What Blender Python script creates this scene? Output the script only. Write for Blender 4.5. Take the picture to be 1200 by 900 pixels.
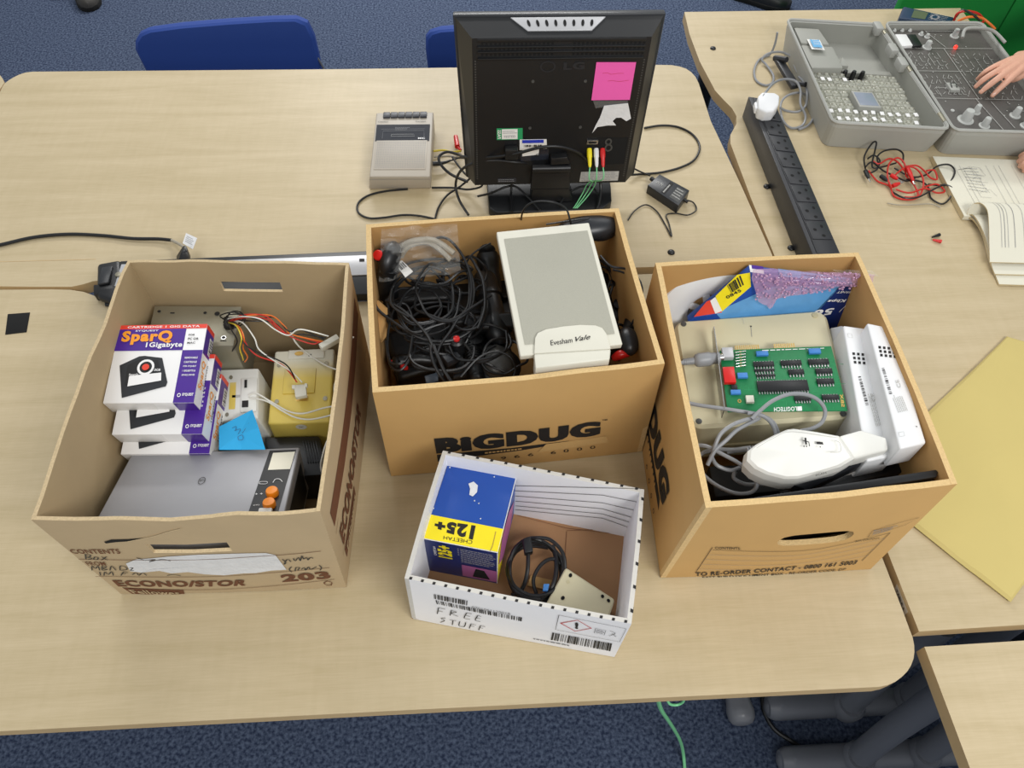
import bpy, bmesh, math, random
import numpy as np
from mathutils import Vector, Matrix, noise

# ------------------------------------------------------------------ camera, world, lights
for o in list(bpy.data.objects): bpy.data.objects.remove(o, do_unlink=True)
SC = bpy.context.scene
COL = SC.collection
TZ = 0.72                      # table height; builders below work in heights above the table top
S = 1.1
CAMH = 1.1
F = 884.27
PITCH, ROLL, YAW = math.radians(55.3204), math.radians(2.18122), math.radians(-4.74845)
def _basis():
    cy, sy = math.cos(YAW), math.sin(YAW)
    fw = Vector((-math.cos(PITCH)*sy, math.cos(PITCH)*cy, -math.sin(PITCH)))
    rt = Vector((cy, sy, 0)); up = rt.cross(fw)
    c, s = math.cos(ROLL), math.sin(ROLL)
    return c*rt + s*up, -s*rt + c*up, fw
CR, CU, CF = _basis()
CAMP = Vector((0, 0, CAMH))
cam = bpy.data.cameras.new('camera'); camo = bpy.data.objects.new('camera', cam); COL.objects.link(camo)
camo.matrix_world = Matrix(((CR.x, CU.x, -CF.x, 0), (CR.y, CU.y, -CF.y, 0), (CR.z, CU.z, -CF.z, CAMH+TZ), (0, 0, 0, 1)))
cam.sensor_width = 36; cam.lens = F/1200*36; cam.clip_start = .02; cam.clip_end = 60
SC.camera = camo
SC.view_settings.view_transform = 'Standard'; SC.view_settings.look = 'None'
SC.view_settings.gamma = 1; SC.view_settings.use_curve_mapping = False
SC.view_settings.exposure = 0.0
wd = bpy.data.worlds.new('room_light'); SC.world = wd; wd.use_nodes = True
wd.node_tree.nodes['Background'].inputs[0].default_value = (.93, .97, 1.0, 1)
wd.node_tree.nodes['Background'].inputs[1].default_value = .50
def area(name, loc, size, power, target=(0, 0, 0), col=(1, .985, .95)):
    l = bpy.data.lights.new(name, 'AREA'); l.shape = 'RECTANGLE'; l.size, l.size_y = size; l.energy = power; l.color = col
    o = bpy.data.objects.new(name, l); COL.objects.link(o); o.location = loc
    d = Vector(target) - Vector(loc); o.rotation_euler = d.to_track_quat('-Z', 'Y').to_euler()
area('ceiling_light', (-1.1, 2.1, 2.75), (.6, 1.2), 10, (-1.0, 1.9, 0), (1, .99, .97))
area('ceiling_light', (1.3, 2.1, 2.75), (.6, 1.2), 8, (1.3, 1.9, 0), (1, .99, .97))
area('ceiling_light', (.0, 4.6, 2.75), (2.4, .6), 120, (.0, 4.4, 0), (1, .99, .97))
area('ceiling_light', (1.0, -.9, 2.75), (1.2, .6), 42, (.55, .1, .7), (1, .99, .97))
area('ceiling_light', (-1.1, -.9, 2.75), (1.2, .6), 8, (-.5, .1, .7), (1, .99, .97))

# ------------------------------------------------------------------ helpers
def ray(px, py): return CF*F + CR*(px-600) - CU*(py-450)
def at(px, py, z=0.):
    d = ray(px, py); t = (z-CAMH)/d.z; return CAMP + d*t
def onp(px, py, P0, n):
    d = ray(px, py); t = (P0-CAMP).dot(n)/d.dot(n); return CAMP + d*t
def pr(P):
    d = P-CAMP; z = d.dot(CF); return 600+F*d.dot(CR)/z, 450-F*d.dot(CU)/z
def lin(h):
    h = h.lstrip('#'); o = []
    for i in (0, 2, 4):
        c = int(h[i:i+2], 16)/255; o.append(c/12.92 if c <= .04045 else ((c+.055)/1.055)**2.4)
    return o
MATS = {}
def mat(name, hexc='#808080', rough=.5, metal=0, var=.06, scale=40, bump=0., bscale=200, trans=0, alpha=1, spec=.5, emit=0):
    if name in MATS: return MATS[name]
    m = bpy.data.materials.new(name); m.use_nodes = True; nt = m.node_tree; b = nt.nodes['Principled BSDF']
    c = lin(hexc); N = nt.nodes.new; L = nt.links.new
    tc = N('ShaderNodeTexCoord'); nz = N('ShaderNodeTexNoise'); nz.inputs['Scale'].default_value = scale; nz.inputs['Detail'].default_value = 4
    L(tc.outputs['Object'], nz.inputs['Vector'])
    mx = N('ShaderNodeMix'); mx.data_type = 'RGBA'
    mx.inputs[6].default_value = (*[max(0, x*(1-var)) for x in c], 1); mx.inputs[7].default_value = (*[min(1, x*(1+var)) for x in c], 1)
    L(nz.outputs['Fac'], mx.inputs[0]); L(mx.outputs[2], b.inputs['Base Color'])
    b.inputs['Roughness'].default_value = rough; b.inputs['Metallic'].default_value = metal
    b.inputs['Specular IOR Level'].default_value = spec
    if trans: b.inputs['Transmission Weight'].default_value = trans
    if alpha < 1: b.inputs['Alpha'].default_value = alpha
    if emit: b.inputs['Emission Color'].default_value = (*c, 1); b.inputs['Emission Strength'].default_value = emit
    if bump:
        n2 = N('ShaderNodeTexNoise'); n2.inputs['Scale'].default_value = bscale; n2.inputs['Detail'].default_value = 3; L(tc.outputs['Object'], n2.inputs['Vector'])
        bp = N('ShaderNodeBump'); bp.inputs['Strength'].default_value = bump; bp.inputs['Distance'].default_value = .002
        L(n2.outputs['Fac'], bp.inputs['Height']); L(bp.outputs['Normal'], b.inputs['Normal'])
    MATS[name] = m; return m
def wood(name, rot=0.):
    m = bpy.data.materials.new(name); m.use_nodes = True; nt = m.node_tree; b = nt.nodes['Principled BSDF']; N = nt.nodes.new; L = nt.links.new
    tc = N('ShaderNodeTexCoord'); mp = N('ShaderNodeMapping'); mp.inputs['Rotation'].default_value = (0, 0, rot); mp.inputs['Scale'].default_value = (1.3, 14, 6)
    L(tc.outputs['Object'], mp.inputs[0])
    nz = N('ShaderNodeTexNoise'); nz.inputs['Scale'].default_value = 2.4; nz.inputs['Detail'].default_value = 6; nz.inputs['Distortion'].default_value = .6; L(mp.outputs[0], nz.inputs['Vector'])
    mp2 = N('ShaderNodeMapping'); mp2.inputs['Rotation'].default_value = (0, 0, rot); mp2.inputs['Scale'].default_value = (9, 160, 20); L(tc.outputs['Object'], mp2.inputs[0])
    n2 = N('ShaderNodeTexNoise'); n2.inputs['Scale'].default_value = 3; n2.inputs['Detail'].default_value = 4; L(mp2.outputs[0], n2.inputs['Vector'])
    mp3 = N('ShaderNodeMapping'); mp3.inputs['Rotation'].default_value = (0, 0, rot); mp3.inputs['Scale'].default_value = (60, 9, 9); L(tc.outputs['Object'], mp3.inputs[0])
    n3 = N('ShaderNodeTexNoise'); n3.inputs['Scale'].default_value = 1.5; n3.inputs['Detail'].default_value = 3; L(mp3.outputs[0], n3.inputs['Vector'])
    cr = N('ShaderNodeValToRGB'); e = cr.color_ramp.elements
    e[0].position = .3; e[0].color = (*lin('#b4a37f'), 1); e[1].position = .72; e[1].color = (*lin('#c8b796'), 1)
    ma = N('ShaderNodeMath'); ma.operation = 'MULTIPLY_ADD'; ma.inputs[1].default_value = .30; L(n2.outputs['Fac'], ma.inputs[0])
    mb = N('ShaderNodeMath'); mb.operation = 'MULTIPLY_ADD'; mb.inputs[1].default_value = .16; L(n3.outputs['Fac'], mb.inputs[0]); 
    mc = N('ShaderNodeMath'); mc.operation = 'MULTIPLY'; mc.inputs[1].default_value = .60; L(nz.outputs['Fac'], mc.inputs[0])
    L(mc.outputs[0], mb.inputs[2]); L(mb.outputs[0], ma.inputs[2]); L(ma.outputs[0], cr.inputs[0]); L(cr.outputs[0], b.inputs['Base Color'])
    b.inputs['Roughness'].default_value = .42; b.inputs['Specular IOR Level'].default_value = .35
    MATS[name] = m; return m
def carpet():
    m = bpy.data.materials.new('blue_carpet'); m.use_nodes = True; nt = m.node_tree; b = nt.nodes['Principled BSDF']; N = nt.nodes.new; L = nt.links.new
    tc = N('ShaderNodeTexCoord'); nz = N('ShaderNodeTexNoise'); nz.inputs['Scale'].default_value = 130; nz.inputs['Detail'].default_value = 6; L(tc.outputs['Object'], nz.inputs['Vector'])
    cr = N('ShaderNodeValToRGB'); e = cr.color_ramp.elements
    e[0].position = .36; e[0].color = (*lin('#2a3348'), 1); e[1].position = .66; e[1].color = (*lin('#566176'), 1)
    L(nz.outputs['Fac'], cr.inputs[0]); L(cr.outputs[0], b.inputs['Base Color']); b.inputs['Roughness'].default_value = .95; b.inputs['Specular IOR Level'].default_value = .1
    bp = N('ShaderNodeBump'); bp.inputs['Strength'].default_value = .6; bp.inputs['Distance'].default_value = .004; L(nz.outputs['Fac'], bp.inputs['Height']); L(bp.outputs['Normal'], b.inputs['Normal'])
    MATS['carpet'] = m; return m

def spline(pts, n=8, closed=False):
    P = [Vector(p) for p in pts]
    if len(P) < 3: return P
    out = []; m = len(P); rng = m if closed else m-1
    for i in range(rng):
        if closed: p0, p1, p2, p3 = P[(i-1) % m], P[i], P[(i+1) % m], P[(i+2) % m]
        else: p0, p1, p2, p3 = P[max(i-1, 0)], P[i], P[i+1], P[min(i+2, m-1)]
        for k in range(n):
            t = k/n; out.append(.5*((2*p1)+(p2-p0)*t+(2*p0-5*p1+4*p2-p3)*t*t+(3*p1-p0-3*p2+p3)*t**3))
    if not closed: out.append(P[-1])
    return out

ORG = {}
class MB:
    def __init__(s): s.v = []; s.f = []; s.m = []; s.sm = []; s.mats = []
    def mi(s, m):
        if isinstance(m, str): m = MATS[m]
        if m not in s.mats: s.mats.append(m)
        return s.mats.index(m)
    def add(s, vs, fs, m, smooth=False):
        k = len(s.v); i = s.mi(m); s.v += [Vector(v) for v in vs]
        for f in fs: s.f.append([a+k for a in f]); s.m.append(i); s.sm.append(smooth)
        return s
    def hull(s, bot, top, m, bev=0, seg=2, smooth=None):
        n = len(bot); vs = [Vector(p) for p in bot]+[Vector(p) for p in top]
        fs = [list(range(n))[::-1], list(range(n, 2*n))]+[[i, (i+1) % n, n+(i+1) % n, n+i] for i in range(n)]
        if bev:
            bm = bmesh.new(); vv = [bm.verts.new(v) for v in vs]
            for f in fs: bm.faces.new([vv[i] for i in f])
            bm.normal_update()
            bmesh.ops.bevel(bm, geom=bm.edges[:], offset=bev, segments=seg, profile=.5, affect='EDGES', clamp_overlap=True)
            bm.verts.index_update(); vs = [v.co.copy() for v in bm.verts]; fs = [[v.index for v in f.verts] for f in bm.faces]; bm.free()
        return s.add(vs, fs, m, bool(bev) if smooth is None else smooth)
    def slab(s, top, down, m, bev=0, seg=2):
        if not isinstance(down, Vector): down = Vector((0, 0, -down))
        top = [Vector(p) for p in top]
        return s.hull([p+down for p in top], top, m, bev, seg)
    def box(s, c, d, m, bev=0, seg=2, R=None):
        c = Vector(c); q = [Vector((a*d[0]/2, b*d[1]/2, d[2]/2)) for a, b in ((-1, -1), (1, -1), (1, 1), (-1, 1))]
        t = q; b = [Vector((p.x, p.y, -p.z)) for p in q]
        if R is not None: t = [R@p for p in t]; b = [R@p for p in b]
        return s.hull([c+p for p in b], [c+p for p in t], m, bev, seg)
    def tube(s, pts, r, m, seg=8, sp=0, closed=False, caps=True):
        P = spline(pts, sp, closed) if sp else [Vector(p) for p in pts]
        n = len(P); rr = r if isinstance(r, (list, tuple)) else None
        if rr and len(rr) != n: rr = [rr[min(int(i/(n-1)*(len(rr)-1)), len(rr)-2)]*(1-((i/(n-1)*(len(rr)-1)) % 1 if i < n-1 else 1))+rr[min(int(i/(n-1)*(len(rr)-1)), len(rr)-2)+1]*((i/(n-1)*(len(rr)-1)) % 1 if i < n-1 else 1) for i in range(n)]
        vs = []; up = None
        for i in range(n):
            a = P[i-1] if (i > 0 or closed) else P[i]; b = P[(i+1) % n] if (i < n-1 or closed) else P[i]
            t = (b-a); t = t.normalized() if t.length > 1e-9 else Vector((0, 0, 1))
            if up is None: up = t.orthogonal().normalized()
            up = (up-t*up.dot(t)); up = up.normalized() if up.length > 1e-6 else t.orthogonal().normalized()
            w = t.cross(up); R = rr[i] if rr else r
            for k in range(seg):
                A = 2*math.pi*k/seg; vs.append(P[i]+up*math.cos(A)*R+w*math.sin(A)*R)
        fs = []
        for i in range(n if closed else n-1):
            j = (i+1) % n
            for k in range(seg): fs.append([i*seg+k, i*seg+(k+1) % seg, j*seg+(k+1) % seg, j*seg+k])
        if caps and not closed: fs += [list(range(seg))[::-1], [(n-1)*seg+k for k in range(seg)]]
        return s.add(vs, fs, m, True)
    def lathe(s, prof, m, c=(0, 0, 0), seg=24, R=None, smooth=True):
        vs = []; n = len(prof); c = Vector(c)
        for r, z in prof:
            for k in range(seg):
                A = 2*math.pi*k/seg; p = Vector((r*math.cos(A), r*math.sin(A), z)); vs.append(c+(R@p if R is not None else p))
        fs = [[i*seg+k, i*seg+(k+1) % seg, (i+1)*seg+(k+1) % seg, (i+1)*seg+k] for i in range(n-1) for k in range(seg)]
        if prof[0][0] > 1e-5: fs.append(list(range(seg))[::-1])
        if prof[-1][0] > 1e-5: fs.append([(n-1)*seg+k for k in range(seg)])
        return s.add(vs, fs, m, smooth)
    def ell(s, c, d, m, R=None, seg=16):
        return s.lathe([(d[0]*0+math.sin(math.pi*i/10)*1+1e-6, -math.cos(math.pi*i/10)) for i in range(11)], m, (0, 0, 0), seg)._last(11*seg, c, d, R)
    def _last(s, n, c, d, R):
        c = Vector(c)
        for i in range(len(s.v)-n, len(s.v)):
            p = s.v[i]; p = Vector((p.x*d[0], p.y*d[1], p.z*d[2])); s.v[i] = c+(R@p if R is not None else p)
        return s
    def xf(s, M): s.v = [M@v for v in s.v]; return s
    def build(s, name, parent=None, solid=True):
        if not s.v: s.v = [Vector((0, 0, 0))]
        me = bpy.data.meshes.new(name)
        if parent is None:
            xs = [v.x for v in s.v]; ys = [v.y for v in s.v]; zs = [v.z for v in s.v]
            org = Vector(((min(xs)+max(xs))/2, (min(ys)+max(ys))/2, min(zs)))
        else: org = ORG[parent.name]
        me.from_pydata([v-org for v in s.v], [], s.f)
        for m in s.mats: me.materials.append(m)
        me.polygons.foreach_set('material_index', s.m); me.polygons.foreach_set('use_smooth', s.sm)
        if solid:
            bm = bmesh.new(); bm.from_mesh(me); bmesh.ops.recalc_face_normals(bm, faces=bm.faces[:]); bm.to_mesh(me); bm.free()
        me.update()
        o = bpy.data.objects.new(name, me); COL.objects.link(o); ORG[o.name] = org
        if any(s.sm):
            try: me.set_sharp_from_angle(angle=math.radians(42))
            except Exception: pass
        if parent is None: o.location = org+Vector((0, 0, TZ))
        else: o.parent = parent
        return o
def tag(o, label, cat, group=None):
    o['label'] = label; o['category'] = cat
    if group: o['group'] = group
    return o
def thing(name, label, cat, loc, group=None):
    o = bpy.data.objects.new(name, None); COL.objects.link(o); o.empty_display_size = .02
    loc = Vector(loc); o.location = loc+Vector((0, 0, TZ)); ORG[o.name] = loc
    return tag(o, label, cat, group)
def struct(mb, name):
    o = mb.build(name); o['kind'] = 'structure'; return o
def dup(root, loc, label=None, rotz=None):
    r = root.copy(); COL.objects.link(r); r.location = Vector(loc)+Vector((0, 0, TZ))
    if rotz is not None: r.rotation_euler = (0, 0, rotz)
    if label: r['label'] = label
    for ch in list(root.children):
        c = ch.copy(); COL.objects.link(c); c.parent = r
        for g in ch.children:
            d = g.copy(); COL.objects.link(d); d.parent = c
    return r

# ---- surfaces one can print on: s(u, v, off) -> point, u right, v up as seen from outside
class Face:
    def __init__(s, bl, br, tr, tl, flip=False):
        s.q = [Vector(p) for p in (bl, br, tr, tl)]
        s.n = (s.q[1]-s.q[0]).cross(s.q[3]-s.q[0]).normalized()*(-1 if flip else 1)
    def __call__(s, u, v, off=0):
        a, b, c, d = s.q
        return a*(1-u)*(1-v)+b*u*(1-v)+c*u*v+d*(1-u)*v+s.n*off
class Panel:
    "cardboard wall: bulged, with thickness, optional holes; outside view bl br tr tl"
    def __init__(s, bl, br, tr, tl, t=.005, bulge=0., wob=0., seed=0, sag=0.):
        s.q = [Vector(p) for p in (bl, br, tr, tl)]; s.t = t; s.b = bulge; s.w = wob; s.seed = seed; s.sag = sag
        s.n = (s.q[1]-s.q[0]).cross(s.q[3]-s.q[0]).normalized()
    def __call__(s, u, v, off=0):
        a, b, c, d = s.q
        p = a*(1-u)*(1-v)+b*u*(1-v)+c*u*v+d*(1-u)*v
        e = math.sin(math.pi*min(max(u, 0), 1))
        off = off+s.b*e*(.35+.65*math.sin(math.pi*min(max(v, 0), 1)*.85))
        z = 0
        if s.w: z = s.w*noise.noise(Vector((u*5+s.seed*7, 3, s.seed)))*max(v, 0)**3
        z -= s.sag*e*max(v, 0)**3
        return p+s.n*off+Vector((0, 0, z))
    def mesh(s, mo, me, mi=None, holes=(), nu=14, nv=6):
        mi = mi or mo; us = set(i/nu for i in range(nu+1)); vs_ = set(i/nv for i in range(nv+1))
        for (u0, v0, u1, v1, kind) in holes:
            a, b = (12, 5) if kind == 'oval' else (2, 1)
            us = {u for u in us if not (u0-.012 < u < u1+.012)} | {u0+(u1-u0)*i/a for i in range(a+1)}
            vs_ = {v for v in vs_ if not (v0-.02 < v < v1+.02)} | {v0+(v1-v0)*i/b for i in range(b+1)}
        us = sorted(us); vv = sorted(vs_); G = {}
        def hole(u, v):
            for (u0, v0, u1, v1, kind) in holes:
                cu, cv, ru, rv = (u0+u1)/2, (v0+v1)/2, (u1-u0)/2, (v1-v0)/2
                x, y = (u-cu)/ru, (v-cv)/rv
                if kind == 'oval':
                    if abs(x)**4+abs(y)**2.6 < 1: return True
                elif abs(x) < 1 and abs(y) < 1: return True
            return False
        cell = {(i, j): not hole((us[i]+us[i+1])/2, (vv[j]+vv[j+1])/2) for i in range(len(us)-1) for j in range(len(vv)-1)}
        m = MB(); V = []; idx = {}
        for i, u in enumerate(us):
            for j, v in enumerate(vv):
                uu, v2 = u, v
                for (u0, v0, u1, v1, kind) in holes:
                    if kind != 'oval': continue
                    cu, cv, ru, rv = (u0+u1)/2, (v0+v1)/2, (u1-u0)/2, (v1-v0)/2
                    around = [cell.get((i+a, j+b), True) for a in (-1, 0) for b in (-1, 0)]
                    if any(around) and not all(around):
                        x, y = (u-cu)/ru, (v-cv)/rv; g = (abs(x)**4+abs(y)**2.6)**(1/3.2)
                        if g > 0: uu = cu+(u-cu)/g; v2 = cv+(v-cv)/g
                idx[i, j, 0] = len(V); V.append(s(uu, v2, 0)); idx[i, j, 1] = len(V); V.append(s(uu, v2, -s.t))
        fo, fi, fe = [], [], []
        for (i, j), ok in cell.items():
            if not ok: continue
            q = [(i, j), (i+1, j), (i+1, j+1), (i, j+1)]
            fo.append([idx[a, b, 0] for a, b in q]); fi.append([idx[a, b, 1] for a, b in q][::-1])
            for k, (di, dj) in enumerate(((0, -1), (1, 0), (0, 1), (-1, 0))):
                if not cell.get((i+di, j+dj), False):
                    a, b = q[k], q[(k+1) % 4]
                    fe.append([idx[a[0], a[1], 0], idx[a[0], a[1], 1], idx[b[0], b[1], 1], idx[b[0], b[1], 0]])
        k0 = len(m.v); m.v += V
        for fs, mm in ((fo, mo), (fi, mi), (fe, me)):
            ix = m.mi(mm)
            for f in fs: m.f.append(f); m.m.append(ix); m.sm.append(mm != me)
        return m
def uvpx(sf, px, py, off=0, st=(.5, .5)):
    u, v = st
    for _ in range(25):
        x, y = pr(sf(u, v, off)); e = 1e-3
        xu, yu = pr(sf(u+e, v, off)); xv, yv = pr(sf(u, v+e, off))
        a, b, c, d = (xu-x)/e, (xv-x)/e, (yu-y)/e, (yv-y)/e; det = a*d-b*c
        if abs(det) < 1e-9: break
        rx, ry = px-x, py-y; du = (d*rx-b*ry)/det; dv = (-c*rx+a*ry)/det
        k = min(1, .5/max(abs(du), abs(dv), 1e-9)); u += du*k; v += dv*k
        if abs(du)+abs(dv) < 1e-6: break
    return u, v
TXT = {}
def textmesh(st, bold=.0, sx=1):
    k = (st, bold)
    if k in TXT: return TXT[k]
    c = bpy.data.curves.new('t', 'FONT'); c.body = st; c.size = 1; c.offset = bold; c.resolution_u = 3; c.space_character = 1+bold*3
    o = bpy.data.objects.new('t', c); COL.objects.link(o)
    bpy.context.view_layer.update()
    me = bpy.data.meshes.new_from_object(o.evaluated_get(bpy.context.evaluated_depsgraph_get()))
    v = [(p.co.x, p.co.y) for p in me.vertices]; f = [list(p.vertices) for p in me.polygons]
    bpy.data.objects.remove(o); bpy.data.curves.remove(c); bpy.data.meshes.remove(me)
    x0 = min(a for a, b in v); x1 = max(a for a, b in v); y0 = min(b for a, b in v); y1 = max(b for a, b in v)
    v = [((a-x0)/(x1-x0), (b-y0)/(y1-y0)) for a, b in v]
    TXT[k] = (v, f); return TXT[k]
class Ink:
    "flat printing laid on a surface; areas are given as 4 corners bl br tr tl, in photo pixels or (uv=True) in u,v"
    def __init__(s, sf, base=.0004, uv=False): s.sf = sf; s.mb = MB(); s.b = base; s.uv = uv
    def P(s, p, k=1):
        if s.uv: return p
        return uvpx(s.sf, p[0], p[1], s.b*k)
    def q(s, quad):
        if len(quad) == 2 and s.uv:
            (a, b), (c, d) = quad; return [(a, b), (c, b), (c, d), (a, d)]
        return [s.P(p) for p in quad]
    @staticmethod
    def bl(Q, x, y): 
        return tuple(Q[0][i]*(1-x)*(1-y)+Q[1][i]*x*(1-y)+Q[2][i]*x*y+Q[3][i]*(1-x)*y for i in (0, 1))
    def text(s, st, quad, m, bold=0., k=2, fat=0.):
        Q = s.q(quad); v, f = textmesh(st, bold)
        for j in (range(-2, 3) if fat else (0,)):
            w = 1-2*fat; s.mb.add([s.sf(*s.bl(Q, fat+x*w+j*fat/2, y), s.b*k) for x, y in v], f, m)
        return s
    def area(s, quad, m, k=1, n=4):
        Q = s.q(quad); vs = [s.sf(*s.bl(Q, i/n, j/n), s.b*k) for i in range(n+1) for j in range(n+1)]
        s.mb.add(vs, [[i*(n+1)+j, (i+1)*(n+1)+j, (i+1)*(n+1)+j+1, i*(n+1)+j+1] for i in range(n) for j in range(n)], m); return s
    def poly(s, pts, m, k=1):
        Q = [s.P(p) for p in pts]; cx = sum(a for a, b in Q)/len(Q); cy = sum(b for a, b in Q)/len(Q)
        s.mb.add([s.sf(cx, cy, s.b*k)]+[s.sf(a, b, s.b*k) for a, b in Q], [[0, 1+i, 1+(i+1) % len(Q)] for i in range(len(Q))], m); return s
    def stroke(s, pts, w, m, k=2, closed=False, n=4):
        Q = [s.P(p) for p in pts]
        if n > 1 and len(Q) > 2: Q = [(p.x, p.y) for p in spline([Vector((a, b, 0)) for a, b in Q], n, closed)]
        if closed: Q = Q+[Q[0]]
        W = [s.sf(a, b, s.b*k) for a, b in Q]; vs = []; fs = []
        for i in range(len(W)):
            t = (W[min(i+1, len(W)-1)]-W[max(i-1, 0)])
            if t.length < 1e-9: t = Vector((1, 0, 0))
            a, b = Q[i]; nn = (s.sf(a+.01, b, 0)-s.sf(a, b, 0)).cross(s.sf(a, b+.01, 0)-s.sf(a, b, 0)).normalized()
            c = nn.cross(t.normalized()); vs += [W[i]-c*w/2, W[i]+c*w/2]
            if i: fs.append([2*i-2, 2*i-1, 2*i+1, 2*i])
        s.mb.add(vs, fs, m); return s
    def bars(s, quad, n, m, seed=1, k=2):
        R = random.Random(seed); Q = s.q(quad); x = 0; ws = [R.choice((1, 1, 2, 3)) for _ in range(2*n)]; T = sum(ws)
        for i, w in enumerate(ws):
            if i % 2 == 0:
                a, b = x/T, (x+w)/T; s.mb.add([s.sf(*s.bl(Q, *c), s.b*k) for c in ((a, 0), (b, 0), (b, 1), (a, 1))], [[0, 1, 2, 3]], m)
            x += w
        return s
    def micro(s, quad, rows, m, seed=1, k=2, fill=.5, wl=(.04, .12)):
        R = random.Random(seed); Q = s.q(quad)
        for r in range(rows):
            y0 = 1-(r+fill+.2)/rows; y1 = 1-(r+.2)/rows; x = 0; end = R.uniform(.75, 1)
            while x < end:
                w = R.uniform(*wl); s.mb.add([s.sf(*s.bl(Q, *c), s.b*k) for c in ((x, y0), (min(x+w, 1), y0), (min(x+w, 1), y1), (x, y1))], [[0, 1, 2, 3]], m); x += w+.02
        return s
    def disc(s, c, ru, rv, m, k=2, ri=0, n=20):
        c = s.P(c); A = [2*math.pi*i/n for i in range(n)]
        o = [s.sf(c[0]+ru*math.cos(a), c[1]+rv*math.sin(a), s.b*k) for a in A]
        if ri: i_ = [s.sf(c[0]+ru*ri*math.cos(a), c[1]+rv*ri*math.sin(a), s.b*k) for a in A]; s.mb.add(o+i_, [[i, (i+1) % n, n+(i+1) % n, n+i] for i in range(n)], m)
        else: s.mb.add(o, [list(range(n))], m)
        return s
    def build(s, name, parent): return s.mb.build(name, parent, solid=False)
def cable(name, pts, r, m, label, cat='cable', group=None, sp=8, seg=8):
    "pts: (px, py, height) of the cable where it lies"
    mb = MB(); mb.tube([at(*p) for p in pts], r, m, seg, sp)
    return tag(mb.build(name), label, cat, group)
def faceset(top, down):
    "five faces of a slab whose top (seen by the camera) is tl tr br bl"
    tl, tr, br, bl = [Vector(p) for p in top]; d = down if isinstance(down, Vector) else Vector((0, 0, -down))
    return dict(top=Face(bl, br, tr, tl), front=Face(bl+d, br+d, br, bl), right=Face(br+d, tr+d, tr, br), left=Face(tl+d, bl+d, bl, tl))

# ------------------------------------------------------------------ materials
wood('maple_laminate'); wood('maple_laminate_right', .12); carpet()
mat('edge_band', '#c8ad80', .5, var=.12, scale=20)
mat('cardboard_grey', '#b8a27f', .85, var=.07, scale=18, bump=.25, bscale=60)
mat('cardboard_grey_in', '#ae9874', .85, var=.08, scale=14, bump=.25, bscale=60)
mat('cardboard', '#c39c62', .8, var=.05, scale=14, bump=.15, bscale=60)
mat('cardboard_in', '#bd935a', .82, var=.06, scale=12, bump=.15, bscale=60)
mat('card_edge', '#d5b681', .9, var=.2, scale=300, bump=.6, bscale=500)
mat('card_edge_grey', '#c6b08a', .9, var=.25, scale=300, bump=.6, bscale=500)
mat('kraft_floor', '#9c7551', .85, var=.1, scale=14)
mat('white_card', '#eeeef1', .6, var=.02); mat('white_card_edge', '#c9c6bf', .8, var=.1, scale=200)
mat('black_ink', '#1c1a1a', .7); mat('brown_ink', '#6b4026', .75); mat('pen', '#3a3834', .7); mat('red_ink', '#c02c35', .6); mat('grey_ink', '#8a8a8c', .7)
mat('light_grey_ink', '#b4b3ae', .7)
mat('paper', '#e9e7e2', .7, var=.02); mat('torn_paper', '#dcdcdc', .9, var=.12, scale=60, bump=.5)
mat('tan_tape', '#cfab72', .25, var=.03)
mat('black_plastic', '#17181a', .38, var=.15); mat('black_matte', '#141414', .7); mat('black_rubber', '#161719', .42, var=.1)
mat('dark_plastic', '#26282c', .35); mat('dark_void', '#070707', .9)
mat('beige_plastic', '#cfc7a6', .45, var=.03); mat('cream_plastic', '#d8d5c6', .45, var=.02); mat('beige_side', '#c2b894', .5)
mat('white_plastic', '#e4e5e6', .35, var=.015); mat('off_white', '#e0e0da', .4, var=.02)
mat('speaker_cloth', '#aeac9e', .9, var=.12, scale=900, bump=.5, bscale=1500)
mat('silver_plastic', '#9c9ca0', .38, var=.04, metal=.15); mat('light_silver', '#c4c4c6', .35, metal=.2)
mat('orange_plastic', '#f08a12', .35); mat('red_plastic', '#cf1f1c', .3); mat('cream_button', '#e9e4d0', .5)
mat('steel', '#9a9583', .42, metal=.55, var=.08); mat('bright_steel', '#b9b9b8', .25, metal=.9); mat('gold', '#c9a55c', .35, metal=.7)
mat('purple_print', '#46208c', .35); mat('orange_print', '#f29a22', .4); mat('red_print', '#e0412f', .4); mat('white_print', '#ecebea', .35, var=.01)
mat('blue_card', '#1b4aa0', .35, var=.04); mat('navy_card', '#152a66', .35); mat('yellow_print', '#f3df1c', .4); mat('pink_print', '#b3659c', .4)
mat('blue_note', '#29a7e0', .7, var=.02); mat('pink_note', '#ef5fb0', .7, var=.02)
mat('green_pcb', '#1d7d4a', .4, var=.15, scale=120); mat('green_trace', '#2c9a60', .4); mat('blue_cap', '#3f7fc4', .4)
mat('grey_cable', '#8d8f92', .4, var=.03); mat('white_cable', '#dcdad0', .4); mat('green_cable', '#7fcf94', .4)
mat('red_wire', '#c62d22', .38); mat('orange_wire', '#e2742a', .4); mat('yellow_wire', '#dfc83e', .4); mat('black_wire', '#151515', .38)
mat('case_grey', '#a6a6a0', .5, var=.04, bump=.12, bscale=700); mat('case_grey_in', '#9c9c94', .55, var=.04)
mat('panel_grey', '#57534f', .5, var=.05); mat('knob_grey', '#b9bab6', .4)
mat('strip_black', '#2a2b2f', .4, var=.08); mat('strip_top', '#232428', .45)
mat('foam', '#c6b470', .75, var=.04, scale=12, bump=.5, bscale=14)
mat('chair_blue', '#1d3f8c', .8, var=.08, scale=300); mat('chair_grey', '#6a6d75', .42, var=.04)
mat('green_fabric', '#108a34', .8, var=.03, scale=30)
mat('skin', '#d9a58c', .5, var=.04, scale=60); mat('nail', '#e8bfb0', .3)
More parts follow.
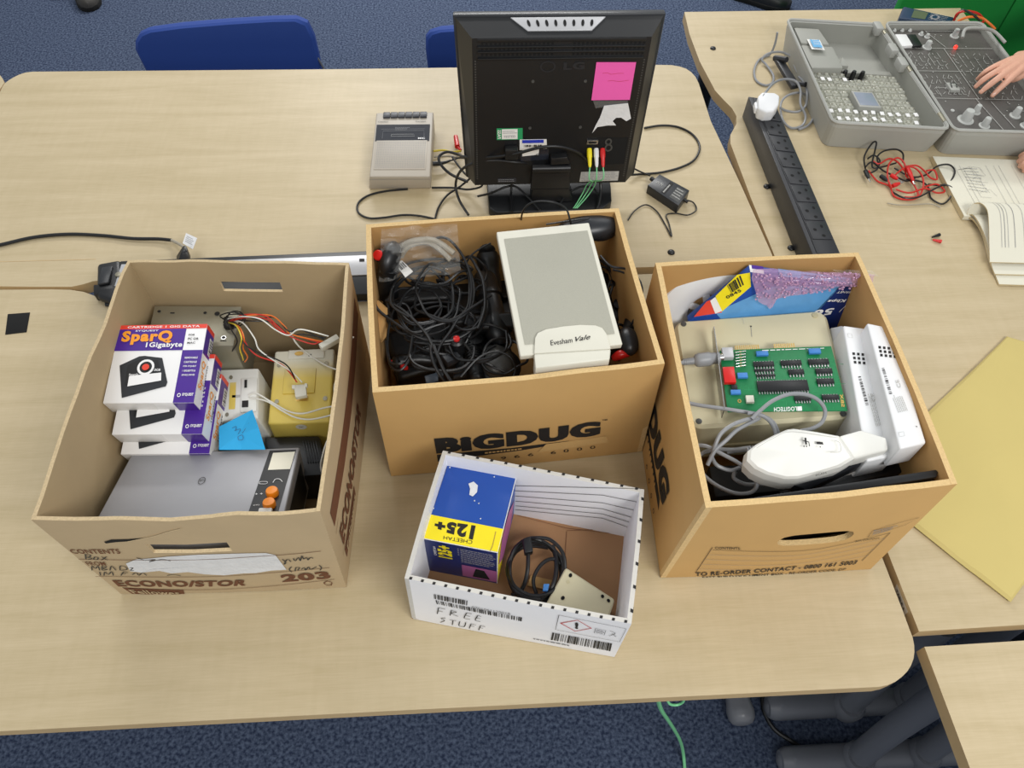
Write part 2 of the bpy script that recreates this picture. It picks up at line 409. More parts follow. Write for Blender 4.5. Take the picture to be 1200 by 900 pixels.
mat('cream_page', '#dcd8c6', .8, var=.02); mat('page_edge', '#c7b690', .9, var=.15, scale=300)
mat('shirt', '#2b2f3a', .85)
def yellowed():
    "old plastic that has yellowed over part of its face"
    m = mat('yellowed_plastic', '#d9c568', .42, var=.02)
    nt = m.node_tree; b = nt.nodes['Principled BSDF']; N = nt.nodes.new; L = nt.links.new
    tc = N('ShaderNodeTexCoord'); sp = N('ShaderNodeSeparateXYZ'); L(tc.outputs['Object'], sp.inputs[0])
    mr = N('ShaderNodeMapRange'); mr.inputs[1].default_value = .012; mr.inputs[2].default_value = .05; L(sp.outputs['Y'], mr.inputs[0])
    mx = N('ShaderNodeMix'); mx.data_type = 'RGBA'; mx.inputs[6].default_value = (*lin('#dcc35e'), 1); mx.inputs[7].default_value = (*lin('#d9d6c4'), 1)
    L(mr.outputs[0], mx.inputs[0]); L(mx.outputs[2], b.inputs['Base Color'])
yellowed()
def glassy(name, hexc, alpha, rough=.1):
    return mat(name, hexc, rough, alpha=alpha, var=.02, spec=.8)
glassy('clear_plastic', '#e6e6e2', .13, .06); glassy('clear_block', '#dcdccf', .38, .1); glassy('bubble_film', '#cfa3c4', .5, .12); glassy('smoked_window', '#2c2f38', .9, .1)
# ------------------------------------------------------------------ the setting
fl = MB(); fl.box((0.3, 2.2, -TZ-.05), (9, 9, .1), 'carpet'); struct(fl, 'floor')

# ------------------------------------------------------------------ desks
def outline_desk(name, label, top, topmat, legs, th=.026, z=0.):
    c = sum((Vector(p) for p in top), Vector())/len(top)
    t = thing(name, label, 'table', (c.x, c.y, -TZ))
    n = len(top); vs = [Vector((p.x, p.y, z)) for p in top]; lo = [Vector((p.x, p.y, z-th)) for p in top]
    mb = MB(); mb.add(vs, [list(range(n))], topmat); mb.add(lo, [list(range(n))[::-1]], 'edge_band')
    mb.build('table_top', t, solid=False)
    eb = MB(); eb.add(vs+lo, [[i, (i+1) % n, n+(i+1) % n, n+i] for i in range(n)], 'edge_band')
    o = eb.build('edge_trim', t, solid=False); o['label'] = 'tan edge banding'
    for (x, y) in legs:
        l = MB(); l.tube([(x, y, z-th), (x, y, -TZ+.02)], .025, 'dark_plastic', 16); l.lathe([(.03, 0), (.03, .02), (.025, .025)], 'dark_plastic', (x, y, -TZ), 16)
        l.build('leg', t)
    return t
def flat(p): return Vector((p.x, p.y, 0))
a0 = at(38.5, 84); lx = at(-12, 130).x
bk = [at(-12, 130), at(-4, 115), at(0, 108), at(2.5, 102.5), at(5.3, 98), at(10, 94.2), at(16, 90.6), at(23, 87.2), at(30, 85), a0]+[at(*p) for p in [(400, 81), (771, 76), (787, 76.3), (796, 77.8), (804, 80.5), (810, 84.5), (815, 90), (819, 98), (833, 142), (868, 216), (903, 294.5), (909, 309), (757, 313), (430, 326), (125, 328), (109, 329.5), (98, 333), (84, 336), (40, 336), (0, 335.5)]]
yl = at(0, 335.5).y; bk.append(Vector((lx, yl, 0)))
back_table = outline_desk('classroom_table', 'pale maple classroom table at the back carrying the monitor and the cassette recorder', bk, 'maple_laminate', [(lx+.15, 1.2), (lx+.15, 1.55), (.40, 1.55), (.4, 1.15)])
fr = [at(*p) for p in [(0, 339.5), (60, 339), (82, 339.5), (98, 342), (109, 346), (120, 351), (160, 363), (430, 353), (500, 333), (620, 326), (765, 321), (913, 315), (1031.7, 648), (1058, 716), (1066, 738), (1069.5, 747), (1071.3, 756), (1071.6, 764), (1070.5, 772), (1067.5, 780), (1063, 787), (1056.5, 793.5), (1049, 799), (1040, 802.8), (1030, 805), (500, 831), (0, 857)]]
fr = [Vector((lx-.02, fr[0].y, 0))]+fr+[Vector((lx-.02, fr[-1].y, 0))]
outline_desk('classroom_table', 'pale maple classroom table in front with rounded corner holding the cartons', fr, 'maple_laminate', [(lx+.15, .62), (lx+.15, .85), (.32, .8)])
rt = [at(*p) for p in [(802, 14), (808, 40), (820, 72), (838, 106), (848, 117), (858, 127), (863, 136), (863, 145), (856, 158), (856, 168), (880, 232), (905.5, 294), (1039.5, 645), (1077, 740)]]
yb = at(1050, 20).y; yf = at(1200, 737).y
rt = rt[::-1]+[Vector((1.37, at(802, 14).y+.01, 0)), Vector((1.37, yf+.015, 0))]
right_table = outline_desk('classroom_table', 'pale maple classroom table on the right with wavy left edge holding the open grey case', rt, 'maple_laminate_right', [(.68, 1.9), (1.28, 1.86), (.85, .5), (1.28, .45)])
q4 = [at(1083.3, 758), at(1200, 750.7)]; dx = (q4[1]-q4[0])*4; dn = (at(1136.7, 900)-q4[0])*3
outline_desk('classroom_table', 'pale maple classroom table whose square corner shows at lower right', [q4[0], q4[0]+dn, q4[0]+dn+dx, q4[0]+dx], 'maple_laminate_right', [(q4[0].x+.25, q4[0].y-.35), (q4[0].x+.6, q4[0].y-.1)])
pts5 = [at(-6, 84), at(0, 88), at(3, 92), at(5, 97), at(2, 101.5), at(-1.5, 106.5)]
outline_desk('classroom_table', 'maple table corner just showing at the far left edge of the picture', [Vector((lx-.9, pts5[0].y+.05, 0))]+pts5+[Vector((lx-.004, at(-14, 131).y, 0)), Vector((lx-.004, at(-14, 131).y-.4, 0)), Vector((lx-.9, at(-14, 131).y-.4, 0))], 'maple_laminate', [(lx-.3, 1.3), (lx-.7, 1.5)])
# seam along the front of the back table
sm = MB(); a, b = at(-20, 307.5, .0004), at(112, 304, .0004); w = Vector((0, .0016, 0))
sm.add([a, b, b+w, a+w], [[0, 1, 2, 3]], 'edge_band'); o = sm.build('seam', back_table, solid=False)
# caps
def cap(px, py, label):
    m = MB(); m.lathe([(0, .0045), (.0035, .0045), (.0065, .003), (.0075, .0005), (.0075, 0)], 'black_plastic', at(px, py, 0), 20)
    tag(m.build('screw_cap'), label, 'screw cap', 'black caps in the table tops')
cap(786.5, 296, 'small black cap in the back table beside the rear corner of the right carton')
cap(898.5, 219, 'small round black cap beside the middle of the black socket strip')
cap(927, 291, 'small round black cap at the near end of the black socket strip')
cap(835.5, 57, 'small black dot cap near the far left corner of the right table')
m = MB(); m.slab([at(9, 368, .001), at(35, 366, .001), at(31, 389, .001), at(6, 392, .001)], .001, 'dark_void', .0002)
tag(m.build('cable_hole_cover'), 'black square cover let into the table left of the left carton', 'cable hole cover')
# table sticker on right table edge
fc = Face(at(1047.5, 694, -.018), at(1064.5, 724, -.018), at(1067, 721, -.001), at(1050, 688, -.001))
fc = Face(at(1050, 690, -.022)+Vector((-.001, 0, 0)), at(1061, 722, -.022)+Vector((-.001, 0, 0)), at(1066, 717, 0)+Vector((-.001, 0, 0)), at(1053, 684, 0)+Vector((-.001, 0, 0)))
nn = fc.n; k = Ink(fc, .0015, uv=True); k.area([(0, 0), (1, 1)], 'paper'); k.text('TABLE 6', [(.12, .3), (.85, .7)], 'black_ink', .01, 1.4)
o = k.mb.build('edge_label', right_table, solid=False); o['label'] = 'white TABLE 6 sticker'

# ------------------------------------------------------------------ power rail in the gap between the desks
pr_ = thing('power_rail', 'black and silver desk power rail lying between the tables behind the left carton', 'power rail', at(270, 330, .0))
zt = .022
m = MB(); m.slab([at(140, 305.5, zt), at(470, 292, zt), at(470, 343, zt), at(140, 356, zt)], .021, 'black_plastic', .003); m.build('housing', pr_)
m = MB(); m.slab([at(142, 309.5, zt+.002), at(470, 297, zt+.002), at(470, 320, zt+.002), at(134, 335, zt+.002)], .004, 'light_silver', .001); m.build('socket_plate', pr_)
m = MB(); m.slab([at(113, 308, .026), at(141, 303, .026), at(141, 357, .02), at(112, 347, .02)], .0185, 'black_plastic', .008, 3)
m.slab([at(119, 313, .029), at(132, 311, .029), at(127, 331, .029), at(114, 333, .029)], .006, 'dark_plastic', .002)
m.slab([at(109, 333, .024), at(134, 333, .024), at(134, 343, .02), at(109, 345, .02)], .02, 'black_plastic', .003)
m.slab([at(122, 344, .01), at(136, 340, .01), at(134, 357, .005), at(122, 358, .0055)], .005, 'black_plastic', .004); m.build('end_bracket', pr_)
m = MB(); m.lathe([(.006, 0), (.006, .002), (.003, .003), (0, .003)], 'steel', at(139, 322, zt+.002), 12); m.build('screw', pr_)
m = MB(); m.slab([at(421, 303, zt+.003), at(427, 303, zt+.003), at(427, 306, zt+.003), at(421, 306, zt+.003)], .001, 'black_ink'); m.build('switch_mark', pr_)

# ------------------------------------------------------------------ cartons
def carton(name, label, rim, H, fbot, t, mo, mi, me, floor_m, bulge=.004, wob=.0, holes={}, sag=0., cat='cardboard box', group=None, bs=(1, 1)):
    FL, FR, BR, BL = [at(x, y, H) for x, y in rim]; fl_, fr_ = [at(x, y, .0015) for x, y in fbot]
    bl_ = Vector((BL.x, BL.y, .0015)); br_ = Vector((BR.x, BR.y, .0015))
    c = (FL+FR+BR+BL)/4; c.z = 0
    T = thing(name, label, cat, c)
    P = dict(front=Panel(fl_, fr_, FR, FL, t, bulge, wob, 1, sag), right=Panel(fr_, br_, BR, FR, t, bulge*bs[0], wob*.5, 2), back=Panel(br_, bl_, BL, BR, t, bulge*.5, wob*.5, 3), left=Panel(bl_, fl_, FL, BL, t, bulge*bs[1], wob*.5, 4))
    for n, p in P.items():
        hs = []
        for quad, kind in holes.get(n, []):
            off = -t if n == 'back' else 0
            Q = [uvpx(p, x, y, off) for x, y in quad]; us = [q[0] for q in Q]; vs = [q[1] for q in Q]
            hs.append((min(us), min(vs), max(us), max(vs), kind))
        p.obj = p.mesh(mo, me, mi, hs).build(n+'_panel', T)
    m = MB(); z = Vector((0, 0, .004)); m.hull([fl_, fr_, br_, bl_], [fl_+z, fr_+z, br_+z, bl_+z], floor_m); m.build('bottom_panel', T)
    return T, P
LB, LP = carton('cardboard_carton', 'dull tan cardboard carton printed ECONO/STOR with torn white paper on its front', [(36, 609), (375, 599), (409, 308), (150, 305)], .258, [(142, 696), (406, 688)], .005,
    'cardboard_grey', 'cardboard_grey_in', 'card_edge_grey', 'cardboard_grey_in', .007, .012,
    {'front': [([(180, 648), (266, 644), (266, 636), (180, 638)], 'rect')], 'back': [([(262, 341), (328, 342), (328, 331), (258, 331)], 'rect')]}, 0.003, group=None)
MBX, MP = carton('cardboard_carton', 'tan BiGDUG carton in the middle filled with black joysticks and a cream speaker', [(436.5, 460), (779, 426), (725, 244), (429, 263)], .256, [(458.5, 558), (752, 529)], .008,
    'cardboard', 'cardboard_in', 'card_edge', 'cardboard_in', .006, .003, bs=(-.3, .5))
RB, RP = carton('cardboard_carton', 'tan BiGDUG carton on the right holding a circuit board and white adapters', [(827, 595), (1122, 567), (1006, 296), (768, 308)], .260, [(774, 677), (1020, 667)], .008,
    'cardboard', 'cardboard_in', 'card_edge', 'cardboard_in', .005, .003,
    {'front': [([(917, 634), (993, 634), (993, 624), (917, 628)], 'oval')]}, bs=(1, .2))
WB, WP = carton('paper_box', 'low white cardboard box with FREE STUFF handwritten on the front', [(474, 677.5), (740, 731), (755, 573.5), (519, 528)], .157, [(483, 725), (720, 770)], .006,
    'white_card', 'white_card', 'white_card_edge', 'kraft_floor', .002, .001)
# ---- printing, left carton
k = Ink(LP['front'], .0006)
k.text('CONTENTS', [(86, 648.5), (142, 648.5), (139, 643), (80, 643.5)], 'brown_ink', .02)
k.stroke([(92, 655), (160, 656), (250, 655), (330, 650), (376, 645.5)], .0012, 'brown_ink')
k.text('FROM', [(104, 662.5), (125, 662.5), (122, 658), (99, 658)], 'brown_ink', .01)
k.stroke([(112, 675), (190, 676), (260, 675), (330, 670), (386, 665)], .0012, 'brown_ink')
k.text('ECONO/STOR', [(139, 687), (288, 686), (291, 679), (131, 679.5)], 'brown_ink', .028, 2, .003)
k.stroke([(150, 689.5), (230, 691), (300, 688), (392, 678.5)], .0012, 'brown_ink')
k.text('203', [(331, 682), (389, 677.5), (384, 669), (328, 673.5)], 'brown_ink', .035, 2, .012)
k.area([(155, 696), (217, 698), (215, 691.5), (143, 688.5)], 'brown_ink')
k.text('Fellowes', [(157, 694.5), (212, 697), (209, 692), (150, 690)], 'cardboard_grey', .02, 3)
k.disc((384.5, 683), .019, .03, 'brown_ink', 2, .82); k.stroke([(380, 684), (383, 680.5), (387, 682)], .001, 'brown_ink'); k.stroke([(389, 682.5), (388, 686), (382, 686)], .001, 'brown_ink')
k.build('printing', LP['front'].obj)
k = Ink(LP['front'], .0006)
for s_ in [[(100, 649), (101, 655)], [(100, 650), (106, 650), (105, 652.5), (101, 652.5), (108, 654), (103, 655.5)], [(111, 652.5), (110, 655), (114, 655.5), (115, 653), (111, 652.5)], [(119, 652), (126, 656)], [(125, 652), (119, 656)],
           [(108, 668), (108, 663), (112, 666), (115, 663), (117, 668)], [(120, 668), (120, 663), (125, 664), (121, 666), (126, 667), (121, 668)], [(129, 668), (131, 663), (136, 668)], [(141, 668), (141, 663), (147, 664), (149, 667), (142, 668)], [(152, 665), (156, 665), (153, 668), (157, 668)],
           [(117, 670), (118, 674)], [(122, 674), (123, 670), (127, 673), (131, 669.5), (133, 674)], [(142, 674), (145, 670), (150, 671)], [(143, 672), (148, 672)], [(155, 673), (160, 671), (163, 674), (167, 671), (172, 674)], [(196, 674), (203, 673), (212, 674.5)],
           [(331, 655), (335, 659), (333, 661), (337, 655), (341, 658)], [(344, 654), (346, 657), (350, 653), (352, 657), (354, 651), (356, 655), (359, 653), (361, 656)], [(361, 656), (364, 653), (367, 654)],
           [(342, 664), (339, 667), (342, 670)], [(346, 669), (347, 665), (351, 665), (349, 668)], [(353, 667), (357, 665), (358, 668), (362, 664), (364, 667), (371, 664)], [(374, 662), (377, 665), (375, 668)],
           [(160, 653), (170, 656), (182, 655), (175, 658), (190, 655), (200, 657)]]:
    k.stroke(s_, .0016, 'pen', n=3)
k.build('handwriting', LP['front'].obj)
R = random.Random(4); k = Ink(LP['front'], .0011)
top = [(148, 661), (160, 656), (178, 654.5), (195, 652), (230, 650.5), (262, 649.5), (290, 649), (312, 647.5), (322, 650)]
bot = [(335, 668), (318, 668.5), (300, 671), (285, 672.5), (262, 674), (240, 673.5), (220, 671), (200, 671.5), (178, 667.5), (165, 671), (152, 669)]
pts = [(x+R.uniform(-1, 1), y+R.uniform(-.7, .7)) for x, y in top+bot]
k.poly(pts, 'torn_paper'); o = k.build('torn_label', LP['front'].obj); o['label'] = 'torn white paper patch'
k = Ink(LP['front'], .0009)
k.poly([(122, 635), (130, 632.5), (150, 632), (168, 630.5), (150, 634.5), (135, 635.5), (124, 637)], 'dark_void'); k.stroke([(150, 634), (180, 628), (200, 622), (212, 619)], .0015, 'card_edge_grey'); k.build('tear', LP['front'].obj)
k = Ink(LP['right'], .0006, uv=True)
k.area([(.06, .62), (.95, .78)], 'brown_ink'); k.stroke([(.05, .56), (.96, .56)], .0012, 'brown_ink')
k.text('ECONO/STOR', [(.08, .30), (.62, .48)], 'brown_ink', .028, 2, .003); k.area([(.08, .13), (.33, .24)], 'brown_ink'); k.text('Fellowes', [(.1, .15), (.31, .22)], 'cardboard_grey', .02, 3)
k.stroke([(.05, .27), (.96, .27)], .0012, 'brown_ink'); k.build('printing', LP['right'].obj)
# ---- printing, middle carton
k = Ink(MP['front'], .0006)
def bigdug(k, q1, q2, q3):
    k.text('BIGDUG', q1, 'black_ink', .055); return k
Q = [(511.5, 531.5), (705, 510.5), (706, 493), (509, 514)]
k.text('BiGDUG', [(511.5, 531.5), (703, 509.5), (704.5, 492.5), (508.5, 513.5)], 'black_ink', .055, 2, .007)
k.poly([(512, 533), (560, 528.5), (600, 525), (640, 520), (668, 516.5), (640, 523), (610, 528), (575, 532.5), (513, 541)], 'black_ink')
k.micro([(568, 532), (618, 526), (618, 523), (568, 528.5)], 1, 'cardboard', 3, 3, .5, (.05, .09))
for i, (ch, x, y) in enumerate([('0', 562, 538), ('9', 590, 536.5), ('6', 606, 534.5), ('6', 622, 532.5), ('6', 648.5, 530), ('0', 663.5, 528), ('0', 679, 526), ('0', 694.5, 524)]):
    k.text(ch, [(x-3, y+2), (x+3, y+1.4), (x+3.2, y-2), (x-2.8, y-1.4)], 'black_ink', .0)
k.text('TM', [(705.5, 493), (711.5, 492.3), (711.5, 490.8), (705.5, 491.5)], 'black_ink', .01); k.build('printing', MP['front'].obj)
k = Ink(MP['front'], .0009); k.area([(630, 530), (713, 518), (711, 511), (640, 520.5)], 'tan_tape'); o = k.build('tape', MP['front'].obj); o['label'] = 'shiny brown tape strip'
# ---- printing, right carton
k = Ink(RP['left'], .0006, uv=True)
k.text('BiGDUG', [(.12, .28), (.79, .5)], 'black_ink', .055, 2, .007)
k.poly([(.12, .25), (.75, .25), (.78, .19), (.12, .16)], 'black_ink'); k.micro([(.2, .19), (.74, .235)], 1, 'cardboard', 5, 3, .5, (.02, .05))
for i, ch in enumerate('0966 6000'):
    if ch != ' ': k.text(ch, [(.22+i*.065, .06), (.24+i*.065, .1)], 'black_ink')
k.build('printing', RP['left'].obj)
k = Ink(RP['front'], .0006)
k.text('CONTENTS:', [(838, 643), (868, 644), (868, 641), (838, 640.5)], 'black_ink', .01)
for s_ in [[(835, 641), (815, 671)], [(835, 644), (900, 646), (960, 643), (1043, 624)], [(1043, 624), (1010, 657)]]: k.stroke(s_, .0009, 'black_ink', n=3)
for i in range(1, 5):
    t_ = i/5; k.stroke([(835-20*t_, 644+28*t_), (900-10*t_, 646+27*t_), (950-8*t_, 644+25*t_), (1043-33*t_, 624+33*t_)], .0006, 'grey_ink', n=3)
k.text('TO RE-ORDER CONTACT - 0800 161 5003', [(815, 675), (1002, 661), (1006, 656), (815, 670.5)], 'black_ink', .02)
k.text('FAST BUILD DOCUMENT BOX - RE-ORDER CODE: DP', [(824, 678), (990, 668), (992, 665.5), (823, 675.3)], 'black_ink', .01)
k.text('BOX CONTENTS', [(1002, 635), (1030, 631), (1031, 629.5), (1003, 633)], 'black_ink', .0)
k.stroke([(1017, 629), (1060, 615), (1077, 606), (1040, 616), (1022, 622), (1017, 629)], .0006, 'black_ink', n=1); k.micro([(1022, 627), (1050, 619), (1052, 615), (1024, 621)], 3, 'grey_ink', 2, 2, .4)
k.build('printing', RP['front'].obj)
# ---- printing, white box
k = Ink(WP['front'], .0005)
k.bars([(509, 701.5), (549, 709.5), (549.5, 704), (508.5, 696)], 20, 'black_ink', 3); k.bars([(512, 707.5), (612, 728), (612.5, 723.5), (510.5, 703)], 44, 'black_ink', 5)
k.text('0701061120018', [(553, 712.5), (598, 720.5), (598, 718), (553, 710)], 'grey_ink', .0)
k.stroke([(655, 720.5), (734, 736.5), (726, 752), (651, 737.5), (655, 720.5)], .0008, 'black_ink', n=1)
k.stroke([(657, 730), (677, 726.5), (693, 736), (674, 739.5), (657, 730)], .0018, 'red_ink', n=1); k.text('!', [(674, 736.5), (677.5, 737), (678, 729.5), (674, 729)], 'black_ink', .06)
k.stroke([(698, 736), (710, 738.5), (708, 744), (696.5, 741.5), (698, 736)], .0006, 'black_ink', n=1); k.micro([(698, 741.5), (708, 743.5), (709, 739), (699, 737)], 3, 'grey_ink', 3, 2, .4); k.stroke([(715, 739), (721, 742), (714, 745)], .0008, 'black_ink'); k.stroke([(717, 742), (722, 746)], .0008, 'black_ink')
k.bars([(645.5, 749.5), (716, 763), (718, 754), (647.5, 741)], 30, 'black_ink', 9)
k.micro([(625, 749), (676, 759), (676, 757), (625, 747.5)], 1, 'grey_ink', 4, 2, .6); k.build('printing', WP['front'].obj)
k = Ink(WP['front'], .0006)
for s_ in [[(514, 712), (512.5, 719)], [(514, 712), (522, 713.5)], [(513, 715.5), (519, 716.5)], [(529, 715), (527.5, 721)], [(529, 715), (535, 717), (529, 718.5), (537, 722)], [(547, 718), (544, 724), (551, 725.5)], [(547, 718), (553, 719)], [(546, 721), (551, 722)], [(560, 721), (557, 726.5), (563, 728)], [(560, 721), (564, 722)], [(558, 724), (563, 724.5)],
           [(522, 724), (517, 724.5), (521, 727), (516, 729)], [(527, 726), (535, 727.5)], [(531, 727), (530, 732)], [(539, 728), (538, 733), (544, 734), (546, 729)], [(552, 731), (550, 736)], [(552, 731), (558, 732)], [(551, 733), (556, 734)], [(563, 733), (561, 738)], [(563, 733), (569, 734)], [(562, 735), (566, 736)]]:
    k.stroke(s_, .0014, 'black_ink', n=3)
k.build('handwriting', WP['front'].obj)
def rimdash(P, u0, n, w=.018):
    k = Ink(P, .0005, uv=True)
    for i in range(n):
        u = (i+.5)/n; k.mb.add([P(u-w, 1.0, .0005), P(u+w, 1.0, .0005), P(u+w*1.4, 1.0, -P.t*.55), P(u-w*.6, 1., -P.t*.55)], [[0, 1, 2, 3]], 'black_ink')
        for j in range(len(k.mb.v)-4, len(k.mb.v)): k.mb.v[j].z += .0006
    k.build('printed_dashes', WP['front'].obj)
rimdash(WP['front'], 0, 19, .006); rimdash(WP['back'], 0, 14, .007); rimdash(WP['right'], 0, 6, .012)
inn = lambda u, v, off=0: WP['back'](u, v, -WP['back'].t-off)
k = Ink(inn, .0005)
for i in range(6):
    y0 = [569, 575, 581, 587, 592.5, 597][i]; ym = [571.5, 580, 589, 596, 602, 607][i]; y1 = [572.5, 588, 598, 607, 613, 619][i]
    k.stroke([(604, y0), (706, ym), (752 if i == 0 else 748-i*1.6, y1)], .0013, 'black_ink', n=1)
k.build('printed_lines', WP['back'].obj)
k = Ink(WP['right'], .0005, uv=True)
for i in range(7): k.stroke([(.08+i*.13, .72), (.12+i*.13, .98)], .0016, 'black_ink', n=1)
k.build('printed_lines', WP['right'].obj)
k = Ink(Face(at(600, 720, .006), at(720, 745, .006), at(738, 620, .006), at(604, 590, .006)), .0004)
k.stroke([(606, 604), (664, 619), (734, 627)], .0008, 'brown_ink', n=1); k.stroke([(664, 623), (661, 668)], .0008, 'brown_ink', n=1); k.stroke([(664, 622), (736, 619)], .0008, 'brown_ink', n=1); k.build('floor_crease', WB)
# ================================================================== contents of the left carton
def px4(q, z): return [at(x, y, (z[i] if isinstance(z, (list, tuple)) else z)) for i, (x, y) in enumerate(q)]
# ---- boxed cartridges, stack of three (top quad order tl tr br bl)
tq = px4([(140.2, 381.7), (243.2, 379.8), (227.1, 472), (120.4, 472.6)], (.22, .22, .2, .2))
ez = (tq[1]-tq[0]).cross(tq[3]-tq[0]).normalized()
if ez.z > 0: ez = -ez
dn = ez*.031
base = sum(tq, Vector())/4+dn
sp = thing('software_box', 'topmost purple and white SparQ cartridge box of the stack in the left carton', 'box', base, 'SparQ cartridge boxes')
m = MB(); m.slab(tq, dn, 'white_print', .0008); m.build('carton_body', sp)
fs = faceset(tq, dn); k = Ink(fs['top'], .0005, uv=True)
k.area([(0, .945), (1, 1)], 'red_print'); k.text('CARTRIDGE 1 GIG DATA', [(.1, .958), (.92, .985)], 'white_print', .02)
k.area([(0, .66), (.77, .945)], 'purple_print'); k.text('SparQ', [(.06, .735), (.63, .92)], 'orange_print', .05, 3); k.text('SYQUEST', [(.2, .905), (.46, .93)], 'white_print', .02, 3); k.text('1Gigabyte', [(.35, .68), (.76, .765)], 'white_print', .03, 3)
k.text('FOR', [(.81, .845), (.88, .87)], 'black_ink', .02); k.text('PC OR', [(.81, .79), (.93, .82)], 'black_ink', .02); k.text('MAC', [(.81, .74), (.9, .765)], 'black_ink', .02)
k.area([(.77, 0), (1, .66)], 'purple_print')
for i, s_ in enumerate(['REMOVABLE', 'CARTRIDGE', 'FOR SYQUEST', '1 GIGABYTE &', 'SPARQ DRIVES']): k.text(s_, [(.815, .545-i*.055), (.96, .57-i*.055)], 'white_print', .02, 3)
k.disc((.825, .09), .02, .024, 'white_print', 3, .6); k.text('SYQUEST', [(.86, .075), (.985, .115)], 'white_print', .04, 3)
k.poly([(.2, .06), (.19, .1), (.1, .47), (.3, .585), (.36, .59), (.56, .56), (.67, .25), (.66, .2)], 'dark_plastic', 2)
k.poly([(.205, .22), (.19, .47), (.32, .55), (.52, .53), (.6, .28)], 'black_plastic', 3)
k.poly([(.24, .2), (.235, .33), (.585, .37), (.6, .27)], 'white_print', 4); k.disc((.4, .44), .095, .1, 'white_print', 4, .72); k.disc((.4, .44), .04, .04, 'red_print', 5)
k.text('SparQ', [(.23, .33), (.33, .36)], 'white_print', .02, 4); k.text('1.0GB', [(.48, .39), (.57, .42)], 'white_print', .02, 4)
k.build('front_print', sp)
k = Ink(fs['right'], .0005, uv=True)
k.area([(0, .0), (.62, 1)], 'white_print'); k.area([(.62, 0), (.94, 1)], 'purple_print'); k.area([(.94, 0), (1, 1)], 'red_print'); k.area([(.66, .08), (.88, .5)], 'white_print', 2); k.bars([(.67, .12), (.87, .44)], 12, 'black_ink', 4, 3)
k.text('SparQ', [(.2, .38), (.55, .92)], 'orange_print', .03); k.text('1Gigabyte', [(.22, .1), (.55, .32)], 'black_ink', .01)
k.build('side_print', sp)
k = Ink(fs['front'], .0005, uv=True); k.area([(.02, 0), (.55, 1)], 'clear_plastic'); k.area([(.77, 0), (1, 1)], 'purple_print'); k.build('edge_print', sp)
o1 = at(130.8, 509.4, .2-.031)-tq[3]; o2 = at(141.2, 532.4, .2-.063)-tq[3]
dup(sp, base+o1, 'middle SparQ cartridge box of the stack of three in the left carton')
dup(sp, base+o2, 'bottom SparQ cartridge box of the stack, just behind the silver unit')
# ---- power supply
q = px4([(181, 358), (283, 359), (273.5, 405), (170, 407)], .178)
ps = thing('power_supply', 'beige-grey steel computer power supply in the back left corner of the left carton', 'power supply', (q[2]+q[0])/2-Vector((0, 0, .1)))
m = MB(); m.slab(q, .1, 'steel', .0015); m.build('casing', ps)
k = Ink(Face(q[3], q[2], q[1], q[0]), .0004, uv=True)
for c in [(.6, .82), (.87, .2), (.07, .85)]: k.disc(c, .02, .03, 'black_ink', 2)
k.disc((.87, .2), .03, .05, 'bright_steel', 1); k.disc((.74, .8), .03, .05, 'black_ink'); k.area([(.2, .8), (.25, .83)], 'black_ink'); k.area([(.84, .11), (.91, .13)], 'black_ink')
k.build('screws_and_slots', ps)
m = MB(); m.slab(px4([(262, 371), (276, 371), (274, 385), (262, 384)], .1805), .002, 'black_plastic', .001); m.build('cable_gland', ps)
wires = [('black_wire', [(266, 376, .116), (258, 370, .135), (275, 366, .15), (300, 374, .15), (322, 372, .15), (338, 388, .15), (352, 386, .15), (380, 398, .145)]),
 ('red_wire', [(268, 377, .118), (285, 369, .15), (310, 370, .155), (325, 382, .15), (340, 394, .14), (366, 403, .14), (376, 399, .14)]),
 ('red_wire', [(268, 378, .118), (288, 372, .15), (312, 374, .15), (328, 388, .145), (345, 393, .142), (378, 402, .14)]),
 ('orange_wire', [(270, 376, .118), (290, 370, .152), (318, 370, .152), (334, 383, .15), (342, 392, .146), (382, 401, .14)]),
 ('black_wire', [(268, 374, .12), (292, 376, .15), (320, 378, .14), (338, 392, .14), (356, 392, .14), (382, 396, .145)]),
 ('white_cable', [(266, 374, .12), (284, 371, .15), (305, 374, .16), (322, 386, .15), (338, 393, .15), (352, 386, .16), (385, 394, .145)]),
 ('black_wire', [(268, 377, .118), (278, 380, .14), (284, 400, .15), (300, 412, .16), (324, 421, .16), (338, 430, .155), (347, 447, .145)]),
 ('white_cable', [(270, 377, .118), (284, 378, .145), (298, 396, .155), (304, 410, .16), (325, 425, .16), (342, 436, .15), (354, 448, .145)]),
 ('red_wire', [(270, 378, .118), (280, 384, .145), (289, 404, .15), (302, 417, .155), (328, 426, .155), (340, 437, .15), (348, 448, .145)]),
 ('orange_wire', [(268, 378, .118), (280, 383, .145), (286, 396, .15), (285, 408, .14), (290, 418, .13), (287, 424, .12)]),
 ('yellow_wire', [(268, 378, .118), (277, 382, .145), (283, 396, .15), (281, 408, .14), (284, 418, .13), (285, 422, .12)]),
 ('black_wire', [(266, 378, .118), (272, 388, .14), (278, 400, .14), (272, 412, .12), (268, 420, .08)]),
 ('black_wire', [(264, 378, .13), (270, 366, .14), (282, 366, .13), (287, 376, .12), (276, 384, .13), (264, 382, .125)]),
 ('black_wire', [(262, 378, .125), (268, 369, .145), (286, 370, .14), (276, 383, .13), (266, 386, .12), (262, 380, .12)])]
for mt, p in wires:
    m = MB(); m.tube([at(a[0], a[1], a[2]+.062*max(0, 1-max(0, a[1]-395)/50)) for a in p], .0011, mt, 6, 6); m.build('wire', ps)
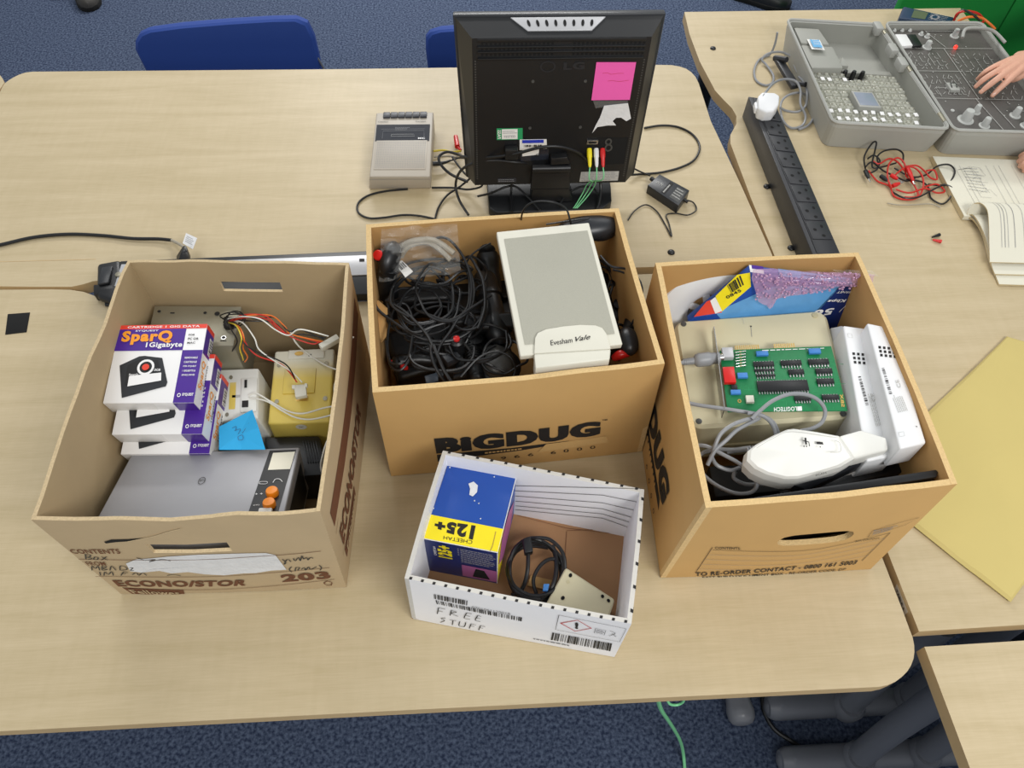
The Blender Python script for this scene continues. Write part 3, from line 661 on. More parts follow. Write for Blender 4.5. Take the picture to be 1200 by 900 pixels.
m = MB(); m.slab(px4([(344, 451), (358, 450), (359.5, 463), (346, 465.5)], .142), .008, 'cream_plastic', .0012); m.slab(px4([(342, 451), (346, 451), (346, 455), (342, 455)], .143), .004, 'cream_plastic', .0005)
m.slab(px4([(357, 449), (360, 449), (360, 453), (357, 453)], .143), .004, 'cream_plastic', .0005); o = m.build('connector', ps); o['label'] = 'white four-pin plug'
m = MB(); m.slab(px4([(373, 403), (394, 391), (398, 396), (377, 408)], .2), .01, 'cream_plastic', .001); o = m.build('connector', ps); o['label'] = 'long white plug'
# ---- two yellowed adapters
q = px4([(322, 411), (392, 408), (386.7, 494.4), (313.3, 496.7)], .12)
ya = thing('telephone_adapter', 'heavily yellowed plastic wall unit at the right of the left carton', 'wall adapter', (q[2]+q[0])/2-Vector((0, 0, .1)), None)
m = MB(); m.slab(q, .1, 'yellowed_plastic', .004, 3); m.build('housing', ya)
F_ = Face(q[3], q[2], q[1], q[0])
def raised(F_, u0, v0, u1, v1, h, mt, bev=.001):
    P = [F_(u0, v0, h), F_(u1, v0, h), F_(u1, v1, h), F_(u0, v1, h)]; m = MB(); m.slab(P, -F_.n*h*1.2 if F_.n.z > 0 else F_.n*h*1.2, mt, bev); return m
raised(F_, .2, .38, .72, .72, .0025, 'yellowed_plastic').build('centre_panel', ya); raised(F_, .24, .86, .84, .985, .0025, 'cream_plastic').build('end_panel', ya)
k = Ink(F_, .0006, uv=True)
for c in [(.1, .78), (.88, .78), (.12, .28), (.9, .3)]: k.disc(c, .035, .03, 'steel', 3)
k.disc((.42, .925), .075, .03, 'gold', 6); k.area([(.58, .88), (.63, .91)], 'black_ink', 6); k.area([(.43, .28), (.62, .36)], 'gold', 2); k.build('screws_and_marks', ya)
m = MB(); f2 = Face(q[3]-Vector((0, 0, .1)), q[2]-Vector((0, 0, .1)), q[2], q[3]); k = Ink(f2, .0006, uv=True); k.disc((.52, .9), .09, .07, 'cream_plastic'); k.stroke([(.48, .93), (.55, .87)], .001, 'black_ink'); k.stroke([(.48, .88), (.56, .92)], .001, 'black_ink'); k.build('front_sticker', ya)
q = px4([(252, 433), (303, 431), (302, 490), (248, 494)], .12)
wa = thing('telephone_adapter', 'white plastic wall unit with slight yellowing beside the SparQ boxes', 'wall adapter', (q[2]+q[0])/2-Vector((0, 0, .1)))
m = MB(); v = Vector((.012, -.004, -.03)); m.hull([q[0]+Vector((0, 0, -.1)), q[1]+Vector((.015, -.01, -.1)), q[2]+Vector((.015, -.008, -.1)), q[3]+Vector((0, 0, -.1))], q, 'off_white', .003, 3); m.build('housing', wa)
F_ = Face(q[3], q[2], q[1], q[0])
raised(F_, .62, .12, .98, .78, .0025, 'off_white').build('centre_panel', wa)
k = Ink(F_, .0006, uv=True); k.area([(.7, .58), (.76, .74)], 'black_ink', 6); k.area([(.66, .2), (.8, .33)], 'black_ink', 6); k.disc((.38, .82), .04, .04, 'steel'); k.disc((.33, .1), .04, .04, 'steel'); k.area([(.36, .2), (.5, .72)], 'yellow_print' if False else 'yellowed_plastic'); k.area([(.42, .42), (.6, .47)], 'light_grey_ink'); k.build('sockets_and_screws', wa)
# blue paper note
m = MB(); P = [at(256.7, 500, .135), at(295.6, 480, .142), at(303, 501, .15), at(311, 526.7, .142), at(283, 527, .137), at(256.7, 527, .14)]
c = (P[0]+P[2]+P[4])/3; c.z += .0; m.add([c]+P, [[0, 1+i, 1+(i+1) % 6] for i in range(6)], 'blue_note'); lo = [p-Vector((0, 0, .0006)) for p in [c]+P]; m.add(lo, [[0, 1+(i+1) % 6, 1+i] for i in range(6)], 'blue_note')
bn = thing('paper_note', 'folded bright blue paper note with faint handwriting beside the SparQ boxes', 'paper note', c); m.build('paper', bn, False)
k = Ink(Face(at(262, 524, .1405), at(308, 524, .1435), at(295, 482, .143), at(262, 500, .136)), .0006)
for s_ in [[(275, 505), (282, 503), (279, 509)], [(284, 508), (290, 500), (292, 506)], [(279, 512), (284, 510), (285, 515), (280, 516), (279, 512)], [(291, 497), (296, 492), (300, 497), (296, 504), (291, 500)], [(272, 502), (277, 500), (276, 505)]]: k.stroke(s_, .0007, 'navy_card', n=3)
k.build('handwriting', bn)
# ---- black vented adapter
q = px4([(309, 512), (374, 510), (385, 556), (320, 560)], .09)
va = thing('vented_adapter', 'black plastic power adapter with vent slots behind the silver unit', 'power adapter', (q[2]+q[0])/2-Vector((0, 0, .08)))
m = MB(); m.slab(q, .08, 'black_plastic', .004); m.build('housing', va)
F_ = Face(q[3], q[2], q[1], q[0])
for i in range(6): raised(F_, .68+i*.045, .3, .70+i*.045, .85, .003, 'dark_plastic', .0005).build('vent_rib', va)
# ---- silver unit
q0 = px4([(153.8, 532.5), (351.3, 523.8), (333.8, 600), (112.5, 609)], (.13, .13, .17, .17))
q = [q0[0], q0[1], q0[2]+(q0[2]-q0[1])*.12, q0[3]+(q0[3]-q0[0])*.12]
n_ = (q[1]-q[0]).cross(q[3]-q[0]).normalized(); n_ = n_ if n_.z < 0 else -n_
su = thing('silver_cassette_unit', 'flat silver-grey electronic unit with orange knobs at the front of the left carton', 'electronic unit', (q[0]+q[2])/2+n_*.085)
m = MB(); m.slab(q, n_*.085, 'silver_plastic', .0025, 3); m.build('housing', su)
F_ = Face(q[3], q[2], q[1], q[0]); k = Ink(F_, .0005)
k.poly([(290, 603), (326, 600), (347, 527), (316, 528)], 'black_plastic'); k.poly([(314, 551), (340, 550), (346, 529.5), (320, 531)], 'cream_button', 2); o = k.build('control_panel', su); o['label'] = 'black control strip with cream window'
k = Ink(F_, .0005); k.disc((236.5, 563.5), .02, .05, 'pen', 2, .85); k.text('pm', [(234, 565), (240, 565), (239.5, 562), (234, 562)], 'pen', .0)
k.stroke([(320, 566), (323, 562), (328, 562), (331, 565)], .0009, 'white_print', 3); k.stroke([(304, 567.5), (312, 567.5), (313, 565), (305, 565), (304, 567.5)], .0006, 'white_print', 3); k.text('+ +', [(299, 580.5), (308, 580), (308, 578), (299, 578.5)], 'white_print', .0, 3); k.text('(III)', [(297, 593.5), (304, 593), (304, 591.5), (297, 592)], 'white_print', .0, 3); k.build('markings', su)
for (x, y) in [(319, 577), (315.5, 590.5)]:
    u, v = uvpx(F_, x, y, .004); c = F_(u, v, 0); R_ = Vector((0, 0, 1)).rotation_difference(-n_).to_matrix()
    m = MB(); m.lathe([(.0085, 0), (.0085, .007), (.0075, .009), (0, .0095)], 'orange_plastic', c, 20, R_); o = m.build('knob', su); o['label'] = 'orange knob'
m = MB(); u, v = uvpx(F_, 311, 601, 0); m.box(F_(u, v, .001), (.018, .012, .006), 'paper', .002); m.build('switch', su)
fR = Face(q[2]+n_*.085, q[1]+n_*.085, q[1], q[2]); k = Ink(fR, .0005, uv=True); k.area([(.05, .1), (.9, .8)], 'black_plastic'); k.build('side_panel', su)
# white cords of the adapters
cable('phone_cord', [(340, 388, .16), (347, 402, .15), (360, 414, .125), (378, 426, .125), (391, 432, .13), (401, 434, .14), (408, 441, .15), (404, 447, .14), (401, 437, .14), (407, 426, .15), (414, 428, .16)], .0013, 'white_cable', 'thin white cord crossing the top of the yellowed wall unit')
cable('phone_cord', [(291, 464, .128), (300, 461, .13), (318, 471, .128), (338, 482, .127), (356, 484.5, .126), (380, 478, .13), (396, 476, .14), (404, 480, .14)], .0013, 'white_cable', 'thin white cord from the white wall unit across the yellowed one')
cable('phone_cord', [(292, 466, .126), (312, 470, .127), (330, 481, .126), (346, 489, .125), (364, 491.5, .125), (386, 487, .13), (400, 482, .14), (410, 476, .15)], .0013, 'white_cable', 'lower white cord looping over the yellowed wall unit')
cable('phone_cord', [(411, 424, .16), (399, 436, .15), (392, 452, .14), (394, 466, .13), (404, 473, .13), (409, 460, .14), (398, 462, .15), (391, 472, .15), (393, 482, .15), (400, 478, .15), (410, 462, .15), (412, 440, .16)], .0013, 'white_cable', 'curled white cord against the right wall of the left carton')
cable('phone_cord', [(401, 488, .14), (392, 503, .14), (383, 518, .14), (378, 534, .13), (376, 548, .11), (381, 562, .09)], .0014, 'white_cable', 'white cord dropping beside the black vented adapter')
cable('phone_cord', [(414, 395, .2), (406, 405, .17), (400, 415, .15), (402, 420, .14)], .0012, 'white_cable', 'short white cord at the back right of the left carton')

# ================================================================== contents of the middle carton
# ---- speaker
q = px4([(581.7, 271.5), (690.2, 260.5), (729.8, 403.3), (609.7, 417.3)], (.292, .292, .262, .262))
n_ = (q[1]-q[0]).cross(q[3]-q[0]).normalized(); n_ = -n_ if n_.z < 0 else n_
sk = thing('desktop_speaker', 'cream desktop speaker with grey cloth front lying on the black cables', 'speaker', (q[0]+q[2])/2-n_*.08)
fw = (q[3]-q[0]).normalized()
m = MB(); sw_ = (q[1]-q[0]).normalized(); lo = [q[0]-n_*.075+fw*.02+sw_*.03, q[1]-n_*.075+fw*.02-sw_*.01, q[2]-n_*.07-fw*.03-sw_*.01, q[3]-n_*.07-fw*.03+sw_*.03]
m.hull([p-n_*.012 for p in q], q, 'cream_plastic', .002, 3); m.hull(lo, [q[0]-n_*.012+sw_*.004, q[1]-n_*.012-sw_*.004, q[2]-n_*.012-fw*.016-sw_*.004, q[3]-n_*.012-fw*.016+sw_*.004], 'beige_side', .003); m.build('cabinet', sk)
F_ = Face(q[3], q[2], q[1], q[0]); k = Ink(F_, .0008)
k.poly([(590.7, 280), (688.5, 270), (720.5, 391), (615, 404)], 'speaker_cloth'); k.build('speaker_cloth', sk)
arc = [(626, 414), (627, 396), (630, 390), (640, 385.5), (660, 382.2), (680, 380.3), (698, 381), (706, 384), (711, 391), (716, 408.5)]
tp = [F_(*uvpx(F_, x, y, .005), .005) for x, y in arc]
m = MB(); m.hull([p-n_*.02 for p in tp], tp, 'cream_plastic', .0012)
a, b = tp[0], tp[-1]; ft = [a+fw*.0, b+fw*.0, b+fw*.026-n_*.012, a+fw*.026-n_*.012]
ft = [a-n_*.001, b-n_*.001, at(714.5, 421, .262), at(627.5, 431, .262)]
m.hull([p-Vector((0, 0, .035)) for p in ft], ft, 'cream_plastic', .002); o = m.build('name_plinth', sk)
k = Ink(Face(tp[0], tp[-1], F_(*uvpx(F_, 706, 384, .005), .005), F_(*uvpx(F_, 630, 390, .005), .005)), .0005)
k.text('Evesham', [(645.5, 405), (671, 401.5), (670.5, 395.5), (645, 399)], 'black_ink', .0); k.text('Vale', [(671.5, 401), (690.5, 397.5), (693.5, 391.5), (674, 395)], 'black_ink', .01); k.build('lettering', sk)
# ---- joysticks
def joystick(name, label, c, zdir, yaw, parts=('red',), sc=1., grip='smooth'):
    c = Vector(c); t = thing(name, label, 'joystick', c); z = Vector(zdir).normalized()
    R_ = (Vector((0, 0, 1)).rotation_difference(z)).to_matrix() @ Matrix.Rotation(yaw, 3, 'Z')
    M = Matrix.Translation(c) @ R_.to_4x4() @ Matrix.Scale(sc, 4)
    m = MB(); m.slab([(-.045, .055, .03), (.045, .055, .03), (.045, -.055, .03), (-.045, -.055, .03)], .028, 'black_plastic', .008, 3); m.lathe([(.03, .03), (.026, .036), (.02, .04), (.012, .045)], 'black_rubber', (0, 0, 0), 20); m.xf(M).build('base', t)
    m = MB(); pts = [(0, 0, .035), (0, .002, .06), (0, .004, .09), (0, .0, .115), (0, -.006, .135), (0, -.012, .148)]
    m.tube(pts, [.012, .016, .019, .017, .019, .015], 'black_plastic', 16, 4)
    if grip == 'ribbed':
        for i in range(7): m.lathe([(.0185, -.0018), (.0205, 0), (.0185, .0018)], 'black_rubber', (0, .003, .06+i*.009), 16)
    m.ell((0, -.013, .148), (.017, .021, .013), 'black_plastic'); m.xf(M).build('grip', t)
    m = MB(); m.lathe([(.0075, 0), (.0075, .006), (.006, .009), (0, .01)], 'red_plastic', (0, -.012, .158), 16); m.xf(M); o = m.build('fire_button', t); o['label'] = 'red fire button'
    if 'trigger' in parts:
        m = MB(); m.slab([(-.006, -.018, .142), (.006, -.018, .142), (.006, -.034, .137), (-.006, -.034, .137)], .018, 'red_plastic', .003); m.xf(M); o = m.build('trigger', t); o['label'] = 'red trigger'
    return t
# two large dark bases fill the bottom of the carton
joystick('joystick', 'black joystick lying at the front left with a red trigger', at(530, 424, .11), (-1, -.10, .25), 0.3, ('trigger',), .62)
joystick('joystick', 'black joystick with ribbed grip lying at the front middle of the carton', at(548, 392, .10), (.12, -1, .35), 0.1, (), .8, 'ribbed')
t = thing('joystick', 'black joystick head with a broad red trigger right of the speaker foot', 'joystick', at(733, 405, .14))
m = MB(); m.ell(at(736, 400, .185), (.017, .026, .016), 'dark_plastic', None, 18); m.tube([at(738, 392, .18), at(742, 372, .15), at(742, 350, .13)], [.014, .013, .015], 'black_plastic', 14, 4); m.build('grip', t)
m = MB(); m.tube([at(719, 420, .172), at(726, 416, .18), at(736, 414, .18)], [.005, .0075, .006], 'red_plastic', 12, 4); o = m.build('trigger', t); o['label'] = 'red trigger'
joystick('joystick', 'black joystick lying with its grip pointing to the back, left of the speaker', at(580, 398, .105), (-.06, 1, .45), 0., (), 1.05)
for i, (x, y, z, r, zc) in enumerate([(497, 405, .1, .3, .04), (565, 350, .1, -.2, .04), (700, 345, .08, .5, .04), (665, 395, .02, .1, .01), (487, 320, .12, .05, .05), (560, 420, .1, .2, .045), (715, 375, .1, 1.5, .05), (676, 335, .1, -.1, .05)]):
    c = at(x, y, z); c.z = zc
    t = thing('game_controller', ['black controller box in the middle carton near its front left', 'black controller box under the tangled cables', 'black controller box deep behind the speaker', 'black controller box deep under the front of the speaker', 'black controller box in the back left of the middle carton', 'black controller box near the front middle of the middle carton', 'black controller box between the speaker and the right carton wall', 'black controller box in the back right of the middle carton'][i], 'game controller', c)
    Rz = Matrix.Translation(c) @ Matrix.Rotation(r, 4, 'Z') @ Matrix.Rotation((-1)**i*.12, 4, 'X')
    m = MB(); m.slab([(-.055, .045, .075), (.055, .045, .075), (.06, -.045, .06), (-.06, -.045, .06)], .06, 'black_plastic', .01, 3); m.xf(Rz).build('housing', t)
    m = MB(); m.lathe([(.02, .072), (.016, .078), (.008, .082), (.008, .09), (.012, .094), (0, .097)], 'black_rubber', (0, 0, 0), 16); m.xf(Rz).build('thumb_stick', t)
    for s_ in (-.04, .04):
        m = MB(); m.lathe([(.006, .068), (.006, .077), (0, .078)], 'dark_plastic', (s_, -.01, 0), 12); m.xf(Rz).build('button', t)
# joystick head showing at the back left, red button towards the viewer
t = thing('joystick', 'smooth black joystick head with a red button at the back left of the middle carton', 'joystick', at(457, 305, .18)); cj = at(457, 303, .222)
m = MB(); m.ell(cj, (.016, .030, .022), 'black_plastic', Matrix.Rotation(-.35, 3, 'Z')@Matrix.Rotation(.35, 3, 'X'), 20); m.tube([cj+Vector((0, -.01, -.005)), at(453, 325, .19), at(455, 345, .15)], [.018, .016, .018], 'black_plastic', 14, 4); m.build('grip', t)
m = MB(); c_ = at(442.5, 299, .236); Rb = Vector((0, 0, 1)).rotation_difference(Vector((-.4, -.6, .8)).normalized()).to_matrix(); m.lathe([(.0085, -.014), (.0085, .0), (.007, .002), (0, .003)], 'red_plastic', c_, 18, Rb); o = m.build('fire_button', t); o['label'] = 'red fire button'
m = MB(); m.lathe([(.011, -.02), (.011, -.007), (.009, -.006)], 'black_plastic', c_, 18, Rb); m.build('button_collar', t)
# pipe-like black transformer left of the speaker
t = thing('cable_transformer', 'black cylindrical power transformer with moulded bands left of the speaker', 'transformer', at(577, 360, .13))
m = MB(); a, b = at(566, 322, .165), at(588, 405, .14); d = (b-a); Rr = Vector((0, 0, 1)).rotation_difference(d.normalized()).to_matrix(); L_ = d.length
m.lathe([(.0, 0), (.016, .001), (.02, .008), (.02, L_*.25), (.022, L_*.27), (.022, L_*.33), (.019, L_*.35), (.019, L_*.6), (.021, L_*.62), (.021, L_*.85), (.014, L_*.95), (.007, L_), (0, L_)], 'black_plastic', a, 20, Rr); m.build('housing', t)
# mouse / dark grey moulded handset at the back
t = thing('computer_mouse', 'dark moulded mouse with glossy end behind the speaker', 'mouse', at(695, 268, .19))
m = MB(); Rr = Matrix.Rotation(.12, 3, 'Z') @ Matrix.Rotation(.15, 3, 'X'); m.ell(at(690, 266, .235), (.052, .024, .017), 'dark_plastic', Rr, 24); m.build('shell', t)
m = MB(); m.ell(at(703, 268, .228), (.030, .023, .016), 'black_plastic', Rr, 24); m.build('palm_rest', t)
# ball-shaped grey control
t = thing('trackball_unit', 'smoky grey domed controller at the front of the middle carton', 'trackball', at(585, 425, .1))
m = MB(); m.ell(at(583, 425, .14), (.027, .034, .02), 'mid_grey' if 'mid_grey' in MATS else mat('mid_grey', '#4a4a48', .3), Matrix.Rotation(.3, 3, 'Z')); m.build('dome', t)
m = MB(); m.lathe([(.035, -.03), (.038, -.01), (.032, -.003), (.028, 0)], 'black_plastic', at(583, 425, .138), 24); m.build('rim', t)
# ---- black cables
def coil(cx, cy, z, rx, ry, n, seed, jit=.12, rise=.0):
    R = random.Random(seed); P = []; c = at(cx, cy, z); ph = R.uniform(0, 6)
    N = int(n*9)
    for i in range(N+1):
        a = ph+2*math.pi*i/9; s_ = 1+R.uniform(-jit, jit)
        P.append(c+Vector((rx*s_*math.cos(a), ry*s_*math.sin(a), rise*i/N+R.uniform(-.008, .008))))
    return P
def wcable(name, P, r, m_, label, cat='cable', group=None, seg=7, sp=6):
    mb = MB(); mb.tube(P, r, m_, seg, sp); return tag(mb.build(name), label, cat, group)
G_ = 'tangled black cables in the middle carton'
for i, (cx, cy, z, rx, ry, n, sd) in enumerate([(497, 350, .185, .052, .058, 2.6, 1), (500, 365, .178, .048, .05, 2.2, 2), (520, 345, .19, .045, .062, 2.3, 3), (485, 368, .17, .040, .05, 1.8, 4), (515, 385, .165, .055, .045, 2, 5), (548, 360, .175, .030, .06, 1.6, 6), (590, 420, .155, .035, .028, 1.5, 7), (510, 320, .19, .055, .03, 1.7, 12)]):
    wcable('controller_cable', coil(cx, cy, z, rx, ry, n, sd, rise=.012), .0021, 'black_rubber', 'black controller cable looping through the tangle in the middle carton', group=G_)
for i, (cx, cy, z, rx, ry, n, sd) in enumerate([(700, 330, .15, .03, .045, 1.5, 31), (722, 360, .15, .02, .05, 1.4, 32), (560, 405, .165, .05, .035, 1.6, 33), (520, 420, .165, .05, .03, 1.6, 34), (470, 395, .17, .022, .06, 1.5, 35), (545, 325, .18, .035, .035, 1.6, 36)]):
    wcable('controller_cable', coil(cx, cy, z, rx, ry, n, sd, rise=.01), .0021, 'black_rubber', 'black controller cable looping through the tangle in the middle carton', group=G_)
cb = lambda p, l, r=.0021, m_='black_rubber', n='controller_cable', g=None: cable(n, p, r, m_, l, group=g)
cb([(437, 300, .22), (436, 330, .21), (440, 358, .20), (458, 375, .19), (490, 395, .185), (520, 400, .18), (545, 392, .18), (562, 375, .185), (566, 360, .19)], 'long black cable hanging from the back left joystick down the carton wall', .0024)
cb([(505, 283, .235), (517, 278, .245), (530, 284, .24), (545, 305, .225), (552, 330, .21), (551, 355, .2), (545, 380, .19)], 'black cable arching beside the clear bag', .0022)
cb([(508, 405, .2), (514, 420, .2), (522, 437, .19), (533, 452, .18), (545, 456, .165)], 'thick black cable pair running down to the carton front', .0028)
cb([(505, 405, .195), (507, 422, .195), (516, 440, .185), (528, 456, .17)], 'second thick black cable at the carton front beside the first', .0026)
cb([(452, 352, .195), (470, 362, .195), (485, 375, .195), (500, 392, .195), (508, 408, .195)], 'black cable slanting across the left of the tangle', .0024)
cb([(576, 346, .2), (560, 356, .2), (540, 370, .2), (528, 388, .2), (516, 405, .198), (512, 418, .19)], 'black cable slanting across the right of the tangle', .0022)
cb([(550, 300, .22), (558, 312, .215), (566, 330, .21), (568, 360, .2), (560, 385, .19)], 'black cable bowed over the cylindrical transformer', .0024)
cb([(575, 285, .24), (560, 293, .235), (550, 302, .225), (545, 312, .21)], 'thin black cable leaving under the speaker corner', .0015)
cb([(540, 442, .17), (560, 420, .18), (580, 412, .18), (597, 418, .175), (604, 432, .16), (600, 446, .15)], 'thin black loop around the smoky grey dome', .0017)
cb([(704, 300, .23), (716, 312, .235), (735, 316, .23), (750, 330, .23), (752, 350, .225), (743, 375, .2), (731, 392, .17)], 'grey-black cable bowing along the right wall of the middle carton', .0019, 'dark_plastic')
cb([(718, 316, .22), (735, 322, .22), (746, 340, .21), (748, 362, .19), (742, 385, .16)], 'second cable along the right wall of the middle carton', .0017)
cb([(611, 266, .20), (612, 250, .285), (622, 238, .315), (643, 236, .325), (662, 243, .31), (668, 258, .29), (669, 264, .26)], 'thin dark cable arched above the back edge of the speaker', .0015)
cb([(669, 262, .27), (690, 256, .262), (672, 258, .265), (640, 263, .262)], 'thin dark cable lying along the speaker top edge', .0013)
# white cable label
m = MB(); m.slab(px4([(463, 309), (471, 305), (484, 318), (475, 325)], .212), .0008, 'paper'); k = thing('cable_tag', 'small white tag with bars on a black cable in the middle carton', 'tag', at(473, 314, .21)); m.build('tag_card', k)
ik = Ink(Face(at(475, 325, .2122), at(484, 318, .2122), at(471, 305, .2122), at(463, 309, .2122)), .0004, uv=True); ik.bars([(.1, .45), (.9, .85)], 6, 'black_ink'); ik.build('print', k)
# grey plug connectors among the cables
t = thing('joystick_plug', 'blue-grey nine-pin plug at the front of the middle carton', 'plug', at(503, 445, .14)); m = MB(); m.slab(px4([(497, 440), (512, 436), (514, 446), (500, 452)], .15), .012, mat('slate_plastic', '#39424e', .4), .002); m.build('body', t)
m = MB(); m.slab(px4([(510, 435), (519, 433), (520, 440), (512, 443)], .148), .008, 'dark_plastic', .001); m.build('collar', t)
t = thing('joystick_plug', 'dark grey plug lying above the ribbed joystick grip', 'plug', at(528, 418, .15)); m = MB(); m.slab(px4([(517, 416), (534, 411), (541, 417), (524, 425)], .165), .014, 'dark_plastic', .002); m.build('body', t)
m = MB(); m.lathe([(.0055, 0), (.005, .004), (0, .005)], 'red_plastic', at(535, 398, .178), 14); m2 = MB(); m2.lathe([(.012, -.03), (.012, -.002), (.009, .001)], 'black_plastic', at(535, 398, .178), 14)
t = thing('push_button_unit', 'small black switch with a red button amid the tangled cables', 'switch', at(535, 398, .148)); m2.build('barrel', t); m.build('button', t)
# clear bag
def crumple(name, label, P, mt, cat, seed=1, amp=.006, n=16, lift=.0):
    R = random.Random(seed); F_ = Face(*P); m = MB(); vs = []
    for i in range(n+1):
        for j in range(n+1):
            u, v = i/n, j/n; e = .5*(1-math.cos(2*math.pi*u))*.5*(1-math.cos(2*math.pi*v))
            vs.append(F_(u, v, amp*noise.noise(Vector((u*6+seed, v*6, seed)))*1.6+amp*.6*noise.noise(Vector((u*17, v*17+seed, 1)))+lift*e))
    m.add(vs, [[i*(n+1)+j, (i+1)*(n+1)+j, (i+1)*(n+1)+j+1, i*(n+1)+j+1] for i in range(n) for j in range(n)], mt, True)
    return tag(m.build(name, solid=False), label, cat)
crumple('plastic_bag', 'crumpled clear plastic bag poking out at the back left of the middle carton', [at(444, 330, .2), at(540, 320, .2), at(536, 262, .272), at(447, 268, .27)], 'clear_plastic', 'bag', 3, .012, 20, .01)
for i, (pts, l) in enumerate([([(470, 300, .21), (480, 288, .23), (500, 284, .235), (515, 292, .23), (528, 305, .22)], 'pale grey flat cable inside the clear bag'), ([(468, 290, .22), (485, 282, .24), (510, 282, .24), (532, 297, .23)], 'second pale grey cable behind it in the clear bag')]): cable('ribbon_cable', pts, .0045, 'light_grey_cable' if 'light_grey_cable' in MATS else mat('light_grey_cable', '#a29a8a', .5), l)
# loose cardboard flaps inside
def flap(quad, zs, label):
    P = px4(quad, zs); n_ = (P[1]-P[0]).cross(P[2]-P[0]).normalized(); m = MB(); m.slab(P, n_*.004, 'cardboard_in', .0005); tag(m.build('cardboard_flap'), label, 'cardboard flap')
flap([(441, 352), (452, 362), (453, 392), (441, 408)], (.19, .19, .15, .15), 'loose cardboard flap at the left wall of the middle carton')
flap([(734, 322), (741, 330), (753, 385), (750, 392)], (.22, .2, .13, .12), 'loose cardboard flap at the right wall of the middle carton')
# ================================================================== contents of the right carton
q = px4([(790, 376), (967, 362.7), (999, 488), (810, 501)], (.165, .19, .185, .16))
n_ = (q[1]-q[0]).cross(q[3]-q[0]).normalized(); n_ = -n_ if n_.z < 0 else n_
be = thing('disk_drive', 'large beige plastic device lying upside down under the green circuit board', 'computer device', (q[0]+q[2])/2-n_*.07)
def rounded(F_, r, n=5, off=0, ins=0):
    W_ = (F_.q[1]-F_.q[0]).length; H_ = (F_.q[3]-F_.q[0]).length; P = []
    for cx, cy, a0_ in ((r, r, 180), (W_-r, r, 270), (W_-r, H_-r, 0), (r, H_-r, 90)):
        for i in range(n+1):
            a = math.radians(a0_+90*i/n); P.append(F_(((cx+math.cos(a)*(r-ins))/W_), ((cy+math.sin(a)*(r-ins))/H_), off))
    return P
F_ = Face(q[3], q[2], q[1], q[0])
m = MB(); P1 = rounded(F_, .016, 5, 0, .004); P0 = rounded(F_, .018, 5, -.005, -.001); Pm = rounded(F_, .018, 5, -.05, -.003); P2 = rounded(F_, .018, 5, -.07, .002); n = len(P1)
m.add(P1, [list(range(n))], 'beige_plastic', True)
for A, B in ((P1, P0), (P0, Pm), (Pm, P2)): m.add(A+B, [[i, n+i, n+(i+1) % n, (i+1) % n] for i in range(n)], 'beige_plastic', True)
m.add(P2, [list(range(n))[::-1]], 'beige_plastic'); m.build('housing', be)
m = MB(); PA = rounded(F_, .018, 5, -.052, -.006); PB = rounded(F_, .018, 5, -.085, -.006); m.hull(PB, PA, 'beige_side'); m.build('lower_housing', be)
for (x, y) in [(801, 380), (819, 494), (988, 485), (955, 370)]:
    u, v = uvpx(F_, x, y); Rr = Vector((0, 0, 1)).rotation_difference(n_).to_matrix()
    m = MB(); m.lathe([(.0045, -.001), (.0045, .0015), (0, .002)], 'mid_grey' if x != 955 else 'beige_side', F_(u, v), 16, Rr); m.build('rubber_foot', be)
k = Ink(F_, .0005); k.stroke([(880, 383), (881, 395)], .0006, 'grey_ink', n=1); k.disc((880, 382.5), .006, .006, 'pen'); k.stroke([(870, 361+12), (872, 380)], .0005, 'light_grey_ink'); k.build('mould_marks', be)
# ---- circuit board
Fb = F_
cq = [onp(x, y, F_.q[0]+n_*.016, n_) for x, y in [(843.3, 410.7), (974, 405.5), (993.5, 481.3), (852.7, 482.7)]]
pc = thing('circuit_board', 'green expansion card with black chips lying on the beige device', 'circuit board', (cq[0]+cq[2])/2-n_*.014)
C_ = Face(cq[3], cq[2], cq[1], cq[0])
m = MB(); m.slab(cq, -n_*.0016, 'green_pcb', .0002); m.build('board', pc)
k = Ink(C_, .0003); R = random.Random(8)
for i in range(46):
    x, y = R.uniform(860, 985), R.uniform(414, 476); L_ = R.uniform(3, 16)
    k.stroke([(x, y), (x+L_, y-.03*L_)], .0004, 'green_trace', 1, n=1)
for i in range(26):
    x, y = R.uniform(866, 985), R.uniform(414, 478); k.stroke([(x, y), (x+R.uniform(-1, 1), y+R.uniform(2, 7))], .0004, 'green_trace', 1, n=1)
k.text('LOGITECH', [(933.5, 476.5), (907, 477.5), (907, 482.5), (934, 481.5)], 'white_print', .02); k.area([(934.5, 481.5), (940, 481.2), (939.5, 476), (934.2, 476.5)], 'white_print'); k.text('SBX', [(986, 477), (984, 462), (987.5, 461.5), (990, 477)], 'gold', .03)
k.disc((866.5, 470), .016, .03, 'gold', 2, .5); k.micro([(893, 411.5), (968, 408.5), (968, 407.5), (893, 410)], 1, 'white_print', 6, 2, .7); k.build('board_printing', pc)
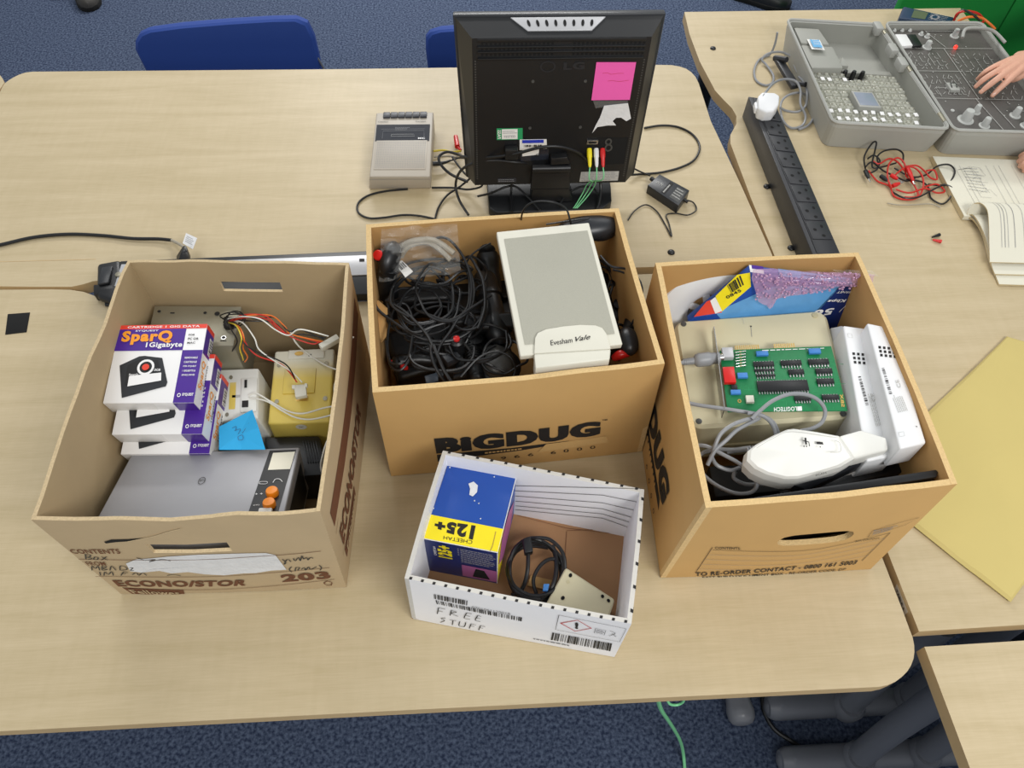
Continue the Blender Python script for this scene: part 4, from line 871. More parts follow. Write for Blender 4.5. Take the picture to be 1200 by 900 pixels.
def chip(x0, y0, x1, y1, pins=1, h=.004, mt='black_plastic', name='chip', label=None):
    # x0,y0 top left ; x1,y1 bottom right, parallel to board edges
    a = uvpx(C_, x0, y1); b = uvpx(C_, x1, y0); m = MB(); u0, v0, u1, v1 = a[0], a[1], b[0], b[1]
    P = [C_(u0, v0, h), C_(u1, v0, h), C_(u1, v1, h), C_(u0, v1, h)]; m.slab(P, -n_*h*.75, mt, .0004)
    if pins:
        np_ = max(4, int((x1-x0)/3))
        for i in range(np_):
            u = u0+(u1-u0)*(i+.5)/np_; du = (u1-u0)/np_*.22
            for va, vb in ((v0-.035, v0), (v1, v1+.02)):
                m.slab([C_(u-du, va, h*.45), C_(u+du, va, h*.45), C_(u+du, vb, h*.5), C_(u-du, vb, h*.5)], -n_*h*.4, 'bright_steel')
    o = m.build(name, pc)
    if label: o['label'] = label
for c in [(883, 425, 906, 431), (884, 433.5, 907, 436.5), (886, 440, 908, 442.5), (915, 423.5, 938, 429.5), (947.5, 422, 970, 428.5), (924, 434, 941, 440), (956, 433, 974, 439), (957.5, 445, 976, 451), (931, 465, 949, 470.5), (963.5, 464, 982, 469.5)]: chip(*c)
chip(888, 447, 945, 460, h=.0045, name='processor_chip')
for c in [(886, 413.5, 899, 419), (947.5, 410.5, 960, 416.5), (864, 439, 875, 445), (856, 459, 867, 464)]: chip(*c, pins=0, h=.006, mt='blue_cap', name='capacitor', label='blue capacitor')
chip(848, 433.5, 859, 452, 0, .009, 'red_plastic', 'switch_block', 'red switch block'); chip(857, 453, 863, 459, 0, .006, 'black_plastic', 'component'); chip(874, 466, 882, 474, 0, .007, 'cream_plastic', 'pin_header'); chip(846, 412, 857, 424, 0, .012, 'light_silver', 'round_socket_housing')
for i in range(6):
    m = MB(); a = C_(*uvpx(C_, 861+i*0.2, 415+i*3.4), .001); b = C_(*uvpx(C_, 873, 413.5+i*3.3), .001); m.tube([a, a+n_*.004, b+n_*.004, b], .0008, 'bright_steel', 6); m.ell((a+b)/2+n_*.004, (.0022, .0012, .0012), 'beige_side'); m.build('resistor', pc)
k = Ink(C_, .0002)
E0 = uvpx(C_, 861, 411)[0]; vtop = 1.0
def fingers(x0, x1, mt):
    a = uvpx(C_, x0, 408.5)[0]; b = uvpx(C_, x1, 407)[0]; m = MB(); m.slab([C_(a, 1.0, 0), C_(b, 1.0, 0), C_(b, 1.075, 0), C_(a, 1.075, 0)], -n_*.0015, 'green_pcb' if 0 else mt); nn = int((x1-x0)/2.4)
    for i in range(nn): 
        u = a+(b-a)*(i+.5)/nn; m.slab([C_(u-.004, 1.0, .0004), C_(u+.004, 1.0, .0004), C_(u+.004, 1.07, .0004), C_(u-.004, 1.07, .0004)], -n_*.0003, 'gold')
    o = m.build('edge_contacts', pc); o['label'] = 'gold edge contacts'
fingers(861, 890, 'beige_side'); fingers(907, 932, 'beige_side')
m = MB(); a, b = C_(-.045, -.12, .012), C_(-.03, 1.3, .012)
u = (C_(1, .5)-C_(0, .5)).normalized()
P = [C_(-.05, -.05, -.008), C_(-.05, 1.05, -.008), C_(-.05, 1.33, .0), C_(-.05, 1.3, .018), C_(-.05, .9, .02), C_(-.05, -.05, .02)]
m.hull(P, [p+u*.0012 for p in P], 'bright_steel'); m.build('metal_bracket', pc)
# ---- grey keyboard-type cable with round plug
t = thing('round_plug', 'grey moulded round plug pushed into the green circuit board', 'plug', at(822, 420, .19))
a, b = onp(800, 424.5, F_.q[0]+n_*.024, n_), onp(843, 419, F_.q[0]+n_*.024, n_); d = (b-a).normalized(); Rr = Vector((0, 0, 1)).rotation_difference(d).to_matrix(); L_ = (b-a).length
m = MB(); m.lathe([(.005, 0), (.0055, L_*.3), (.0095, L_*.36), (.0108, L_*.45), (.0108, L_*.72), (.0095, L_*.78), (.0088, L_*.8), (.0088, L_)], 'grey_cable', a, 18, Rr); m.build('plug_body', t)
m = MB()
for i in range(5): m.lathe([(.004, L_*(.02+i*.055)), (.0056, L_*(.035+i*.055)), (.004, L_*(.05+i*.055))], 'grey_cable', a, 14, Rr)
m.build('strain_relief', t)
m = MB(); m.lathe([(.0055, L_*.98), (.0055, L_*1.1)], 'bright_steel', a, 16, Rr); m.build('metal_collar', t)
gc = lambda p, l: cable('grey_cable', p, .0029, 'grey_cable', l, sp=10)
gc([(801, 424.5, .2), (793, 428, .2), (784, 440, .2), (786, 455, .195), (796, 468, .19), (815, 474, .19), (842, 478, .195), (862, 481, .2), (890, 486, .2), (905, 494, .195), (911, 505, .19), (911, 512, .185)], 'grey cable sweeping from the round plug across the beige device')
gc([(881, 491, .21), (890, 482, .215), (905, 470, .222), (925, 462, .225), (945, 462.5, .222), (960, 470, .218), (967, 482, .21), (963, 495, .2), (952, 502, .195), (938, 505, .19)], 'grey cable looping over the green circuit board')
gc([(881, 490, .205), (860, 497, .205), (845, 508, .2), (838, 522, .19), (835, 530, .18)], 'grey cable running from the board loop down to the front left')
gc([(890, 490, .2), (865, 503, .2), (852, 515, .195), (838, 528, .185), (829, 545, .17)], 'second grey cable beside it reaching the carton corner')
gc([(876, 484, .208), (893, 487, .208), (904, 496, .2), (909, 510, .195), (903, 520, .185), (890, 526, .185), (873, 527, .182), (852, 530, .175)], 'grey cable curling in front of the beige device')
gc([(813, 522, .17), (828, 523, .18), (848, 533, .185), (866, 543, .185), (881, 557, .18), (887, 568, .175), (880, 577, .165), (862, 578, .16), (842, 570, .155), (826, 558, .15), (817, 545, .15), (822, 532, .16), (838, 527, .17), (860, 527, .185), (880, 524.5, .2)], 'thick grey cable loop left of the white handheld scanner')
gc([(833, 533, .165), (840, 545, .165), (856, 551, .16), (870, 548, .16), (884, 556, .155), (900, 566, .15), (925, 569, .15)], 'grey cable passing under the scanner')
gc([(862, 552, .15), (860, 560, .145), (872, 567, .14), (890, 568, .14), (910, 569, .14)], 'lower grey cable under the scanner tail')
# ---- handheld scanner
sc_ = thing('handheld_scanner', 'white handheld scanner with angular head in front of the circuit board', 'scanner', at(945, 540, .17))
zt = .235
top = [(876, 529, .222), (886, 521, .228), (905, 511, .235), (922, 503.5, .24), (930, 502.5, .24), (955, 506, .242), (983, 511, .24), (1001, 537.5, .225), (985, 547, .22), (962, 554, .215), (935, 561, .212), (920, 561.5, .21), (898, 556, .21), (884, 549, .214), (875, 540, .218)]
tp = [at(*p) for p in top]; c = sum(tp, Vector())/len(tp)
m = MB(); mid = [p+Vector((0, 0, -.012))+(p-c)*.03 for p in tp]; lo = [p+Vector((0, 0, -.03))-(p-c)*.02 for p in tp]; inn_ = [c+(p-c)*.93+Vector((0, 0, .003)) for p in tp]; n = len(tp)
m.add(inn_+[c+Vector((0, 0, .004))], [[i, (i+1) % n, n] for i in range(n)], 'off_white', True)
for A, B in ((inn_, tp), (tp, mid), (mid, lo)): m.add(A+B, [[i, (i+1) % n, n+(i+1) % n, n+i] for i in range(n)], 'off_white', True)
m.add(lo, [list(range(n))], 'off_white'); m.build('body', sc_)
m = MB(); m.slab(px4([(984, 510), (1009, 503.5), (1038, 514), (1041.5, 527)], .237)[:0] or [at(983, 511, .242), at(1009, 503.5, .245), at(1039, 512.5, .236), at(1042, 527, .228), at(1001, 538, .226)], .022, 'off_white', .003, 3); m.build('scan_head', sc_)
m = MB(); m.slab([at(1000, 537, .208), at(1041, 527, .208), at(1038, 532, .2), at(1000, 548, .195), at(945, 574, .19), at(925, 566, .195), at(965, 555, .2)], .02, 'dark_plastic', .002); m.build('underside', sc_)
Fs = Face(at(900, 556, .2145), at(985, 547, .224), at(983, 511, .2445), at(905, 511, .239)); k = Ink(Fs, .0022)
k.stroke([(940, 516), (947, 518), (948, 523)], .0012, 'black_ink', n=1); k.stroke([(943, 513), (944, 521)], .0025, 'black_ink', n=1); k.area([(957, 520.5), (965, 521), (964, 518), (957, 517.5)], 'black_ink'); k.text('II', [(941, 524), (945, 524), (945, 522), (941, 522)], 'black_ink'); k.text('I', [(960, 524.5), (961, 524.5), (961, 523), (960, 523)], 'black_ink')
k.stroke([(972, 530), (984, 529), (983, 519), (977, 516)], .0007, 'light_grey_ink'); k.stroke([(886, 525), (905, 514), (928, 506), (980, 513)], .0006, 'light_grey_ink'); k.text('SCAN', [(955, 558), (968, 554.5), (967, 553), (955, 556)], 'pen', .02); k.build('markings', sc_)
m = MB(); a, b = at(875, 530, .213), at(895, 524, .22)
d = (a-b).normalized(); Rr = Vector((0, 0, 1)).rotation_difference(d).to_matrix()
for i in range(6): m.lathe([(.0045, i*.0038), (.0062, .0014+i*.0038), (.0062, .0026+i*.0038), (.0045, .0038+i*.0038)], 'grey_cable', b, 16, Rr)
m.build('strain_relief', sc_)
# ---- two white adapters
def adapter(q, z, dep, label, bvl):
    q = px4(q, z); n_ = (q[1]-q[0]).cross(q[3]-q[0]).normalized(); n_ = -n_ if n_.z < 0 else n_
    t = thing('network_adapter', label, 'network adapter', (q[0]+q[2])/2-n_*dep, 'white adapters in the right carton'); 
    del t['group']
    m = MB(); m.slab(q, -n_*dep, 'white_plastic', .003, 3); m.build('housing', t)
    F_ = Face(q[3], q[2], q[1], q[0]); return t, F_, n_
t, F_, n_ = adapter([(988, 381), (1021, 385.5), (1053, 533), (1016, 541)], (.225, .225, .215, .215), .085, 'white adapter with barcode label standing left of its twin in the right carton', 0)
k = Ink(F_, .0005)
for r in range(3):
    for c in range(5): x, y = 1000.5+c*5.3+r*.8, 414.5+r*5+c*.5; k.area([(x-1.4, y+1.3), (x+1.6, y+1.5), (x+1.4, y-1.5), (x-1.6, y-1.7)], 'black_ink')
k.build('vent_holes', t)
k = Ink(F_, .0005); k.bars([(1014.5, 475), (1005.5, 441), (1008.5, 440.5), (1018, 474.5)], 18, 'black_ink', 4); k.text('CE', [(1022, 471), (1020, 462), (1024, 461), (1026, 470)], 'light_grey_ink'); k.micro([(1026, 500), (1016, 462), (1026, 460), (1036, 498)], 6, 'light_grey_ink', 3, 2, .35); k.disc((1030, 449), .05, .012, 'light_grey_ink', 2, .8)
k.stroke([(993, 391), (998, 391.5), (999, 396), (994, 395.5), (993, 391)], .0005, 'light_grey_ink', n=1); k.stroke([(1018, 393), (1022, 393), (1023, 398), (1019, 398), (1018, 393)], .0005, 'light_grey_ink', n=1); k.disc((1030.5, 449), .02, .005, 'pen'); k.build('label_printing', t)
m = MB(); m.slab(px4([(973, 384), (988, 381), (1016, 541), (994, 506)], (.18, .203, .183, .16)), .06, 'white_plastic', .002); m.build('side_cover', t)
t, F_, n_ = adapter([(1016, 378), (1045, 384), (1086, 519), (1055, 526)], (.25, .25, .25, .25), .05, 'white adapter with barcode label standing against the right wall of the carton', 0)
k = Ink(F_, .0005)
for r in range(3):
    for c in range(4): x, y = 1031+c*5.3+r*1, 407+r*4.6+c*.6; k.area([(x-1.4, y+1.3), (x+1.6, y+1.5), (x+1.4, y-1.5), (x-1.6, y-1.7)], 'black_ink')
k.build('vent_holes', t)
k = Ink(F_, .0005); k.bars([(1042, 462), (1033, 431), (1036, 430.5), (1045.5, 461.5)], 18, 'black_ink', 5); k.text('CE', [(1052, 455), (1049, 446), (1053, 445), (1056, 454)], 'light_grey_ink'); k.micro([(1052, 484), (1044, 464), (1056, 461), (1064, 481)], 6, 'light_grey_ink', 4, 2, .35); k.stroke([(1053, 507), (1059, 506), (1060, 511), (1054, 512), (1053, 507)], .0005, 'light_grey_ink', n=1); k.disc((1074, 500), .02, .005, 'pen'); k.build('label_printing', t)
# ---- dark slabs along the front
t = thing('flat_board', 'long thin black panel standing on edge along the front wall of the right carton', 'panel', at(975, 575, .05))
m = MB(); m.slab([at(849, 588, .225), at(1097, 550, .245), at(1100, 553, .245), at(1098, 559, .245), at(893, 595, .225), at(850, 593, .225)], .15, 'black_rubber', .0015); m.build('panel_body', t)
t = thing('flat_board', 'glossy black panel standing behind the long front panel in the right carton', 'panel', at(960, 570, .03))
m = MB(); m.slab([at(912, 576, .16), at(1060, 540, .17), at(1062, 552, .17), at(925, 582, .16)], .13, 'black_plastic', .002); m.build('panel_body', t)
m = MB(); m.slab([at(905, 552, .15), at(1085, 552, .15), at(1080, 570, .15), at(850, 585, .15)], .09, 'dark_void'); 
t = thing('black_case', 'plain black case deep at the front of the right carton', 'case', at(965, 565, .06)); m2 = MB(); m2.slab([at(830, 545, .11), at(1045, 535, .11), at(1075, 560, .11), at(838, 583, .11)], .07, 'black_matte', .006); m2.build('case_body', t)
# ---- boxed modem
A_, B_ = at(884, 318, .235), at(1020, 332, .235); dnv = (at(818, 372, .155)-at(884, 318, .235)); 
Ql = [A_, B_, at(983, 400, .155), at(812, 374, .16)]
Ql = [A_, B_, B_+Vector((-.012, -.045, -.085)), A_+Vector((-.012, -.045, -.085))]
bk_n = (Ql[1]-Ql[0]).cross(Ql[3]-Ql[0]).normalized(); bk_n = bk_n if bk_n.y > 0 else -bk_n
th_ = at(1027, 318, .235)-B_
t = thing('modem_box', 'blue modem box with 56 Kbps printing leaning at the back of the right carton', 'box', (Ql[2]+Ql[3])/2)
fro = [at(884, 318, .235), at(1022, 334, .235), at(955, 415, .12), at(800, 400, .12)]
Pm_ = Vector((0, .766, .2)); nm_ = Vector((0, -1, .22)).normalized(); cover = [onp(x, y, Pm_, nm_) for x, y in [(879, 319), (1012, 336), (965, 420), (806, 378)]]
m = MB(); bv = Vector((.0, .012, .003))
m.hull([p+bv for p in cover], cover, 'blue_card', .0008); m.build('carton_body', t)
Fc_ = Face(cover[3], cover[2], cover[1], cover[0], flip=False); 
k = Ink(Fc_, .0006)
k.poly([(985, 334), (1011, 337), (966, 415), (945, 410), (955, 366)], 'navy_card'); k.poly([(905, 336), (985, 335), (958, 366), (850, 380), (838, 366)], mat('sky_print', '#5c9ad0', .35, var=.25, scale=30), 1)
k.text('56', [(978, 360), (955, 363), (951, 371), (974, 368)], 'white_print', .04, 3); k.text('Kbps', [(993, 349), (972, 350), (968, 354), (989, 353.5)], 'white_print', .03, 3); k.stroke([(999, 350), (983, 365)], .001, 'white_print', 3, n=1); k.text('INTERNET', [(1006, 341), (982, 340.5), (980, 343), (1003, 343)], 'white_print', .0, 3)
k.poly([(813, 371), (828, 353), (838, 349), (846, 366)], 'red_print', 2); k.poly([(832, 352), (838, 347.5), (846, 364), (838, 367)], 'white_print', 3); k.build('cover_print', t)
k = Ink(Fc_, .0011); k.poly([(864, 322), (879, 319.5), (880, 336), (845, 366), (838.5, 347)], 'yellow_print'); k.bars([(857, 343), (872, 333), (868, 322), (852, 334)], 9, 'black_ink', 8); k.text('0845', [(852, 350), (869, 341), (867, 338), (850, 347)], 'black_ink', .02); o = k.build('yellow_label', t); o['label'] = 'yellow barcode label'
ft = Face(cover[0], cover[1], cover[1]+bv, cover[0]+bv); k = Ink(ft, .0006, uv=True); k.area([(0, 0), (.12, 1)], 'white_print'); k.area([(.02, .5), (.12, 1)], 'purple_print', 2); k.area([(.25, 0), (1, 1)], 'sky_print'); k.text('PRACTICAL 56 Kbps', [(.45, .4), (.9, .7)], 'navy_card', .02); k.build('edge_print', t)
bw = [at(880, 313, .243), at(1026, 321, .243), at(1020, 333, .240), (0, 0, 0)]
R = random.Random(3)
poly = [(881, 314), (905, 313), (940, 315), (975, 317), (1000, 318), (1024, 320), (1021, 330), (1000, 334), (978, 335), (960, 340), (940, 343), (922, 346), (905, 350), (902, 362), (898, 357), (888, 352), (884, 338), (880, 325)]
m = MB(); nn = Fc_.n; Pn = cover[0]+nn*.004
vs = []; cx, cy = 925, 328; N = len(poly); rings = 9
for r in range(rings+1):
    for i, (x, y) in enumerate(poly*1):
        for h in range(3):
            x2, y2 = poly[(i+1) % N]; xx = x+(x2-x)*h/3; yy = y+(y2-y)*h/3; s_ = r/rings
            p = onp(cx+(xx-cx)*s_, cy+(yy-cy)*s_, Pn, nn); vs.append(p+nn*(.004+.0035*noise.noise(p*220)+.003*noise.noise(p*60)))
K = N*3; m.add(vs, [[r*K+i, r*K+(i+1) % K, (r+1)*K+(i+1) % K, (r+1)*K+i] for r in range(rings) for i in range(K)], 'bubble_film', True)
t = thing('bubble_wrap', 'pinkish torn bubble wrap draped over the blue modem box', 'bubble wrap', onp(cx, cy, Pn, nn)); m.build('film', t, solid=False)
m = MB()
for i in range(260):
    x, y = R.uniform(884, 1018), R.uniform(317, 350)
    if y > 350-(x-884)*.13: continue
    p = onp(x, y, Pn, nn); m.ell(p+nn*.006, (.0021, .0021, .0016), 'bubble_film', None, 8)
o = m.build('bubbles', t); o['kind'] = 'stuff'
crumple('plastic_film', 'clear plastic sheet tip pointing over the back right corner of the right carton', [at(985, 322, .246), at(1031, 324, .262), at(1022, 317, .262), at(975, 316, .246)], 'clear_plastic', 'plastic film', 7, .003, 10)
# ---- white ring-shaped plate
t = thing('plastic_ring', 'white plastic ring-shaped cover leaning at the back left of the right carton', 'cover', at(850, 368, .15))
Rr = Matrix.Rotation(1.33, 3, 'X') @ Matrix.Rotation(0.1, 3, 'Z')
m = MB(); prof = [(.034, -.012), (.036, -.004), (.05, .002), (.072, .006), (.088, .004), (.093, -.004), (.095, -.014), (.092, -.014), (.089, -.006), (.072, .002), (.05, -.002), (.037, -.012)]
cc = at(858, 340, .17); cc.y = .781; cc.x = .385; cc.z = .153; m.lathe([(a*.98, b) for a, b in prof], 'white_plastic', cc, 48, Rr); m.build('ring', t)
m = MB()
for a in (100, 150): 
    A = math.radians(a); p = cc+Rr@Vector((.03*math.cos(A), .03*math.sin(A), -.006)); m.box(p, (.022, .012, .006), 'white_plastic', .002, R=Rr@Matrix.Rotation(A, 3, 'Z'))
m.build('spoke', t)

# ================================================================== contents of the white box
q = px4([(527, 537), (606, 555), (583, 647.5), (496, 631)], .125)
cb_ = thing('product_box', 'blue and yellow CHEETAH 125+ box standing in the left of the white box', 'box', (q[0]+q[2])/2-Vector((0, 0, .118)))
m = MB(); lo = [Vector((p.x, p.y, .007)) for p in q]; m.hull(lo, q, 'blue_card', .001); m.build('carton_body', cb_)
fs = faceset(q, .118); F_ = fs['top']; k = Ink(F_, .0005)
k.poly([(505, 603), (590.5, 620), (584, 647), (496, 630.5)], 'yellow_print')
k.text('125+', [(557.5, 616), (510, 609), (509, 620.5), (554, 633)], 'black_ink', .07); k.text('CHEETAH', [(554, 633.5), (520, 628), (519.5, 632), (553, 638)], 'black_ink', .0)
R = random.Random(5); k.poly([(549, 567), (555, 564.5), (560, 569), (559, 577), (554, 582), (550, 580), (551, 573)], 'torn_paper', 2)
for (x, y) in [(562, 608), (526, 548), (560, 590), (578, 559), (507, 596), (555, 587)]: k.poly([(x, y), (x+2, y-1), (x+1.5, y+1)], 'torn_paper', 2)
k.stroke([(581, 623), (577, 640), (574, 646)], .001, 'gold', n=2); k.build('top_print', cb_)
k = Ink(fs['front'], .0005, uv=True); k.area([(0, 0), (1, 1)], 'navy_card'); k.text('125+', [(.17, .52), (.17, .92), (.37, .92), (.37, .52)][::1] and [(.38, .55), (.38, .93), (.18, .93), (.18, .55)], 'yellow_print', .06, 3); k.text('CHEETAH', [(.16, .58), (.16, .85), (.12, .85), (.12, .58)], 'white_print', .02, 3)
k.micro([(.5, .5), (.98, .5), (.98, .93), (.5, .93)], 9, 'light_grey_ink', 5, 3, .25); k.micro([(.46, .7), (.48, .7), (.48, .93), (.46, .93)], 4, 'light_grey_ink', 5, 3, .25, (.5, .9)); k.area([(.5, .05), (1, .42)], 'pink_print', 2); k.poly([(.65, .1), (.7, .38), (.82, .36), (.9, .1)], 'dark_void', 3); k.build('front_print', cb_)
k = Ink(fs['right'], .0005, uv=True); k.area([(0, 0), (.25, .9)], 'yellow_print'); k.poly([(.05, .5), (.2, .95), (.55, .9), (.85, .55), (.7, .2), (.3, .1)], 'pink_print', 2); k.build('side_print', cb_)
# worn pale edges
m = MB()
for a, b in ((q[0], q[1]), (q[1], q[2]), (q[2], q[3])): m.tube([a, b], .0007, 'torn_paper', 5)
m.tube([q[2], lo[2]], .0008, 'torn_paper', 5); m.build('worn_edges', cb_)
# mouse underside / joystick adapter
q = px4([(663, 664), (721, 702), (709, 738), (637, 712)], .052)
tb = thing('beige_mouse', 'beige plastic puck lying upside down with screw holes in the white box', 'mouse', (q[0]+q[2])/2-Vector((0, 0, .045)))
m = MB(); m.slab(q, .045, 'beige_plastic', .004, 3); m.build('housing', tb)
F_ = Face(q[3], q[2], q[1], q[0]); k = Ink(F_, .0005)
for x, y in [(668.5, 674.5), (659.5, 701), (706, 699), (713, 704)]: u, v = uvpx(F_, x, y); k.mb.add([F_(u+.03*math.cos(a*.4), v+.05*math.sin(a*.4), .001) for a in range(16)], [list(range(16))], 'dark_void')
u, v = uvpx(F_, 665.5, 682); k.mb.add([F_(u+.03*math.cos(a*.4), v+.04*math.sin(a*.4), .001) for a in range(16)], [list(range(16))], 'beige_side'); k.build('screw_holes', tb)
# black cable with connector, coiled
P = coil(627, 672, .016, .040, .045, 5.2, 21, .06, .03)
cab = thing('coiled_cable', 'coiled black mouse cable with rectangular plug in the white box', 'cable', at(627, 672, .005))
m = MB(); m.tube(P, .0028, 'black_rubber', 8, 6); m.build('coil', cab)
m = MB(); m.tube([at(648, 640, .03), at(652, 658, .04), at(650, 680, .045), at(641, 697, .04), at(628, 705, .03)], .0035, 'black_rubber', 8, 6); m.tube([at(619, 648, .055), at(618, 670, .05), at(612, 690, .035), at(600, 697, .02)], .003, 'black_rubber', 8, 6)
m.tube([at(660, 665, .03), at(648, 655, .04), at(634, 662, .045), at(625, 680, .04), at(630, 700, .03)], .0028, 'black_rubber', 8, 6); m.build('cord', cab)
m = MB(); m.slab(px4([(612, 631), (622, 628), (625, 646), (615, 648)], .065), .014, 'black_plastic', .002); m.build('plug', cab)
m = MB(); m.slab(px4([(637, 684), (644, 684), (642, 692), (636, 692)], .055), .006, 'blue_cap', .001); o = m.build('cable_tie', cab); o['label'] = 'blue cable tie'
m = MB(); m.slab([at(622, 674, .012), at(648, 680, .012), at(645, 692, .012), at(618, 686, .012)], .004, 'cardboard', .0005); tag(m.build('card_strip'), 'small cardboard strip on the floor of the white box under the cable coil', 'cardboard strip')
# ================================================================== monitor
TL, TR, BR_, BL_ = at(530.5, 17.5, .373), at(780.8, 15.2, .373), at(743, 205, .048), at(546, 208, .048)
ex = ((TR-TL).normalized()+(BR_-BL_).normalized()).normalized(); ez = ((TL+TR)-(BL_+BR_)).normalized(); nb = ex.cross(ez).normalized()
if nb.y > 0: nb = -nb
mc_ = at(640, 236, 0)
mo_ = thing('computer_monitor', 'black flat-panel computer monitor seen from behind with pink note stuck on it', 'monitor', Vector((mc_.x, mc_.y, 0)))
m = MB(); m.hull([p-nb*.018 for p in (BL_, BR_, TR, TL)], [BL_, BR_, TR, TL], 'dark_plastic', .003, 2); m.build('bezel', mo_)
m = MB(); ins = [BL_-nb*.0182+(TR-BL_)*.05, BR_-nb*.0182+(TL-BR_)*.05, TR-nb*.0182+(BL_-TR)*.05, TL-nb*.0182+(BR_-TL)*.05]; m.hull([p-nb*.0012 for p in ins], ins, 'smoked_window'); m.build('screen', mo_)
P0 = TL+nb*.045
I = [onp(x, y, P0, nb) for x, y in [(556.7, 217), (732.7, 213.5), (764, 43), (553, 45)]]   # bl br tr tl of the raised back
O = [BL_+ex*.003+ez*.003, BR_-ex*.003+ez*.003, TR-ex*.004-ez*.004, TL+ex*.004-ez*.004]
m = MB(); vs = O+I; m.add(vs, [[4, 5, 6, 7]], 'black_plastic'); m.add(vs, [[0, 1, 5, 4], [1, 2, 6, 5], [2, 3, 7, 6], [3, 0, 4, 7]], 'black_plastic'); m.build('back_cover', mo_)
Ft = Face(I[3], I[2], O[2], O[3]); Fb = Face(I[0], I[1], I[2], I[3])
m = MB(); a = [Ft(.32, .30, .002), Ft(.66, .30, .002), Ft(.72, .93, .002), Ft(.26, .93, .002)]; m.hull([p-Ft.n*.003 for p in a], a, 'light_silver', .0008); vpl = m.build('vent_plate', mo_)
k = Ink(Ft, .0004, uv=True)
for i in range(8): k.disc((.337+i*.0455, .62), .0075, .16, 'dark_void', 8)
k.build('vent_holes', vpl)
m = MB()
for y0, y1, d_ in ((.975, .998, .001), (.945, .955, .004), (.915, .925, .004), (.875, .885, .005)): a = [Fb(.03, y0, d_), Fb(.97, y0, d_), Fb(.97, y1, d_), Fb(.03, y1, d_)]; m.hull([p-Fb.n*(d_+.001) for p in a], a, 'black_plastic', .0004)
m.build('vent_ribs', mo_)
k = Ink(Fb, .0005, uv=True)
for r, y in enumerate((.96, .93, .895)):
    for i in range(38):
        x = .05+i*.0245
        if 17 <= i <= 20: continue
        k.area([(x, y), (x+.012, y+.012)], 'dark_void', 2, 1)
for i in range(50):
    for x in (.012, .976): k.area([(x, .05+i*.0165), (x+.008, .058+i*.0165)], 'mid_grey', 1, 1)
k.build('vent_grille', mo_)
k = Ink(Fb, .0006)
k.text('LG', [(660, 82), (685, 81), (685.5, 72), (660.5, 73)], 'dark_plastic', .05); k.disc((642, 78), .045, .035, 'dark_plastic', 2, .8); k.build('embossed_logo', mo_)
for (x, y) in [(624.5, 95.3), (686, 95), (621, 150), (680, 149)]:
    u, v = uvpx(Fb, x, y); Rr = Vector((0, 0, 1)).rotation_difference(nb).to_matrix(); m = MB(); m.lathe([(.003, 0), (.003, .001), (.0012, .0012), (0, .0005)], 'mid_grey', Fb(u, v), 12, Rr); m.build('screw', mo_)
def sticker(F_, quad, mt, name, label, draw=None, off=.0008):
    k = Ink(F_, off); k.area(quad, mt)
    if draw: draw(k)
    o = k.build(name, mo_); o['label'] = label; return o
# sticky note and torn scrap are things of their own, stuck on the monitor
def note(name, label, cat, F_, poly, mt, draw=None, off=.002, curl=0):
    c = [F_(*uvpx(F_, x, y, off), off) for x, y in poly]
    t = thing(name, label, cat, sum(c, Vector())/len(c)); m = MB(); m.hull([p-F_.n*.0008 for p in c], c, mt); m.build('sheet', t)
    if draw: k = Ink(F_, off+.0003); k.b = off+.0003; draw(k); k.build('handwriting', t)
note('sticky_note', 'bright pink square sticky note on the back of the monitor', 'sticky note', Fb, [(693, 117.5), (738, 117), (745.5, 73), (699, 73)], 'pink_note', lambda k: (k.stroke([(706, 86), (712, 85.5), (716, 87), (724, 86), (731, 86)], .0006, 'red_ink', 1), k.stroke([(712, 95), (718, 94.5), (726, 95.5), (737, 94)], .0006, 'red_ink', 1)))
note('torn_paper_scrap', 'torn grey-white paper scrap below the pink note', 'paper scrap', Fb, [(694, 156), (698, 147), (703, 138), (708, 124), (736, 121), (739.5, 139), (734, 142), (728, 138), (722, 138), (718, 142), (722, 147), (712, 147), (700, 149)], 'torn_paper')
k = Ink(Fb, .0007); k.area([(694, 127), (712, 127), (735, 120), (737, 118)][:0] or [(698, 127), (735, 121), (736, 118), (695, 118)], 'clear_plastic'); o = k.build('clear_tape', mo_); o['label'] = 'strip of clear tape'
sticker(Fb, [(582, 164), (612.5, 163.5), (612.5, 150), (582, 150.5)], 'green_trace', 'test_label', 'green and white tested label', lambda k: (k.area([(588, 163), (606.5, 162.7), (606.5, 151), (588, 151.3)], 'paper', 2), k.text('PASS', [(583, 162), (583, 152), (587, 152), (587, 162)][::1], 'paper', .02, 3), k.text('TESTED', [(590, 161), (604, 160.5), (604, 158), (590, 158.5)], 'grey_ink', 0, 3), k.micro([(589, 157), (606, 156.6), (606, 152.5), (589, 153)], 2, 'grey_ink', 3, 3, .3)))
sticker(Fb, [(610, 189), (643, 187), (643, 172), (610, 172)], 'smoked_window', 'lower_label', 'grey lower label', lambda k: k.area([(612, 183), (631, 181), (632, 173), (612, 173)], 'paper', 2))
sticker(Fb, [(609, 176), (641, 174), (640.5, 163), (609, 163.5)], 'paper', 'asset_label', 'white label with blue band and barcode', lambda k: (k.area([(612, 167.5), (637, 167), (637, 163.3), (612, 163.8)], mat('royal_print', '#2a3cb4', .4), 2), k.bars([(614, 172), (636, 171.3), (636, 169), (614, 169.5)], 14, 'black_ink', 6, 2), k.text('C', [(628, 182.5), (631, 182), (631, 179), (628, 179.5)], 'black_ink', .02, 3)), .0014)
